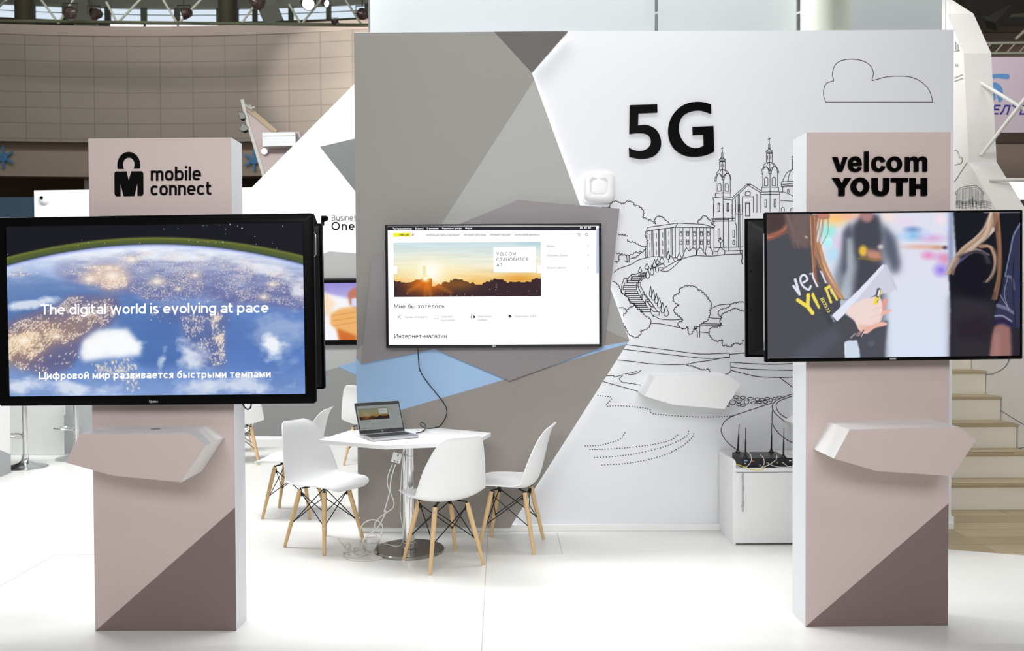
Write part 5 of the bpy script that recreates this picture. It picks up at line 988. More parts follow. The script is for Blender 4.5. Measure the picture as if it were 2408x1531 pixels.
WORDS = [[[(160, 1113), (206, 1113), (235, 1205), (264, 1113), (305, 1113), (254, 1255), (212, 1255)]],
 [[(444, 1196), (352, 1196)] + smooth([(352, 1196), (360, 1218), (380, 1229), (400, 1224), (407, 1210)], 4)[1:] + smooth([(445, 1216), (432, 1240), (410, 1253), (378, 1257), (342, 1247), (319, 1220), (312, 1182), (320, 1143), (345, 1115), (380, 1107), (415, 1117), (437, 1146), (444, 1196)], 4)[:-1], [(353, 1170), (360, 1149), (378, 1137), (396, 1149), (403, 1170)]],
 [[(470, 1060), (510, 1060), (510, 1255), (470, 1255)]],
 [smooth([(674, 1205), (660, 1237), (635, 1253), (605, 1257), (570, 1247), (548, 1222), (541, 1182), (548, 1142), (572, 1116), (608, 1107), (645, 1117), (665, 1138), (672, 1157)], 4) + smooth([(634, 1163), (624, 1147), (606, 1139), (587, 1149), (580, 1182), (588, 1214), (608, 1226), (627, 1217), (636, 1198)], 4)],
 [EL(762, 1182, 73, 75), EL(762, 1182, 34, 43)],
 [[(870, 1113), (905, 1113), (905, 1133)] + smooth([(905, 1133), (925, 1114), (950, 1107), (975, 1115), (988, 1133)], 4)[1:] + smooth([(988, 1133), (1008, 1114), (1035, 1107), (1062, 1115), (1078, 1137), (1080, 1165)], 4)[1:] + [(1080, 1255), (1041, 1255)] + smooth([(1041, 1165), (1037, 1148), (1022, 1140), (1003, 1148), (995, 1170)], 4) + [(995, 1255), (956, 1255)] + smooth([(956, 1165), (952, 1148), (938, 1140), (920, 1147), (910, 1170)], 4) + [(909, 1255), (870, 1255)]],
 [[(157, 1317), (220, 1317), (250, 1374), (280, 1317), (342, 1317), (277, 1417), (277, 1489), (220, 1489), (220, 1417)]],
 [EL(427, 1402, 90, 90), EL(427, 1402, 38, 50)],
 [[(543, 1317), (598, 1317), (598, 1415)] + smooth([(598, 1415), (605, 1440), (627, 1450), (648, 1440), (656, 1415)], 4)[1:] + [(656, 1317), (710, 1317)] + smooth([(710, 1415), (700, 1460), (670, 1485), (627, 1491), (585, 1485), (553, 1460), (543, 1415)], 4)],
 [[(731, 1317), (894, 1317), (894, 1356), (840, 1356), (840, 1488), (785, 1488), (785, 1356), (731, 1356)]],
 [[(914, 1317), (968, 1317), (968, 1378), (1024, 1378), (1024, 1317), (1080, 1317), (1080, 1488), (1024, 1488), (1024, 1418), (968, 1418), (968, 1488), (914, 1488)]]]
for L in WORDS:
    m = MB(); m.prismh([[fR(q, .014) for q in A8(l)] for l in L], PR.n * -.014); obj('letter', m, BLACK, colR)

# ---- big screen on the left column
M, wd, h = frame_of((-11, 511.7), (736, 500.6), (741, 949), (-4, 955), 4.085, 4.042)
tv = thing('display_screen', 'large black framed screen showing Earth at night on the left column', 'screen', M=M)
sr = srect(M, (13, 530), (712, 525), (717, 927), (20, 932))
tv_body(tv, wd, h, sr, .012, .075, .03, GLOSSB)
C = Canvas([(13, 530), (712, 525), (717, 927), (20, 932)], 580, 335, (20, 20, 25)); paint_earth(C); picture('screen', tv, M, *sr, .006, C, screen_mat('earth_picture', 1.0))
f = surf(M, .0045)
say_words('caption', tv, GLW, f, 'The digital world is evolving at pace', (95, 740), (632, 735), 24.5, .165, 2.0, .03)
say_words('caption', tv, GLW, f, 'Цифровой мир развивается быстрыми темпами', (91, 892), (637, 887.5), 17.5, .19, 2.1, .07)
m = MB(); write(m, surf(M, -.0006), 'iiyama', (351, 947), (371, 946.8), 6, .2, 2.2, .14); obj('maker_logo', m, mat('logo_silver', (215, 215, 218), .3, .5), tv)
b = MB(); b.box(-.2, .2, .07, .112, .25, .6); obj('wall_bracket', b, mat('bracket_black', (18, 18, 19), .5), tv, local=True)
b = MB(); b.tube([(wd / 2 + .001, .014, h - .09), (wd / 2 + .008, .014, h - .10), (wd / 2 + .008, .014, h - .19), (wd / 2 + .001, .014, h - .20)], .0035, 8); obj('side_handle', b, CHROME, tv, smooth=True, local=True)
# ---- screen hung on the back of the left column, its rear casing towards us
M, wd, h = frame_of((480, 531), (762.5, 527), (764.5, 913), (484, 917), 4.52, 4.50)
w2 = 1.41; M2 = M.copy(); M2.translation = M.translation + Vector((M[0][0], M[1][0], M[2][0])) * (wd / 2 - w2 / 2)
tb = thing('display_screen', 'dark screen behind the left column, only its edge showing past the Earth screen', 'screen', M=M2)
tv_body(tb, w2, h, (-w2 / 2 + .02, w2 / 2 - .02, .02, h - .02), .01, .085, .03, GLOSSB, .16, True)
b = MB(); b.box(-w2 / 2 + .02, w2 / 2 - .02, -.008, -.004, .02, h - .02); obj('screen', b, mat('dark_glass', (6, 6, 8), .15, spec=.1), tb, local=True)
b = MB(); b.box(-.2, .2, -.14, -.08, .3, .6); obj('wall_bracket', b, MATS['bracket_black'], tb, local=True)
# ---- small cable loop below the Earth screen
b = MB(); b.tube(smooth3([aty(x, y, 4.12) for x, y in ((568, 935), (572, 952), (580, 962), (588, 960), (591, 948), (590, 935))], 6), .0035, 8)
tag(obj('cable', b, BLACKP, smooth=True), 'short black cable loop hanging under the Earth screen', 'cable')

# ---- screen on the right column
M, wd, h = frame_of((1801.5, 499.4), (2411, 493.4), (2400, 844.5), (1797, 852), 4.075, 4.095)
tv = thing('display_screen', 'slim black screen showing a hand writing in a notebook on the right column', 'screen', M=M)
scq = [(1806, 503.5), (2405, 497.8), (2396, 836.5), (1803, 843.5)]
sr = srect(M, *scq); tv_body(tv, wd, h, sr, .006, .06, .024, GLOSSB)
C = Canvas(scq, 560, 320, (60, 60, 66)); paint_youth(C); picture('screen', tv, M, *sr, .006, C, screen_mat('youth_picture', 1.0))
b = MB(); b.box(-wd / 2 - .0025, -wd / 2 + .001, .007, .021, h * .08, h * .86); obj('side_glint', b, mat('glint_strip', (235, 235, 240), .12, 1.0), tv, local=True)  # bright metal strip added for the reflection along the screen's side edge
m = MB(); write(m, surf(M, -.0006), 'SAMSUNG', (2092, 845.4), (2107.5, 845.2), 3.6, .24, 2.2, .14); obj('maker_logo', m, MATS['logo_silver'], tv)
b = MB(); b.box(-.2, .2, .055, .125, .2, .5); obj('wall_bracket', b, MATS['bracket_black'], tv, local=True)
# ---- its twin behind, rear casing facing us
M, wd, h = frame_of((1748.5, 515), (1900, 513.5), (1902, 838), (1752, 839.5), 4.56, 4.56)
w2 = 1.16; M2 = M.copy(); M2.translation = M.translation + Vector((M[0][0], M[1][0], M[2][0])) * (-wd / 2 + w2 / 2)
tb = thing('display_screen', 'black rear casing of a screen behind the right column, left of the notebook screen', 'screen', M=M2)
tv_body(tb, w2, h, (-w2 / 2 + .015, w2 / 2 - .015, .015, h - .015), .006, .05, .018, GLOSSB, .10, True)
b = MB(); b.box(-w2 / 2 + .015, w2 / 2 - .015, -.008, -.004, .015, h - .015); obj('screen', b, MATS['dark_glass'], tb, local=True)
for z in (h - .025, h * .62, h * .34, .03):
    b = MB(); b.lathe([(.0065, -.031), (.0065, -.0345), (.003, -.0345)], (-w2 / 2 + .03, 0, z), 12, 'y'); obj('screw', b, mat('screw_black', (4, 4, 5), .3), tb, local=True)
b = MB(); b.lathe([(.010, -.034), (.016, -.036), (.018, -.032), (.018, -.03)], (-w2 / 2 + .058, 0, .045), 20, 'y'); obj('socket', b, BLACKP, tb, local=True, smooth=True)
b = MB(); b.box(-.2, .2, -.19, -.045, .2, .5); obj('wall_bracket', b, MATS['bracket_black'], tb, local=True)

# ---- wall screen with the web page
M, wd, h = frame_of((904.8, 528), (1414.7, 524.8), (1415.5, 816), (908.2, 819.2), 5.875, 5.875)
tv = thing('display_screen', 'wall screen showing a white web page with a sunset banner above the laptop', 'screen', M=M)
scq = [(911, 532.6), (1408, 529.5), (1409.3, 809), (914.5, 812.7)]
sr = srect(M, *scq); tv_body(tv, wd, h, sr, .004, .058, .03, mat('graphite_bezel', (36, 36, 38), .25, .4))
def web(M, tv, q0, k, y, white, dim, fine=True):
    """the page; q0 maps page pixels (wall-screen photograph pixels) to this screen"""
    def rc(name, m, L, yy):
        b = MB()
        for (x0, y0, x1, y1) in L:
            b.quad(*[q0((x, yv), yy) for x, yv in ((x0, y0), (x1, y0), (x1, y1), (x0, y1))])
        return obj(name, b, m, tv)
    rc('screen', white, [(911, 531, 1409, 811)], 0)
    rc('page_header', dim('hdr', (46, 46, 54)), [(911.5, 532.2, 1402, 541.6)], .0006)
    rc('scroll_bar', dim('scroll', (196, 206, 236)), [(1402.5, 538, 1408, 643)], .0006)
    b = MB(); b.quad(*[q0(p, .0009) for p in ((925, 548), (966, 547.6), (966, 556.4), (925, 556.8))]); obj('site_logo', b, dim('yel', (246, 244, 60)), tv)
    INK = dim('ink', (24, 24, 34)); GR = dim('gr', (150, 150, 166)); LG = dim('lg', (186, 186, 196)); WT = dim('wt', (250, 250, 252))
    f2 = lambda q, off=0: q0(q, .0015)
    m = MB()
    for s_, x0, x1, yv in (('Частным клиентам', 924, 968, 540), ('Бизнесу', 976.5, 996, 539.8), ('О компании', 1003.5, 1031, 539.6), ('Фирменные центры', 1039.5, 1086, 539.4), ('Форум', 1094, 1110, 539.2), ('EN', 1364, 1370.5, 537.8), ('RU', 1373.5, 1380, 537.7), ('BE', 1383.5, 1389.5, 537.6)):
        say('page_text', tv, WT, f2, s_, (x0, yv), (x1, yv - .2), 4.6, .2, 2.2, .1)
    say('page_text', tv, INK, f2, 'velcom', (938.5, 555), (963, 554.7), 6.4, .14, 2.2, .04); say('page_text', tv, INK, f2, 'A1', (968.5, 554.6), (973, 554.4), 5.4, .14)
    m = MB()
    for s_, x0, x1, yv, H in (('Мобильная связь и интернет', 1003, 1081, 555, 4.6), ('Интернет для дома', 1091, 1142, 554.7, 4.6), ('Интернет магазин', 1152, 1200, 554.4, 4.6), ('Мобильные финансы', 1210, 1268.5, 554.2, 4.6), ('Войти', 1286, 1302.5, 581.2, 4.6)): say('page_text', tv, GR, f2, s_, (x0, yv), (x1, yv - .2), H, .15)
    m = MB()
    for s_, x0, x1, yv in (('Пополнить баланс', 1286, 1336, 603), ('Личный кабинет', 1286, 1331, 632), ('Тарифы «Комфорт»', 951, 1004.5, 747.8), ('Смартфон', 1037, 1065, 746.8), ('в рассрочку', 1037, 1069, 755.2), ('Подключить', 1124, 1157, 746.2), ('роуминг', 1124, 1145.5, 754.6), ('Подключить VOKA', 1211, 1261, 746)): say('page_text', tv, LG, f2, s_, (x0, yv), (x1, yv - .3), 4.6, .14)
    for yv in (578.5, 600.5, 629.5): m = MB(); ribbon(m, f2, [(1381.5, yv - 2.4), (1384, yv), (1381.5, yv + 2.4)], .8); obj('page_arrow', m, LG, tv)
    m = MB()
    for s_, x0, x1, yv, H in (('Мне бы хотелось', 927, 1045, 725.4, 10), ('Интернет-магазин', 927.5, 1050.5, 795.6, 10.2), ('K', 935.5, 942, 750, 8)): say('page_heading', tv, INK, f2, s_, (x0, yv), (x1, yv - .7), H, .11, 2.1, .16)
    ribbon(m, f2, [(1108.5, 741), (1114, 741), (1116, 744), (1116, 748)], 1); ribbon(m, f2, [(1108.5, 741), (1108.5, 748), (1111, 749)], 1); ribbon(m, f2, arc(1114.5, 745.5, 1.6, 1.6, 0, 360, 10), 2)
    obj('page_icon', m, INK, tv); m = MB()
    ribbon(m, f2, smooth([(1195.5, 744.2), (1199, 741.6), (1202.5, 744), (1199, 746.4)], 5, True), 1.1, True); ribbon(m, f2, arc(1199, 744, 1, 1, 0, 360, 8), 2)
    obj('page_icon', m, INK, tv)
    m = MB(); ribbon(m, f2, arc(1379.2, 551.3, 2.9, 2.9, 0, 360, 16), 1.0, True); ribbon(m, f2, [(1381.2, 553.4), (1383.4, 555.4)], 1); obj('page_icon', m, GR, tv); m = MB(); ribbon(m, f2, [(1357, 548.6), (1358.8, 548.8), (1360.2, 553), (1363.8, 552.8), (1364.6, 549.6), (1359, 549.6)], .8); ribbon(m, f2, arc(1360.6, 554.6, .5, .5, 0, 360, 6), .8); ribbon(m, f2, arc(1363.4, 554.5, .5, .5, 0, 360, 6), .8)
    obj('page_icon', m, GR, tv); m = MB(); ribbon(m, f2, [(1021, 741), (1031, 741), (1031, 749), (1021, 749)], .5, True); obj('page_icon', m, GR, tv)
    # call-out box over the banner
    for nm, Q4 in (('call_out', ((1160.2, 581.2), (1260, 580.4), (1260.5, 640), (1160.8, 640.8))), ('slider_button', ((924.5, 625.5), (934.2, 625.4), (934.4, 644.6), (924.8, 644.7))), ('slider_button', ((1263.6, 623), (1272.4, 622.9), (1272.6, 642.4), (1263.8, 642.5)))):
        b = MB(); b.quad(*[q0(p, .0022) for p in Q4]); obj(nm, b, white, tv)
    f3 = lambda q, off=0: q0(q, .003)
    for s_, x0, x1, yv in (('VELCOM', 1167.3, 1212.6, 601), ('СТАНОВИТСЯ', 1167.3, 1241.8, 614), ('A1', 1167.3, 1179.8, 627.3)): say('page_heading', tv, INK, f3, s_, (x0, yv), (x1, yv - .3), 7.6, .11, 2.1, .22)
    return
Fp = surf(M, .006)
web(M, tv, lambda q, off=0: Fp(q, off), 1, 0, GLW, lambda n, c: glow('page_' + n, c, 1.0))
C = Canvas([(925.2, 570.6), (1271.9, 568.8), (1272.4, 696.2), (926.2, 698.6)], 420, 155, (0, 0, 0)); paint_sunset(C)
br = srect(M, (925.2, 570.6), (1271.9, 568.8), (1272.4, 696.2), (926.2, 698.6)); picture('banner', tv, M, *br, .005, C, screen_mat('sunset_picture', 1.0))
m = MB(); fz = surf(M, -.0006); ribbon(m, fz, arc(1160.2, 814, 1, 1, 0, 360, 10), 2.2); write(m, fz, 'LG', (1162.4, 815.6), (1166, 815.6), 3.2, .26); obj('maker_logo', m, MATS['logo_silver'], tv)
b = MB(); b.box(-.2, .2, .05, .068, .2, .5); obj('wall_bracket', b, MATS['bracket_black'], tv, local=True)
SUNSET = C
# =================================================================== CHAIRS
SHELL = mat('white_shell_plastic', (238, 238, 238), .38, bump=.004, scale=90)
BEECH = wood_mat('beech_wood', (226, 194, 146), (208, 170, 118), (14, 14, 1.4), None, .45)
STEEL = mat('black_steel_rod', (18, 18, 19), .4, .4)
ZINC = mat('zinc_bolt', (190, 190, 188), .3, 1.0)
def shell_mb():
    prof = [(-.243, .398, .105, .0), (-.242, .408, .140, .0), (-.230, .420, .172, .002), (-.18, .427, .205, .008), (-.09, .419, .224, .018), (.01, .406, .231, .030), (.08, .400, .232, .042), (.128, .408, .231, .052), (.162, .436, .229, .060), (.184, .482, .224, .066), (.200, .540, .214, .064), (.214, .600, .201, .056), (.228, .660, .182, .046), (.242, .715, .162, .034), (.256, .758, .140, .021), (.270, .786, .115, .010), (.283, .800, .083, .004)]
    P = [Vector((y, z, 0)) for y, z, _, _ in prof]
    b = MB(); NU = 16; rows = []
    fine = smooth3([(y, z, 0) for y, z, _, _ in prof], 3)
    ws = smooth3([(wd, e, 0) for _, _, wd, e in prof], 3)
    k = len(fine)
    for i in range(k):
        a = fine[max(0, i - 1)]; c = fine[min(k - 1, i + 1)]; t = (c - a).normalized(); nrm = Vector((-t.y, t.x, 0))
        row = []
        for j in range(NU + 1):
            u = -1 + 2 * j / NU; uu = math.copysign(abs(u) ** .9, u); lift = ws[i].y * abs(u) ** 2.3
            p = fine[i] + nrm * lift
            row.append(Vector((uu * ws[i].x, p.x, p.y)))
        rows.append(row)
    n = len(rows)
    b.v = [p for r in rows for p in r]
    for i in range(n - 1):
        for j in range(NU): q = i * (NU + 1) + j; b.f.append((q, q + 1, q + NU + 2, q + NU + 1)); b.m.append(0)
    rim = [r[0] for r in rows] + rows[-1][1:-1] + [r[-1] for r in reversed(rows)] + list(reversed(rows[0][1:-1]))
    return b, rim
def make_chair(label, group):
    t = thing('dining_chair', label, 'chair', (0, 0, 0), 0, group)
    b, rim = shell_mb(); obj('seat_shell', b, SHELL, t, smooth=True, local=True, solid=.006, sub=1, ang=180)
    r = MB(); r.tube(rim, .0045, 6, closed=True); obj('shell_rim', r, SHELL, t, smooth=True, local=True, ang=180)
    legs = []
    for sx in (-1, 1):
        for sy in (-1, 1):
            top = Vector((sx * .108, sy * .108 + .0, .375)); bot = Vector((sx * .180, sy * .180 + .0, .004))
            m = MB(); P = [bot, bot + (top - bot) * .5, bot + (top - bot) * .9, top]; m.tube(P, [.0105, .0140, .0155, .0135], 12)
            lg = obj('leg', m, BEECH, t, smooth=True, local=True, ang=50)
            m = MB(); f_ = bot + (bot - top).normalized() * .004; m.tube([bot + Vector((0, 0, 0)), Vector((bot.x, bot.y, 0))], .0098, 10); obj('glide', m, mat('clear_glide', (225, 225, 220), .3), lg, local=True)
            for fr_ in (.93, .44):
                m = MB(); c = bot + (top - bot) * fr_; o_ = Vector((sx, sy, 0)).normalized(); m.tube([c + o_ * .012, c + o_ * .0175], .0055, 10)
                obj('bolt', m, ZINC, lg, local=True)
            legs.append((sx, sy, top, bot))
    m = MB()
    for sx, sy, top, bot in legs:
        i_ = Vector((-sx, -sy, 0)).normalized(); m.obox(top + i_ * .006 + Vector((0, 0, -.018)), (i_.x * .004, i_.y * .004, 0), (-i_.y * .011, i_.x * .011, 0), (-(i_.x) * .004, -(i_.y) * .004, .028))
        m.tube([top + i_ * .01 + Vector((0, 0, .008)), top + i_ * .045 + Vector((0, 0, .010)), top + i_ * .06 + Vector((0, 0, .014))], .005, 6)
        m.tube([top + i_ * .055 + Vector((0, 0, .012)), top + i_ * .055 + Vector((0, 0, .025))], .010, 8)
    for i in range(4):
        for j in range(4):
            if i == j: continue
            a = legs[i]; c = legs[j]
            if (a[0] == c[0]) == (a[1] == c[1]): continue
            hi = a[3] + (a[2] - a[3]) * .93; lo = c[3] + (c[2] - c[3]) * .44
            ih = Vector((-a[0], -a[1], 0)).normalized() * .014; il = Vector((-c[0], -c[1], 0)).normalized() * .014
            m.tube([hi + ih, lo + il], .0032, 6)
    for sx, sy, top, bot in legs:
        for fr_ in (.93, .44):
            c = bot + (top - bot) * fr_; i_ = Vector((-sx, -sy, 0)).normalized(); m.tube([c + i_ * .008, c + i_ * .019], .0065, 8)
    obj('wire_brace', m, STEEL, t, smooth=True, local=True)
    return t
def place(t, c, f): t.location = (c[0], c[1], 0); t.rotation_euler = (0, 0, math.atan2(f[0], -f[1])); return t
GRP = 'white shell chairs with wooden legs'
CH = [((-.425, 5.28), (-.53, .85), 'white shell chair nearest the camera, back turned, at the hexagonal table'),
      ((-1.235, 5.69), (.83, -.55), 'white shell chair left of the hexagonal table, seat open toward the right'),
      ((-.008, 5.65), (-.98, .2), 'white shell chair seen side on, right of the hexagonal table'),
      ((-1.655, 6.57), (-.995, .08), 'white shell chair facing left, half hidden behind the chair left of the laptop'),
      ((-2.62, 8.45), (-.97, .1), 'white shell chair in the far booth beside the edge of the left column'),
      ((-1.50, 8.52), (-.25, -.97), 'white shell chair in the far booth partly covered by the laptop and grey panel')]
CH[4] = ((-2.745, 8.75), (-.29, .96), CH[4][2]); CH[5] = ((-1.45, 8.72), (.25, .97), CH[5][2])
ch0 = make_chair(CH[0][2], GRP); place(ch0, CH[0][0], CH[0][1])
for c, f_, lb_ in CH[1:]:
    k = copy_tree(ch0); place(k, c, f_); k['label'] = lb_
# a sixth, low white seat edge glimpsed in front of the far chair
k = copy_tree(ch0); place(k, (-2.93, 9.45), (-.95, -.3)); k.scale = (.54, .54, .54); k['label'] = 'low white shell seat on short wooden legs just right of the left column'

# =================================================================== HEXAGONAL TABLE
TC = Vector((-.665, 5.555, 0))
t = thing('meeting_table', 'white hexagonal table on a chrome pillar with round steel foot', 'table', TC)
hexp = [(-.14, 5.66), (-.53, 5.89), (-1.10, 5.77), (-1.20, 5.39), (-.76, 5.15), (-.245, 5.275)]
hexp = [(-.14, 5.655), (-.49, 5.885), (-1.09, 5.78), (-1.20, 5.385), (-.755, 5.15), (-.235, 5.275)]
b = MB(); b.prism([(x, y, .74) for x, y in hexp], (0, 0, -.025)); obj('tabletop', b, WHITEG, t, bevel=.002)
b = MB(); b.lathe([(.038, .018), (.038, .715)], TC, 28); obj('pillar', b, CHROME, t, smooth=True)
b = MB(); b.lathe([(.0, .700), (.11, .700), (.11, .7145), (0, .7145)], TC, 24); obj('mounting_plate', b, STEEL, t, smooth=True)
b = MB(); b.lathe([(.218, 0), (.224, .004), (.224, .013), (.216, .0185), (.05, .020), (.04, .030), (.0385, .030)], TC, 56); obj('foot_plate', b, mat('satin_steel', (168, 164, 160), .16, 1.0), t, smooth=True, ang=30)

# =================================================================== LAPTOP
z0 = .7405
hl, hr, fl_, fr_2 = [atz(x, y, .755) for x, y in ((844, 1022), (950, 1014), (879.5, 1033.7), (986.5, 1024))]
ux = ((hr - hl) + (fr_2 - fl_)); ux.z = 0; ux.normalize(); uy = Vector((-ux.y, ux.x, 0)); cc = (hl + hr + fl_ + fr_2) / 4
Wd, Dp = .308, .226
ctr = Vector((cc.x, cc.y, z0)); 
ML = Matrix(((ux.x, uy.x, 0, ctr.x), (ux.y, uy.y, 0, ctr.y), (0, 0, 1, ctr.z), (0, 0, 0, 1)))
lt = thing('laptop', 'open silver laptop showing a dimmed web page on the hexagonal table', 'laptop', M=ML)
SILV = mat('silver_aluminium', (196, 197, 199), .32, .85)
b = MB(); b.prism([(p[0], p[1], .002) for p in rrect(0, 0, Wd / 2, Dp / 2, .012)], (0, 0, .014)); base = obj('base', b, SILV, lt, local=True, bevel=.002)
b = MB(); b.box(-.135, .135, -.035, .075, .0161, .0168); 
kb = obj('keyboard', b, mat('keyboard_black', (30, 30, 32), .6), lt, local=True)
b = MB()
for r in range(6):
    for c in range(14):
        x = -.133 + c * .0190; y = .072 - r * .0182; b.box(x + .001, x + .0175, y - .0165, y - .001, .0168, .0182)
ko = obj('key_caps', b, mat('key_black', (44, 44, 47), .55), lt, local=True); ko['kind'] = 'stuff'
b = MB(); b.box(-.05, .05, -.10, -.045, .0160, .0164); obj('touchpad', b, mat('touchpad_grey', (176, 177, 180), .3, .5), lt, local=True)
b = MB()
for yy in (.03, .0, -.03): b.box(-Wd / 2 - .0004, -Wd / 2 + .002, yy - .008, yy + .008, .006, .010)
obj('ports', b, mat('port_black', (12, 12, 12), .5), lt, local=True)
tl = math.radians(27); hy = Dp / 2 - .004; hz = .014
lu = Vector((0, math.sin(tl), math.cos(tl))); ln_ = Vector((0, -math.cos(tl), math.sin(tl)))
def lp(x, v, off=0): return Vector((x, hy, hz)) + Vector((1, 0, 0)) * 0 + lu * v + ln_ * off
LH = .215
b = MB(); F = [lp(p[0], p[1], 0) for p in rr2(-Wd / 2, Wd / 2, .0, LH, .008)]; b.prism(F, ln_ * -.006); obj('lid', b, SILV, lt, local=True, bevel=.001)
b = MB(); F = [lp(p[0], p[1], .0006) for p in rr2(-Wd / 2 + .002, Wd / 2 - .002, .004, LH - .002, .007)]; b.face(F); obj('screen_bezel', b, mat('laptop_bezel', (52, 54, 56), .35), lt, local=True)
sx0, sx1, sv0, sv1 = -Wd / 2 + .009, Wd / 2 - .009, .028, LH - .018
b = MB(); b.face([lp(x, v, .0009) for x, v in ((sx0, sv0), (sx1, sv0), (sx1, sv1), (sx0, sv1))]); obj('screen', b, glow('laptop_page', (138, 142, 140), 1.0), lt, local=True)
def lq(q, off=0):       # wall-screen page pixels -> laptop screen
    u = (q[0] - 911) / 498.0; v = (811 - q[1]) / 280.0
    return wm(lt) @ lp(sx0 + (sx1 - sx0) * u, sv0 + (sv1 - sv0) * v, .0009 + max(off, .0002) * .5)
def small(name, c, L, off=.0006):
    b = MB()
    for q in L: b.quad(*[lq(p, off) for p in q])
    return obj(name, b, glow('laptop_' + name, c, 1.0), lt)
small('page_header', (70, 74, 76), [[(911, 531), (1409, 531), (1409, 541), (911, 541)]])
m = MB(); Fm = lambda q, off=0: lq(q, .0012)
for s_, x0, x1, yv, H in (('Мне бы хотелось', 927, 1045, 725, 10), ('Интернет-магазин', 927.5, 1050, 795.5, 10)): write(m, Fm, s_, (x0, yv), (x1, yv), H, .17)
for x in (951, 1037, 1124, 1211): ribbon(m, Fm, [(x, 745), (x + 48, 745)], 1.6)
obj('page_heading', m, glow('laptop_ink', (78, 82, 82), 1.0), lt)
m = MB()
for x0, x1 in ((1003, 1081), (1091, 1142), (1152, 1200), (1210, 1268)): ribbon(m, Fm, [(x0, 553), (x1, 553)], 2)
for y in (580, 602, 631): ribbon(m, Fm, [(1286, y), (1336, y)], 2)
obj('page_text', m, glow('laptop_grey', (112, 116, 115), 1.0), lt)
C = Canvas([(925.2, 570.6), (1271.9, 568.8), (1272.4, 696.2), (926.2, 698.6)], 120, 46, (0, 0, 0)); paint_sunset(C, 1.0); C.a = C.a * np.array((.52, .49, .40)) * .95 + 12
pc = picture('banner', lt, None, -.5, .5, -.5, .5, 0, C, screen_mat('laptop_picture', 1.0))
a0 = wm(lt).inverted() @ lq((925, 698), .001); a1 = wm(lt).inverted() @ lq((1272, 698), .001); a2 = wm(lt).inverted() @ lq((925, 570), .001); e1 = a1 - a0; e2 = a2 - a0
for v in pc.data.vertices: v.co = a0 + e1 * (v.co.x + .5) + e2 * (v.co.z + .5)
small('call_out', (168, 172, 170), [[(1160, 581), (1260, 581), (1260, 640), (1160, 640)]], .0022)
m = MB(); Fm2 = lambda q, off=0: lq(q, .0034)
for s_, x0, x1, yv in (('VELCOM', 1167, 1212, 601), ('СТАНОВИТСЯ', 1167, 1241, 614), ('A1', 1167, 1180, 627)): write(m, Fm2, s_, (x0, yv), (x1, yv), 7.6, .16)
obj('call_out_text', m, MATS['laptop_ink'], lt)
m = MB(); hb_ = lambda q, off=0: wm(lt) @ lp(q[0], q[1], .001)
ribbon(m, hb_, [(-.0045, .0115), (-.001, .0215)], .0016); ribbon(m, hb_, [(-.0035, .0175), (.0, .0175), (-.0012, .0125)], .0015); ribbon(m, hb_, [(.001, .005), (.0045, .0165), (.0015, .0165)], .0016)
obj('maker_logo', m, mat('logo_silver', (215, 215, 218), .3, .5), lt)

# =================================================================== CABLES AT THE TABLE
def cable(name, label, pts, r, m, grp=None):
    b = MB(); b.tube(smooth3(pts, 8), r, 8); o = obj(name, b, m, smooth=True, ang=180); return tag(o, label, 'cable', grp)
WC = mat('white_cable', (216, 214, 206), .45); BC = mat('black_cable', (20, 20, 26), .45)
YW = 5.965
cable('video_cable', 'black cable hanging from the wall screen and running across the table to the laptop',
      [aty(984, 812, 5.90), aty(983, 826, 5.925), aty(984.5, 850, YW - .01), aty(988, 872, YW - .005), aty(1005, 899, YW), aty(1030, 930, YW), aty(1046, 952, YW), aty(1051, 969, YW - .01), aty(1046, 985, YW - .03), atz(1035, 1001, .745), atz(1018, 1006.5, .7445), atz(1003, 1007.3, .7445), aty(992, 1003, 5.76), aty(988.5, 998, 5.74), aty(990, 994.5, 5.72), aty(996, 995, 5.68), aty(1001.5, 1002, 5.64), atz(999, 1010, .747), atz(990, 1016, .747), atz(979, 1018.5, .749)], .0033, BC)
t = thing('usb_charger', 'white square charging block strapped to the table pillar', 'charger', aty(932, 1075, 5.49))
P0 = Plane((0, 5.485, 0), (0, -1, 0)); kk = S(900, 1040, 5.281, [(135, 118), (240, 145), (212, 268), (98, 240)])
q_ = [P0.pt(p) for p in kk]; b = MB(); b.prism(q_, (0, .022, 0)); obj('casing', b, MATS['satin_white_plastic'], t, bevel=.003)
b = MB()
for c in ((147, 232), (184, 242), (192, 152), (188, 168)):
    x, y = c; b.prism([P0.pt(p, .0006) for p in S(900, 1040, 5.281, [(x - 9, y - 6), (x + 9, y - 3), (x + 8, y + 6), (x - 10, y + 3)])], (0, .001, 0))
obj('usb_ports', b, mat('port_dark', (40, 40, 42), .5), t)
b = MB(); z = aty(975, 1073, 5.5).z
ringp = [Vector((TC.x + .041 * math.cos(a_), TC.y + .041 * math.sin(a_), z + .004 * math.sin(a_ * 2))) for a_ in [i * math.pi / 12 for i in range(24)]]
b.tube(ringp, .002, 6, closed=True); b.tube([aty(945, 1074, 5.48), aty(951, 1073, 5.49), ringp[17]], .002, 6); obj('cable_tie', b, WC, t, smooth=True)
Q = lambda x, y: (900 + x / 5.281, 1040 + y / 5.281)
Z8 = lambda x, y: (780 + x / 7.525, 1180 + y / 7.525)
def ah(q, Y): return aty(q[0], q[1], Y)
def az(q, z=.004): return atz(q[0], q[1], z)
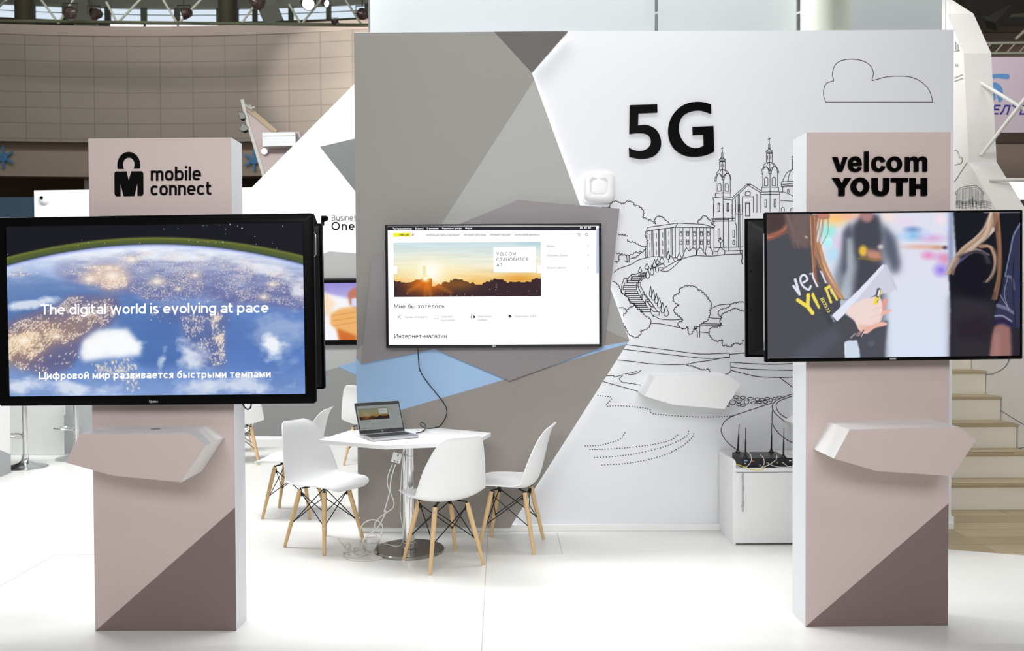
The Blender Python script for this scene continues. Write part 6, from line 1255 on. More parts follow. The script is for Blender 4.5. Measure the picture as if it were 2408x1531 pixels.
cable('white_cord', 'white charging cord drooping left of the table pillar down to the floor coil',
      [ah(Q(125, 262), 5.48), ah(Q(105, 310), 5.47), ah(Q(60, 440), 5.46), ah(Q(62, 540), 5.46), ah(Q(95, 620), 5.45), ah(Q(138, 740), 5.44), ah(Q(125, 815), 5.44), ah(Q(60, 865), 5.43), ah(Q(0, 905), 5.42), ah(Z8(800, 330), 5.42), ah(Z8(755, 420), 5.42), ah(Z8(790, 490), 5.42), ah(Z8(870, 530), 5.42), ah(Z8(880, 610), 5.42), ah(Z8(830, 700), 5.41), az(Z8(760, 850)), az(Z8(690, 930)), az(Z8(600, 890)), ah(Z8(545, 740), 5.40), ah(Z8(600, 640), 5.40), ah(Z8(700, 550), 5.41), ah(Z8(790, 600), 5.41), ah(Z8(830, 700), 5.40), az(Z8(810, 810)), az(Z8(840, 900))], .0032, WC)
cable('white_cord', 'thicker white cord falling straight from the charger into a big loop over the coil',
      [ah(Q(158, 272), 5.475), ah(Q(140, 330), 5.465), ah(Q(105, 450), 5.455), ah(Q(88, 600), 5.445), ah(Q(60, 720), 5.44), ah(Q(20, 860), 5.435), ah(Z8(960, 160), 5.43), ah(Z8(920, 270), 5.42), ah(Z8(860, 390), 5.415), ah(Z8(800, 470), 5.41), ah(Z8(690, 560), 5.405), ah(Z8(580, 640), 5.40), ah(Z8(550, 740), 5.395), az(Z8(590, 850)), az(Z8(660, 925)), az(Z8(740, 920)), az(Z8(775, 890)), az(Z8(700, 870)), az(Z8(600, 910))], .0038, WC)
cable('white_cord', 'white cord making the large upright loop beside the table foot',
      [az(Z8(840, 735)), az(Z8(800, 790)), ah(Z8(850, 700), 5.39), ah(Z8(890, 560), 5.385), ah(Z8(905, 450), 5.385), ah(Z8(850, 360), 5.39), ah(Z8(740, 320), 5.395), ah(Z8(620, 345), 5.40), ah(Z8(530, 430), 5.40), ah(Z8(495, 560), 5.395), ah(Z8(510, 670), 5.39), az(Z8(560, 780)), az(Z8(620, 870)), az(Z8(690, 935)), az(Z8(770, 900))], .0034, WC)
cable('white_cord', 'flat white cord coil lying on the floor left of the table foot',
      [az(Z8(115, 650), .02), az(Z8(190, 740)), az(Z8(270, 830)), az(Z8(370, 875)), az(Z8(450, 855)), az(Z8(465, 825)), az(Z8(420, 812)), az(Z8(385, 850)), az(Z8(400, 895)), az(Z8(470, 930)), az(Z8(600, 930)), az(Z8(690, 880)), az(Z8(560, 835)), az(Z8(480, 840)), az(Z8(330, 880)), az(Z8(220, 895)), az(Z8(210, 950)), az(Z8(300, 985)), az(Z8(420, 985)), az(Z8(560, 960)), az(Z8(650, 920)), az(Z8(770, 950)), az(Z8(885, 985)), az(Z8(870, 1005)), az(Z8(640, 1040)), az(Z8(400, 1035)), az(Z8(230, 985)), az(Z8(215, 920)), az(Z8(300, 915)), az(Z8(330, 945))], .0034, WC)
cable('white_cord', 'white cord tied along the left side of the chrome table pillar',
      [ah(Q(250, 110), 5.52), ah(Q(246, 240), 5.53), ah(Q(232, 420), 5.53), ah(Q(222, 620), 5.53), ah(Q(216, 860), 5.53), ah(Q(240, 1000), 5.52), ah(Q(255, 1110), 5.52), ah(Q(250, 1200), 5.51), az(Z8(1230, 760), .026), az(Z8(1130, 790), .024), az(Z8(1000, 760), .024), az(Z8(850, 740), .01), az(Z8(700, 725))], .0032, WC)
b = MB(); zz = .055
b.tube([Vector((TC.x + .041 * math.cos(a_), TC.y + .041 * math.sin(a_), zz)) for a_ in [i * math.pi / 12 for i in range(24)]], .0022, 6, closed=True)
tag(obj('cable_tie', b, WC, smooth=True), 'white cable tie round the foot of the chrome pillar', 'cable tie')
b = MB(); c = atz(818, 1291, .0); b.lathe([(.0, 0), (.017, 0), (.018, .03), (.008, .034), (0, .034)], c, 14); b.v = b.v; b.tube([c + Vector((-.006, 0, .034)), c + Vector((-.006, 0, .05))], .002, 6); b.tube([c + Vector((.006, 0, .034)), c + Vector((.006, 0, .05))], .002, 6)
tag(obj('power_plug', b, WC, smooth=True), 'small white two-pin plug standing among the floor cords', 'plug')
b = MB(); c = atz(873, 1276, .0); b.obox(c + Vector((0, 0, .018)), (.03, .012, 0), (-.008, .02, 0), (0, 0, .018)); tag(obj('power_adapter', b, MATS['satin_white_plastic'], bevel=.004), 'white power adapter block on the floor behind the cord loops', 'adapter')

# =================================================================== CABINET AND ROUTER
FYc = 5.64; xl = atz(1725, 1283).x; xr = 2.02; BYc = 6.035; ztop = .553; zsh = .497
t = thing('cabinet', 'low white cabinet with a bar handle standing against the mural wall', 'cabinet', ((xl + xr) / 2, (FYc + BYc) / 2, 0))
b = MB(); b.box(xl + .018, xr - .018, FYc + .02, BYc - .018, .012, zsh); obj('body', b, WHITEG, t)
b = MB(); b.prism([(xl, FYc + .004, 0), (xl, BYc, 0), (xl, BYc, ztop), (xl, FYc + .03, ztop), (xl, FYc + .004, ztop - .012)], (.018, 0, 0)); obj('side_panel', b, WHITEG, t, bevel=.0015)
b = MB(); b.box(xr - .018, xr, FYc + .004, BYc, 0, ztop); obj('side_panel', b, WHITEG, t, bevel=.0015)
b = MB(); b.box(xl + .018, xr - .018, BYc - .018, BYc, 0, ztop); obj('back_panel', b, WHITEG, t)
b = MB(); b.box(xl + .018, xr - .018, FYc + .006, FYc + .03, zsh - .020, zsh + .004); obj('front_rail', b, WHITEG, t, bevel=.001)
b = MB(); b.box(xl + .002, xr - .002, FYc, FYc + .018, .012, zsh - .024); dr = obj('door', b, WHITEG, t, bevel=.0015)
b = MB(); hx_ = aty(1744, 1150, FYc).x; h1 = aty(1743, 1113, FYc - .03).z; h0 = aty(1745, 1203, FYc - .03).z
b.tube([(hx_, FYc - .03, h0), (hx_, FYc - .03, h1)], .0055, 10)
for z in (h0 + .03, h1 - .03): b.tube([(hx_, FYc - .03, z), (hx_, FYc + .002, z)], .004, 8)
obj('handle', b, mat('brushed_steel', (190, 190, 190), .25, 1.0), dr, smooth=True)
b = MB(); b.box(xl + .02, xr - .02, FYc + .03, BYc - .03, .0, .012); obj('plinth', b, mat('plinth_dark', (60, 60, 60), .6), t)
# router
rx0, rx1, ry0, ry1, rz0, rz1 = 1.497, 1.80, 5.675, 5.925, zsh + .002, .562
t = thing('router', 'black metal network box with four aerials on top of the white cabinet', 'router', ((rx0 + rx1) / 2, (ry0 + ry1) / 2, rz0))
b = MB(); b.box(rx0, rx1, ry0, ry1, rz0, rz1); obj('casing', b, mat('anthracite_metal', (34, 34, 38), .35, .3), t, bevel=.002)
b = MB(); b.box(rx1, rx1 + .035, ry0, ry0 + .003, rz0, rz1); b2 = MB()
obj('mounting_ear', b, MATS['anthracite_metal'], t)
fpl = yplane(ry0); f = lambda q, off=0: fpl.pt(q, .0008)
b = MB(); c = fpl.pt((1858, 1083), .001); b.obox(c, (.007, 0, 0), (0, .0005, 0), (0, 0, .004)); obj('slot', b, MATS['satin_white_plastic'], t)
b = MB(); b.face([fpl.pt(p, .0008) for p in A6([(700, 1240), (795, 1240), (818, 1275), (705, 1275)])]); obj('blue_label', b, mat('label_blue', (60, 100, 190), .5), t)
m = MB(); write(m, lambda q, off=0: fpl.pt(q, .0012), 'ZTE', A6([(718, 1268)])[0], A6([(780, 1268)])[0], 2.2, .2); obj('label_text', m, MATS['satin_white_plastic'], t)
m = MB(); ribbon(m, f, A6([(880, 1270), (955, 1270)]), 2.2); obj('orange_print', m, mat('print_orange', (214, 90, 40), .5), t)
b = MB(); c = fpl.pt(A6([(735, 1325)])[0]); b.lathe([(.0, -.003), (.005, -.003), (.005, 0)], c, 14, 'y'); obj('power_button', b, ZINC, t, smooth=True)
b = MB(); c = fpl.pt(A6([(1093, 1375)])[0]); b.obox(c, (.007, 0, 0), (0, .001, 0), (0, 0, .006)); obj('ethernet_port', b, mat('port_metal', (150, 150, 150), .3, .8), t)
BRASS = mat('brass_connector', (206, 176, 96), .3, 1.0)
for x, y in ((1250, 1300), (1500, 1300), (1625, 1297), (1870, 1395)):
    b = MB(); c = fpl.pt(A6([(x, y)])[0]); b.lathe([(.0045, -.012), (.0045, 0)], c, 10, 'y'); obj('coaxial_connector', b, BRASS, t, smooth=True)
for (bx, by), (tx, ty), Y in (((562, 1050), (594, 372), 5.905), ((745, 1185), (752, 465), 5.70), ((1365, 1045), (1375, 358), 5.905), ((1655, 1185), (1668, 463), 5.70)):
    bp_ = aty(*A6([(bx, by)])[0], Y); bp_.z = rz1; tp = aty(*A6([(tx, ty)])[0], Y); L = tp - bp_
    a = thing('router_aerial', 'x', 'aerial', bp_, 0, 'aerials on the black router')
    a['label'] = {562: 'black router aerial at the back left, leaning slightly right', 745: 'black router aerial at the front left above the blue label', 1365: 'tallest black router aerial, at the back right', 1655: 'black router aerial at the front right corner beside the mounting ear'}[bx]
    b = MB(); b.lathe([(.0, 0), (.017, 0), (.017, .004), (.010, .012), (.006, .024), (.005, .024)], bp_, 20); obj('magnetic_base', b, BLACKP, a, smooth=True)
    b = MB(); b.tube([bp_ + L * .09, bp_ + L * .12, bp_ + L * .5, bp_ + L * .68, bp_ + L], [.0045, .0058, .0052, .0026, .0024], 10); obj('rod', b, BLACKP, a, smooth=True)
A6c = lambda x, y, Y: aty(*A6([(x, y)])[0], Y)
GW = mat('grey_coax', (205, 205, 203), .4)
cable('coax_cable', 'pale grey cable arching from the back left aerial over the router front', [A6c(560, 1040, 5.88), A6c(640, 1020, 5.84), A6c(760, 1030, 5.74), A6c(850, 1090, 5.67), A6c(885, 1180, 5.66), A6c(880, 1270, 5.655), A6c(830, 1350, 5.655), A6c(760, 1410, 5.655), A6c(640, 1425, 5.655)], .0022, GW)
cable('coax_cable', 'pale grey cable arching down the middle of the router front from a brass plug', [A6c(1085, 1115, 5.70), A6c(1130, 1140, 5.67), A6c(1180, 1210, 5.66), A6c(1195, 1290, 5.655), A6c(1170, 1380, 5.655), A6c(1090, 1440, 5.652), A6c(960, 1470, 5.648), A6c(760, 1470, 5.648), A6c(560, 1420, 5.652)], .0024, GW)
cable('coax_cable', 'pale grey cable bundle running along the router front to the mounting ear', [A6c(1280, 1310, 5.66), A6c(1340, 1350, 5.655), A6c(1480, 1400, 5.65), A6c(1650, 1415, 5.65), A6c(1850, 1405, 5.65), A6c(1930, 1410, 5.655)], .0026, GW)
cable('coax_cable', 'pale grey cable looping from the front right aerial across to the ethernet side', [A6c(1480, 1100, 5.74), A6c(1500, 1160, 5.68), A6c(1480, 1230, 5.66), A6c(1400, 1300, 5.655), A6c(1260, 1380, 5.65), A6c(1120, 1430, 5.65), A6c(980, 1450, 5.648)], .0024, GW)
cable('coax_cable', 'pale grey short cable from the right coaxial plug down to the bundle', [A6c(1635, 1300, 5.66), A6c(1690, 1340, 5.655), A6c(1760, 1390, 5.652), A6c(1880, 1395, 5.652)], .0022, GW)
cable('network_cable', 'yellow network cable crossing the router front on the cabinet lip', [A6c(525, 1345, 5.655), A6c(620, 1370, 5.65), A6c(760, 1420, 5.648), A6c(880, 1470, 5.646), A6c(1020, 1490, 5.646), A6c(1140, 1475, 5.646), A6c(1210, 1420, 5.65), A6c(1220, 1370, 5.655)], .0022, mat('yellow_cable', (228, 206, 60), .4))
b = MB(); c = A6c(1562, 1133, 5.71); b.tube([c + Vector((-.012, 0, .001)), c + Vector((.008, 0, -.001))], .003, 8); tag(obj('brass_plug', b, BRASS, smooth=True), 'brass plug beside the front right aerial', 'plug')
# =================================================================== FAR BOOTH ON THE LEFT
FY = 10.45; pf = yplane(FY)
fw = MB(); fw.cur = 0
fz0 = 0
Lx = pf.pt((80, 448)).x
top = [pf.pt(p) for p in ((80, 448), (592, 441), (840, 191), (1250, 188))]
loop = [Vector((Lx, FY, 0))] + top + [Vector((top[-1].x, FY, 0))]
fw.prism(loop, (0, .12, 0))
def fpr(i, pts, off):
    fw.cur = i; fw.face([pf.pt(p, off) for p in pts])
fpr(1, [(752, 345), (900, 310), (900, 530), (833, 447)], .004)
fpr(2, [(500, 690), (775, 591), (900, 600), (900, 840), (780, 868), (500, 960)], .004)
fpr(4, [(500, 956), (780, 866), (900, 836), (900, 1028), (500, 1024)], .003)
fpr(3, [(794, 862), (900, 835), (900, 910)], .006)
fw_o = struct(obj('wall_left', fw, [WHITE, mat('print_slate', (90, 94, 92), .5), mat('print_pale', (150, 151, 149), .5), mat('print_sky', (118, 148, 180), .5), mat('print_stone', (124, 125, 123), .5)]))
t = thing('wall_lettering', 'black partner name lettering on the far white wall beside the Earth screen', 'sign', pf.pt((790, 540)))
Kc = lambda p: S(0, 0, 2.7345, p)
ff = lambda q, off=0: pf.pt(q, .004)
m = MB(); write(m, ff, 'SAP', (700, 532), (774.5, 530), 23, .34, 2.3, .04); obj('lettering', m, SIGN, t)
m = MB(); write(m, ff, 'Business', (780, 519), (848, 518), 13.5, .10, 2.2, .12); obj('lettering', m, mat('sign_grey', (60, 63, 67), .4, spec=.1), t)
m = MB(); write(m, ff, 'One', (779, 541.5), (834, 541), 20, .16, 2.1, .14); obj('lettering', m, SIGN, t)
# screen on the far wall
M, wd, h = frame_of((640, 656), (1000, 652), (1000, 810), (640, 812), FY - .06, FY - .06)
tv = thing('display_screen', 'far wall screen with a blurred orange hand beneath the partner lettering', 'screen', M=M)
scq = [(645, 667), (995, 664), (995, 799), (645, 800)]; sr = srect(M, *scq)
tv_body(tv, wd, h, sr, .01, .055, .03, GLOSSB)
C = Canvas(scq, 280, 110, (150, 140, 215)); X, Y = C.X, C.Y
C.mix(np.clip((Y - 664) / 60, 0, 1), (214, 214, 240), .8); C.poly([(745, 668), (765, 690), (838, 706), (838, 800), (745, 800)], (246, 246, 250), 3); C.poly([(700, 700), (772, 690), (790, 715), (778, 735), (760, 745), (700, 760)], (250, 226, 196), 4)
C.poly([(776, 738), (800, 725), (838, 720), (900, 730), (900, 800), (800, 800), (790, 775), (776, 762)], (238, 180, 110), 3); C.poly([(818, 690), (830, 678), (850, 676), (850, 730), (822, 716)], (196, 120, 96), 2.5)
for y in (742, 754, 766): C.line([(782, y), (836, y - 8)], 2, (214, 140, 70), 2, .7)
C.poly([(792, 772), (838, 790), (838, 800), (796, 800)], (206, 112, 50), 3); C.poly([(826, 702), (840, 700), (840, 722), (826, 720)], (220, 220, 246), 1.5)
picture('screen', tv, M, *sr, .006, C, screen_mat('hand_picture', 1.0))
b = MB(); b.tube([M @ Vector((wd / 2 - 1.0, .03, 0)), M @ Vector((wd / 2 - 1.0, .03, .01))], .002, 6)
# dome camera
t = thing('security_camera', 'white dome camera with dark lens on the far white wall top', 'camera', pf.pt((106, 468)))
c = pf.pt((106, 467)); b = MB(); b.lathe([(.0, -.075), (.03, -.072), (.052, -.055), (.062, -.03), (.062, -.008), (.066, 0)], c, 24, 'y'); obj('housing', b, MATS['satin_white_plastic'], t, smooth=True, ang=60)
b = MB(); b.ball(c + Vector((-.004, -.068, .0)), .022, 10); obj('lens', b, GLOSSB, t, smooth=True)
# blue stand wall beyond
b = MB(); p0 = aty(-60, 464, 14.0); p1 = aty(150, 464, 14.0); b.box(p0.x, p1.x, 14.0, 14.15, 0, p0.z); tag(obj('exhibition_panel', b, mat('deep_blue_panel', (62, 88, 108), .6)), 'dark blue stand wall behind the far white wall at the left edge', 'wall panel')

# ---- counters and stools at the far left
GP = mat('pale_grey_panel', (164, 168, 169), .45)
a0, a1 = atz(26, 1112), atz(-44, 1141); b = MB(); b.cur = 0
h_ = 1.2; hA = aty(26, 1068, a0.y).z; hB = aty(-44, 1040, a1.y).z; back_ = Vector((-.9, .5, 0))
up3 = lambda p, z: Vector((p.x, p.y, z))
b.quad(a1, a0, up3(a0, hA), up3(a1, hB)); b.cur = 1; b.quad(up3(a1, hB), up3(a0, hA), up3(a0, h_), up3(a1, h_))
bk0, bk1 = a0 + Vector((-.6, .12, 0)), a1 + Vector((-.6, .12, 0))
b.quad(a0, bk0, up3(bk0, h_), up3(a0, h_)); b.quad(bk0, bk1, up3(bk1, h_), up3(bk0, h_)); b.quad(bk1, a1, up3(a1, h_), up3(bk1, h_)); b.quad(up3(a1, h_), up3(a0, h_), up3(bk0, h_), up3(bk1, h_)); b.quad(a1, bk1, bk0, a0)
tag(obj('reception_counter', b, [GP, WHITEG]), 'white counter end with a grey base wedge at the left picture edge', 'counter')
pc_ = yplane(9.30); b = MB(); x0 = pc_.pt((20, 1071)).x; x1 = pc_.pt((152, 1071)).x
b.box(x0, x1, 9.30, 9.9, 0, 1.12); tag(obj('bar_counter', b, mat('silver_laminate', (216, 220, 216), .25, .05), bevel=.004), 'silvery white bar counter behind the two chrome stools', 'counter')
b = MB(); p_ = [atz(152, 1070), atz(196, 1056)]; e_ = p_[1] - p_[0]
bx = [p_[0] + e_ * .02, p_[0] + e_ * 1.6, p_[0] + e_ * 1.6 + Vector((.1, .5, 0)), p_[0] + e_ * .02 + Vector((.1, .5, 0))]
Pm = Plane(p_[0], Vector((-e_.y, e_.x, 0)))
b.cur = 0; b.prism([up3(p, 0) for p in bx], (0, 0, 1.0)); b.cur = 1
b.face([Pm.pt(q, .003) for q in ((206, 950), (216, 950), (216, 1052), (186, 1060))]); b.face([Pm.pt(q, .003) for q in ((150, 950), (170, 950), (170, 964), (150, 977))])
tag(obj('bar_end', b, [GP, WHITE]), 'grey and white faceted counter end between the second stool and the left column', 'counter')
def stool():
    t = thing('bar_stool', 'chrome bar stool with round trumpet foot nearest the left edge', 'stool', (0, 0, 0), 0, 'chrome bar stools')
    b = MB(); b.lathe([(.205, 0), (.205, .006), (.19, .014), (.12, .028), (.06, .05), (.036, .075), (.032, .11)], (0, 0, 0), 36); obj('foot', b, mat('brushed_chrome', (196, 198, 200), .2, 1.0), t, smooth=True, local=True)
    b = MB(); b.lathe([(.034, .09), (.034, .125), (.027, .125)], (0, 0, 0), 20); obj('collar', b, CHROME, t, smooth=True, local=True)
    b = MB(); b.lathe([(.024, .11), (.024, .70)], (0, 0, 0), 20); obj('pole', b, CHROME, t, smooth=True, local=True)
    b = MB(); b.tube(smooth3([(-.02, -.028, .30), (-.10, -.09, .315), (-.19, -.07, .32), (-.215, 0, .322), (-.19, .07, .32), (-.10, .09, .315), (-.02, .028, .30)], 6), .010, 10); b.lathe([(.025, .28), (.029, .28), (.029, .31), (.025, .31)], (0, 0, 0), 18); obj('footrest', b, CHROME, t, smooth=True, local=True)
    b = MB(); b.lathe([(.03, .70), (.18, .705), (.195, .72), (.195, .75), (.18, .77), (.0001, .775)], (0, 0, 0), 28); obj('seat', b, SHELL, t, smooth=True, local=True)
    return t
st = stool(); p = atz(60, 1099); st.location = (p.x, p.y, 0)
s2 = copy_tree(st); p = atz(180, 1078); s2.location = (p.x, p.y, 0); s2['label'] = 'chrome bar stool beside the grey counter end, partly hidden by the left column shelf'

# ---- leaning pink sail panel with fixtures behind the far wall
ps = yplane(13.0)
t = thing('canopy_panel', 'pinkish triangular stand panel with white lamp box leaning above the far wall', 'panel', ps.pt((640, 420)))
K3 = lambda p: S(500, 200, 5.467, p)
b = MB(); b.prism([ps.pt(q) for q in K3([(395, 195), (450, 280), (830, 600), (1120, 600), (1150, 700), (780, 1150), (700, 1300)])], (0, .04, 0)); obj('sheet', b, mat('canopy_pink', (208, 190, 186), .5), t)
b = MB(); b.prism([ps.pt(q, .03) for q in K3([(357, 190), (398, 180), (470, 480), (560, 760), (1560, 4190), (1530, 4190), (520, 780), (430, 480)])], (0, .06, 0)); obj('edge_rail', b, mat('rail_white', (214, 212, 204), .4), t)
b = MB(); b.prism([ps.pt(q, .05) for q in K3([(430, 270), (470, 275), (830, 580), (815, 610), (770, 600), (440, 330)])], (0, .05, 0)); obj('wooden_batten', b, mat('batten_wood', (196, 172, 140), .5), t)
b = MB(); b.prism([ps.pt(q, .25) for q in K3([(635, 610), (1065, 605), (1068, 780), (640, 792)])], (0, .16, 0)); b.prism([ps.pt(q, .26) for q in K3([(635, 650), (1066, 642), (1066, 652), (635, 660)])], (0, .01, 0)); obj('lamp_box', b, mat('lamp_box_white', (240, 241, 242), .3), t, bevel=.008)
b = MB(); b.lathe([(.03, -.02), (.045, -.02), (.045, .0), (.03, .0), (.03, -.02)], ps.pt(K3([(670, 855)])[0], .06), 16, 'y'); obj('clip', b, ZINC, t, smooth=True)
for q, lb_ in (([(315, 340), (400, 345), (430, 430), (350, 445)], 'a'), ([(330, 575), (385, 480), (460, 540), (455, 575), (385, 600)], 'b')):
    b = MB(); b.prism([ps.pt(p, .05) for p in K3(q)], (0, .12, 0)); obj('floodlight', b, mat('flood_grey', (120, 120, 114), .4, .4), t, bevel=.01)
b = MB(); b.tube([ps.pt(p, .1) for p in K3([(430, 260), (480, 300), (545, 285)])], .015, 6); b.tube([ps.pt(p, .1) for p in K3([(470, 255), (500, 290), (500, 330)])], .012, 6); obj('clamp', b, MATS['rail_white'], t)

# =================================================================== THE HALL BEHIND
TILE = tile_mat('hall_wall_tiles', (176, 165, 153), (148, 138, 127), .84, .395, .013)
def arc_wall(name, r0, m, z0, z1, a0, a1, cx=-9.0, cy=-6.5, n=48, thick=.3):
    """curved wall piece about the hall's centre, with running-metre UVs"""
    V = []; F = []; UV = []
    for i in range(n + 1):
        a = math.radians(a0 + (a1 - a0) * i / n)
        for r in (r0, r0 + thick):
            for z in (z0, z1): V.append((cx + r * math.sin(a), cy + r * math.cos(a), z)); UV.append((a * r0, z))
    for i in range(n):
        k = i * 4; j = k + 4
        F += [(k, j, j + 1, k + 1), (k + 2, k + 3, j + 3, j + 2), (k + 1, j + 1, j + 3, k + 3), (k, k + 2, j + 2, j)]
    me = bpy.data.meshes.new(name); me.from_pydata(V, [], F); uv = me.uv_layers.new()
    for l in me.loops: uv.data[l.index].uv = UV[l.vertex_index]
    me.materials.append(m); o = bpy.data.objects.new(name, me); COL.objects.link(o); return struct(o)
RH = 29.0
arc_wall('wall_hall', RH, TILE, 5.85, 8.55, -14, 20)
arc_wall('trim_hall_coping', RH - .04, mat('hall_coping', (196, 180, 168), .6), 8.55, 8.80, -14, 20)
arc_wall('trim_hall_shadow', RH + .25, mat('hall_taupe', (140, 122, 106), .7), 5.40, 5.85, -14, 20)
arc_wall('trim_hall_band', RH + .10, mat('hall_beige', (176, 160, 142), .7), 4.98, 5.62, -14, 20)
arc_wall('wall_hall_gallery', RH + 4, mat('hall_brown', (92, 74, 50), .8), -.05, 7.4, -14, 20)
struct(obj('ceiling', (lambda q: (q.box(-40, 40, 12, 45, 12.2, 12.4), q)[1])(MB()), mat('hall_ceiling', (104, 106, 98), .8)))
arc_wall('wall_clerestory', RH + 3.4, mat('hall_olive_grey', (140, 142, 130), .7), 10.36, 12.2, -14, 20)
arc_wall('trim_clerestory_sill', RH + 3.2, mat('hall_olive_dark', (84, 88, 68), .7), 9.86, 9.97, -14, 20)
def on_arc(x, r, cx=-9.0, cy=-6.5):
    """point of a circular wall under the picture column x (at eye level)"""
    d = ray(x, 724); d = Vector((d.x, d.y)).normalized(); c = Vector((cx, cy)); bq = -c.dot(d); q = (c.dot(c) - r * r)
    s_ = -bq + 0; tt = c.dot(d) + math.sqrt(max(0, c.dot(d) ** 2 - q)); return d * tt
DAY = glow('daylight_window', (214, 228, 240), 1.05); DAYW = glow('daylight_white', (250, 252, 255), 1.3); FRM = mat('window_frame_olive', (92, 98, 82), .6)
xs = [-60, 92, 205, 330, 348, 425, 520, 566, 606, 700, 778, 870, 960]
for i, (x0, x1) in enumerate(((-60, 88), (92, 163), (168, 262), (268, 346), (352, 424), (429, 522), (566, 606), (610, 690), (694, 778), (782, 868))):
    a_, b_ = on_arc(x0, RH + 3.35), on_arc(x1, RH + 3.35); t = thing('window_%d' % (i + 1), 'x', 'x', ((a_.x + b_.x) / 2, (a_.y + b_.y) / 2, 9.9))
    for k in ('label', 'category'): del t[k]
    struct(t)
    g = MB(); g.quad((a_.x, a_.y, 9.96), (b_.x, b_.y, 9.96), (b_.x, b_.y, 10.37), (a_.x, a_.y, 10.37)); obj('pane', g, DAY, t)
    g = MB()
    for p in (a_, b_): g.box(p.x - .05, p.x + .05, p.y - .08, p.y - .02, 9.94, 10.40)
    g.tube([(a_.x, a_.y - .04, 10.2), (b_.x, b_.y - .04, 10.2)], .012, 6); obj('window_frame', g, FRM, t)
    if 3 <= i <= 5:
        g = MB(); a2, b2 = on_arc(x0, RH + 3.1), on_arc(x1, RH + 3.1); g.quad((a2.x, a2.y, 9.70), (b2.x, b2.y, 9.70), (b2.x, b2.y, 9.85), (a2.x, a2.y, 9.85)); obj('low_pane', g, DAYW, t)
# round columns by the windows
for i, (x0, x1) in enumerate(((46, 90), (522, 565))):
    a_, b_ = on_arc(x0, RH + 1.6), on_arc(x1, RH + 1.6); c = (a_ + b_) / 2; b = MB(); b.lathe([((b_ - a_).length / 2, 8.0), ((b_ - a_).length / 2, 12.2)], (c.x, c.y, 0), 20)
    struct(obj('trim_%d' % (i + 1), b, mat('column_olive', (82, 76, 56), .6), smooth=True))
# slanted roof beams
for (x0, y0, x1, y1, wdt) in ((180, 8, 206, 66, .34), (612, 4, 650, 66, .34)):
    A_ = aty(x0, y0 - 30, 23.6); B_ = aty(x1, y1, 23.2); b = MB(); b.tube([A_, B_], wdt, 4); struct(obj('trim_roof_beam', b, mat('beam_grey', (126, 128, 118), .6)))
# lighting truss in front of the windows
t = thing('lighting_truss', 'grey zigzag roof truss in front of the high hall windows', 'truss', (-7.5, 20.4, 9.2))
TR = mat('truss_grey', (188, 190, 176), .4, .1); TY = 20.4
def tube_px(name, pts, r, root, m, Y=TY):
    b = MB(); b.tube([aty(x, y, Y) for x, y in pts], r, 8); return obj(name, b, m, root, smooth=True)
tube_px('chord', [(-40, 49), (400, 54), (960, 60)], .04, t, mat('truss_olive', (96, 100, 78), .5)); tube_px('chord', [(-40, -60), (960, -50)], .035, t, TR)
for a_, c_ in (((138, 55), (82, -20)), ((138, 55), (190, -30)), ((276, 55), (250, 5)), ((276, 55), (348, -20)), ((418, 57), (372, -20)), ((418, 57), (500, -30)), ((566, 58), (615, -10)), ((708, 58), (680, 10)), ((708, 58), (780, -30)), ((850, 58), (800, -20)), ((0, 14), (20, -6)), ((12, 2), (-20, 34))):
    tube_px('brace', [a_, c_], .027, t, TR)
# stage lamps clamped to the truss
def lamp(x, y, r, yaw, label, lit=False):
    c = aty(x, y, 19.9); d = Vector((math.sin(yaw), -math.cos(yaw), -.35)).normalized()
    t = thing('stage_lamp', label, 'lamp', c, 0, 'stage lamps under the hall roof')
    q = d.to_track_quat('Z', 'Y').to_matrix()
    b = MB(); b.lathe([(r * .25, -r * 1.5), (r * .7, -r * 1.2), (r, -r * .2), (r, r * .3), (r * .88, r * .3), (r * .86, 0)], (0, 0, 0), 20); b.v = [c + q @ v for v in b.v]
    obj('housing', b, mat('lamp_housing', (78, 62, 58), .35, .4), t, smooth=True)
    b = MB(); b.lathe([(r * .87, r * .05), (r * .4, r * .16), (.0001, r * .2)], (0, 0, 0), 20); b.v = [c + q @ v for v in b.v]
    obj('lens', b, glow('lamp_on', (255, 252, 244), 4.0) if lit else mat('lamp_glass', (96, 80, 78), .12, .5), t, smooth=True)
    b = MB(); P = [c + Vector((-r * 1.1, 0, 0)), c + Vector((-r * 1.1, 0, r * 1.4)), c + Vector((r * 1.1, 0, r * 1.4)), c + Vector((r * 1.1, 0, 0))]; b.tube(P, r * .1, 6); b.tube([c + Vector((0, 0, r * 1.4)), c + Vector((0, .0 if y < 40 else .5, r * (2.6 if y < 40 else 2.0)))], r * .12, 6); obj('yoke', b, mat('lamp_yoke', (40, 38, 36), .5), t)
lamp(165, 30, .15, .3, 'brown stage lamp on the truss between the left round column and slanted beam')
lamp(221, 33, .13, -.7, 'stage lamp turned aside just right of the left slanted beam')
lamp(432, 32, .13, -1.2, 'dark stage lamp at the truss joint above the padlock column')
lamp(606, 6, .16, .4, 'stage lamp high beside the second round column')
lamp(725, 9, .15, .2, 'large round lit stage lamp glowing white, left of the smaller lit one', True)
lamp(767, 8, .09, 1.05, 'narrow lit stage lamp glowing white, just right of the big lit one', True)
lamp(852, 33, .13, .2, 'unlit pinkish stage lamp at the right end beside the glass parapet')
lamp(787, 52, .07, -.4, 'small pale lamp low on the truss near the right end')
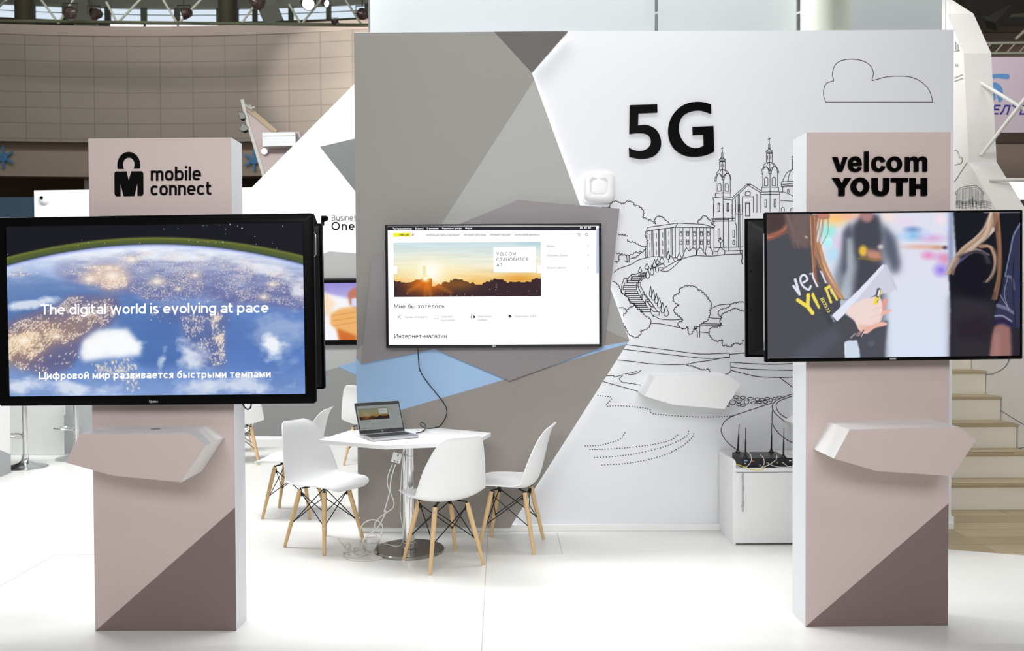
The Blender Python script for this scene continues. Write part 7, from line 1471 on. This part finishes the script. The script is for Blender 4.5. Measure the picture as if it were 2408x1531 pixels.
# blue snowflakes on the band
for x, y, lb_ in ((13, 370, 'blue snowflake on the hall band at the left edge'), (601, 376, 'blue snowflake on the hall band, half covered by the canopy panel')):
    p = on_arc(x, RH + .02); c = Vector((p.x, p.y, aty(x, y, p.y).z)); b = MB()
    for k in range(6):
        a_ = k * math.pi / 3 + math.pi / 2; d = Vector((math.cos(a_), 0, math.sin(a_))); n = Vector((-d.z, 0, d.x))
        b.prism([c - n * .03, c + n * .03, c + d * .25 + n * .03, c + d * .30, c + d * .25 - n * .03], (0, .03, 0))
    b.lathe([(.0001, -.02), (.11, -.015), (.11, .03)], c, 16, 'y'); tag(obj('snowflake_decoration', b, mat('snowflake_blue', (84, 140, 190), .5)), lb_, 'decoration')
# pale post in the gallery
p = aty(205, 417, 23.0); b = MB(); b.box(p.x - .08, p.x + .25, 23.0, 23.3, aty(205, 437, 23).z - .6, aty(205, 396, 23).z); struct(obj('trim_gallery_post', b, mat('post_beige', (176, 160, 150), .6)))

# =================================================================== STAIR ON THE RIGHT
RISE, TREAD, SY = .1973, .2365, 6.60
OAK = wood_mat('oak_tread', (196, 180, 148), (170, 152, 120), (1.5, 9, 9), None, .45); CREAM = mat('cream_riser', (246, 241, 228), .45)
t = thing('staircase', 'cream stair with oak treads rising behind the right column', 'stairs', (3.6, SY, 0))
SX0 = 2.95
b = MB()
for i in range(11):
    y0 = SY + i * TREAD; z0 = i * RISE; x1 = 4.10
    r = MB(); r.box(SX0, x1, y0, y0 + .018, z0, z0 + RISE - .022); obj('riser', r, CREAM, t)
    r = MB(); r.box(SX0, x1, y0 - .022, y0 + TREAD + .018, z0 + RISE - .022, z0 + RISE); tr_ = obj('tread', r, OAK, t, bevel=.003)
    r = MB(); r.box(SX0, x1, y0 + .018, y0 + .026, z0 + RISE, z0 + RISE + .0012); obj('nosing_groove', r, mat('anti_slip_black', (30, 30, 32), .6), tr_)
# mural side wall with the faceted edge
SW = mat('white_shade_paint', (226, 230, 230), .5)
prof = [(9.9, 5.4), (8.26, 4.30), (7.95, 3.84), (7.85, 2.84), (7.405, 2.37), (6.62, 1.30), (6.62, 0), (12.2, 0), (12.2, 5.4)]
b = MB(); b.prism([(4.105, y, z) for y, z in prof], (.25, 0, 0)); sw = struct(obj('wall_right', b, [mat('faceted_frame_white', (226, 224, 220), .5)]))
b = MB(); b.quad(*[(4.10, y, z) for y, z in ((12.2, 0), (12.2, 5.4), (11.9, 5.4), (11.9, 0))])
psd = Plane((4.102, 0, 0), (-1, 0, 0)); psd.n = Vector((-1, 0, 0)); m = MB(); fS = lambda q, off=0: psd.pt(q, .001)
K8 = lambda p: S(2220, 60, 3.4787, p)
ribbon(m, fS, smooth(K8([(84, 1142), (135, 1128), (148, 1105), (140, 1075), (122, 1078), (120, 1050), (100, 1022), (84, 1020)]), 5), 1.2)
ribbon(m, fS, K8([(84, 1280), (190, 1118)]), 1.2); ribbon(m, fS, K8([(82, 430), (152, 402)]), 1.2); ribbon(m, fS, K8([(82, 458), (154, 432)]), 1.2)
ribbon(m, fS, smooth(K8([(88, 1370), (130, 1330), (190, 1315), (250, 1310), (290, 1330), (330, 1375)]), 5), 1.1); ribbon(m, fS, smooth(K8([(88, 1385), (130, 1345), (190, 1330), (250, 1325), (290, 1345), (325, 1385)]), 5), .8)
for x in range(100, 320, 12): ribbon(m, fS, K8([(x, 1385 - 55 * math.sin((x - 88) / 245 * math.pi)), (x, 1465)]), .7)
for y in (1440, 1452, 1470, 1490): ribbon(m, fS, [(p[0], p[1]) for p in K8([(88, y), (140, y - 8), (142, y + 6), (200, y), (205, y - 14), (260, y - 10), (262, y + 5), (330, y - 8), (385, y + 8)])], .8)
for x in (105, 125, 150, 175, 215, 235, 262, 300, 325, 350): ribbon(m, fS, K8([(x, 1440), (x, 1500)]), .8)
ribbon(m, fS, K8([(232, 1400), (232, 1480)]), 1.6)
R8 = lambda p: S(2180, 820, 3.0616, p)
ribbon(m, fS, smooth(R8([(428, 188), (480, 178), (530, 155), (565, 125), (590, 80), (596, 20)]), 5), 1.3); ribbon(m, fS, R8([(530, 445), (600, 490), (698, 548)]), 1.3); ribbon(m, fS, smooth(R8([(640, 717), (670, 716), (710, 706)]), 4), 1.3)
for q in ([(44, 110), (60, 150)], [(94, 130), (96, 200)], [(112, 150), (114, 210)], [(95, 315), (97, 335)], [(108, 315), (110, 335)], [(78, 215), (130, 200)]): ribbon(m, fS, K8(q), 1.1)
obj('mural_drawing', m, mat('mural_ink_grey', (84, 88, 92), .6), sw)
# white rods braced against the frame
for a_, Ya, c_, Yc, lb_ in (((2306, 194), 7.93, (2470, 295), 7.5, 'upper white rod slanting down to the right from the faceted frame'), ((2307, 365), 7.85, (2470, 156), 7.5, 'white rod slanting up to the right from the faceted frame'), ((2325, 423), 7.66, (2470, 423), 7.5, 'lowest white rod running level to the right from the faceted frame')):
    b = MB(); b.tube([aty(*a_, Ya), aty(*c_, Yc)], .016, 10); tag(obj('brace_rod', b, mat('rod_white', (222, 220, 214), .4), smooth=True), lb_, 'rod', 'white rods on the faceted frame')
# hall seen past the frame
BY = 17.0; pb = yplane(BY)
t = thing('hanging_banner', 'lilac hanging banner with blue emblem and dark blue cyrillic lettering at the right edge', 'banner', pb.pt((2430, 312)))
b = MB(); b.prism([pb.pt(q) for q in ((2290, 134), (2700, 134), (2700, 311), (2290, 312))], (0, .03, 0)); obj('cloth', b, mat('banner_lilac', (206, 192, 204), .6), t)
fB = lambda q, off=0: pb.pt(q, .004)
m = MB(); write(m, fB, 'БЕЛТЕ', (2311, 269), (2412, 270), 23, .17, 2.3, .12, slant=.25); write(m, fB, 'ЛЕКОМ', (2416, 270), (2520, 270), 23, .17, 2.3, .12, slant=.25); obj('lettering', m, mat('banner_navy', (44, 40, 140), .5), t)
b = MB(); b.face([pb.pt(q, .003) for q in smooth([(2326, 176), (2345, 174), (2370, 174), (2374, 180), (2370, 186), (2345, 184), (2326, 186)], 4, True)]); b.face([pb.pt(q, .003) for q in smooth([(2318, 215), (2330, 196), (2345, 195), (2357, 208), (2358, 232), (2350, 241), (2345, 228), (2340, 214), (2330, 212)], 4, True)]); b.face([pb.pt(q, .003) for q in smooth([(2332, 214), (2338, 216), (2342, 230), (2334, 238), (2326, 236)], 4, True)]); obj('emblem', b, mat('banner_blue', (96, 150, 206), .5), t)
b = MB(); p0 = aty(2378, 424, 15.0); b.box(p0.x, p0.x + 2, 15.0, 15.2, aty(2378, 466, 15).z, p0.z); tag(obj('light_box', b, glow('lightbox_white', (252, 253, 255), 1.2)), 'bright white light box at the right edge below the banner', 'light box')
b = MB(); b.box(p0.x - 1.0, p0.x + 3, 15.4, 15.5, -.05, aty(2378, 467, 15.4).z); tag(obj('exhibition_panel', b, mat('dark_stand', (52, 50, 48), .6)), 'dark stand wall under the light box at the right edge', 'wall panel')
for nm, ya, yb, YY, cc_ in (('wall_hall_right', 55, 350, 21.0, (150, 130, 114)), ('trim_hall_shade_band', 312, 336, 20.9, (104, 88, 76)), ('trim_hall_frieze', 336, 480, 20.95, (176, 158, 142)), ('wall_hall_right_upper', -320, 40, 24.0, (120, 122, 108)), ('trim_hall_right_coping', 55, 75, 20.95, (128, 112, 98))):  # the strip above the frieze is shade put in as darker colour
    struct(obj(nm, (lambda q: (q.box(aty(2200, 300, YY).x, aty(2700, 300, YY).x, YY, YY + .05, max(0, aty(2400, yb, YY).z), aty(2400, ya, YY).z), q)[1])(MB()), mat('paint_' + nm, cc_, .7)))
struct(obj('window_11', (lambda q: (q.box(aty(2352, 55, 23.5).x, aty(2398, 55, 23.5).x, 23.5, 23.52, aty(2400, 60, 23.5).z, aty(2400, 52, 23.5).z), q)[1])(MB()), DAYW))
b = MB(); b.tube([aty(2255, 12, 19), aty(2470, -8, 19)], .3, 4); b.tube([aty(2330, 60, 19), aty(2400, -20, 19)], .18, 4); b.tube([aty(2345, 58, 19), aty(2390, 56, 19), aty(2470, 55, 19)], .05, 4); struct(obj('trim_roof_frame', b, mat('beam_dark', (58, 56, 50), .6)))
b = MB(); b.tube([aty(2300, 102, 18.5), aty(2480, 100, 18.5)], .03, 8); b.tube([aty(2388, 92, 18.5), aty(2412, 70, 18.5)], .03, 8); b.tube([aty(2300, 126, 18.5), aty(2480, 124, 18.5)], .025, 8)
for x in range(2310, 2470, 28): b.tube([aty(x, 126, 18.5), aty(x + 22, 101, 18.5)], .015, 6)
tag(obj('lighting_truss', b, TR, smooth=True), 'thin lattice truss above the lilac banner', 'truss')
lamp(2310, 6, .16, -.3, 'dark stage lamp at the top right beyond the faceted frame')
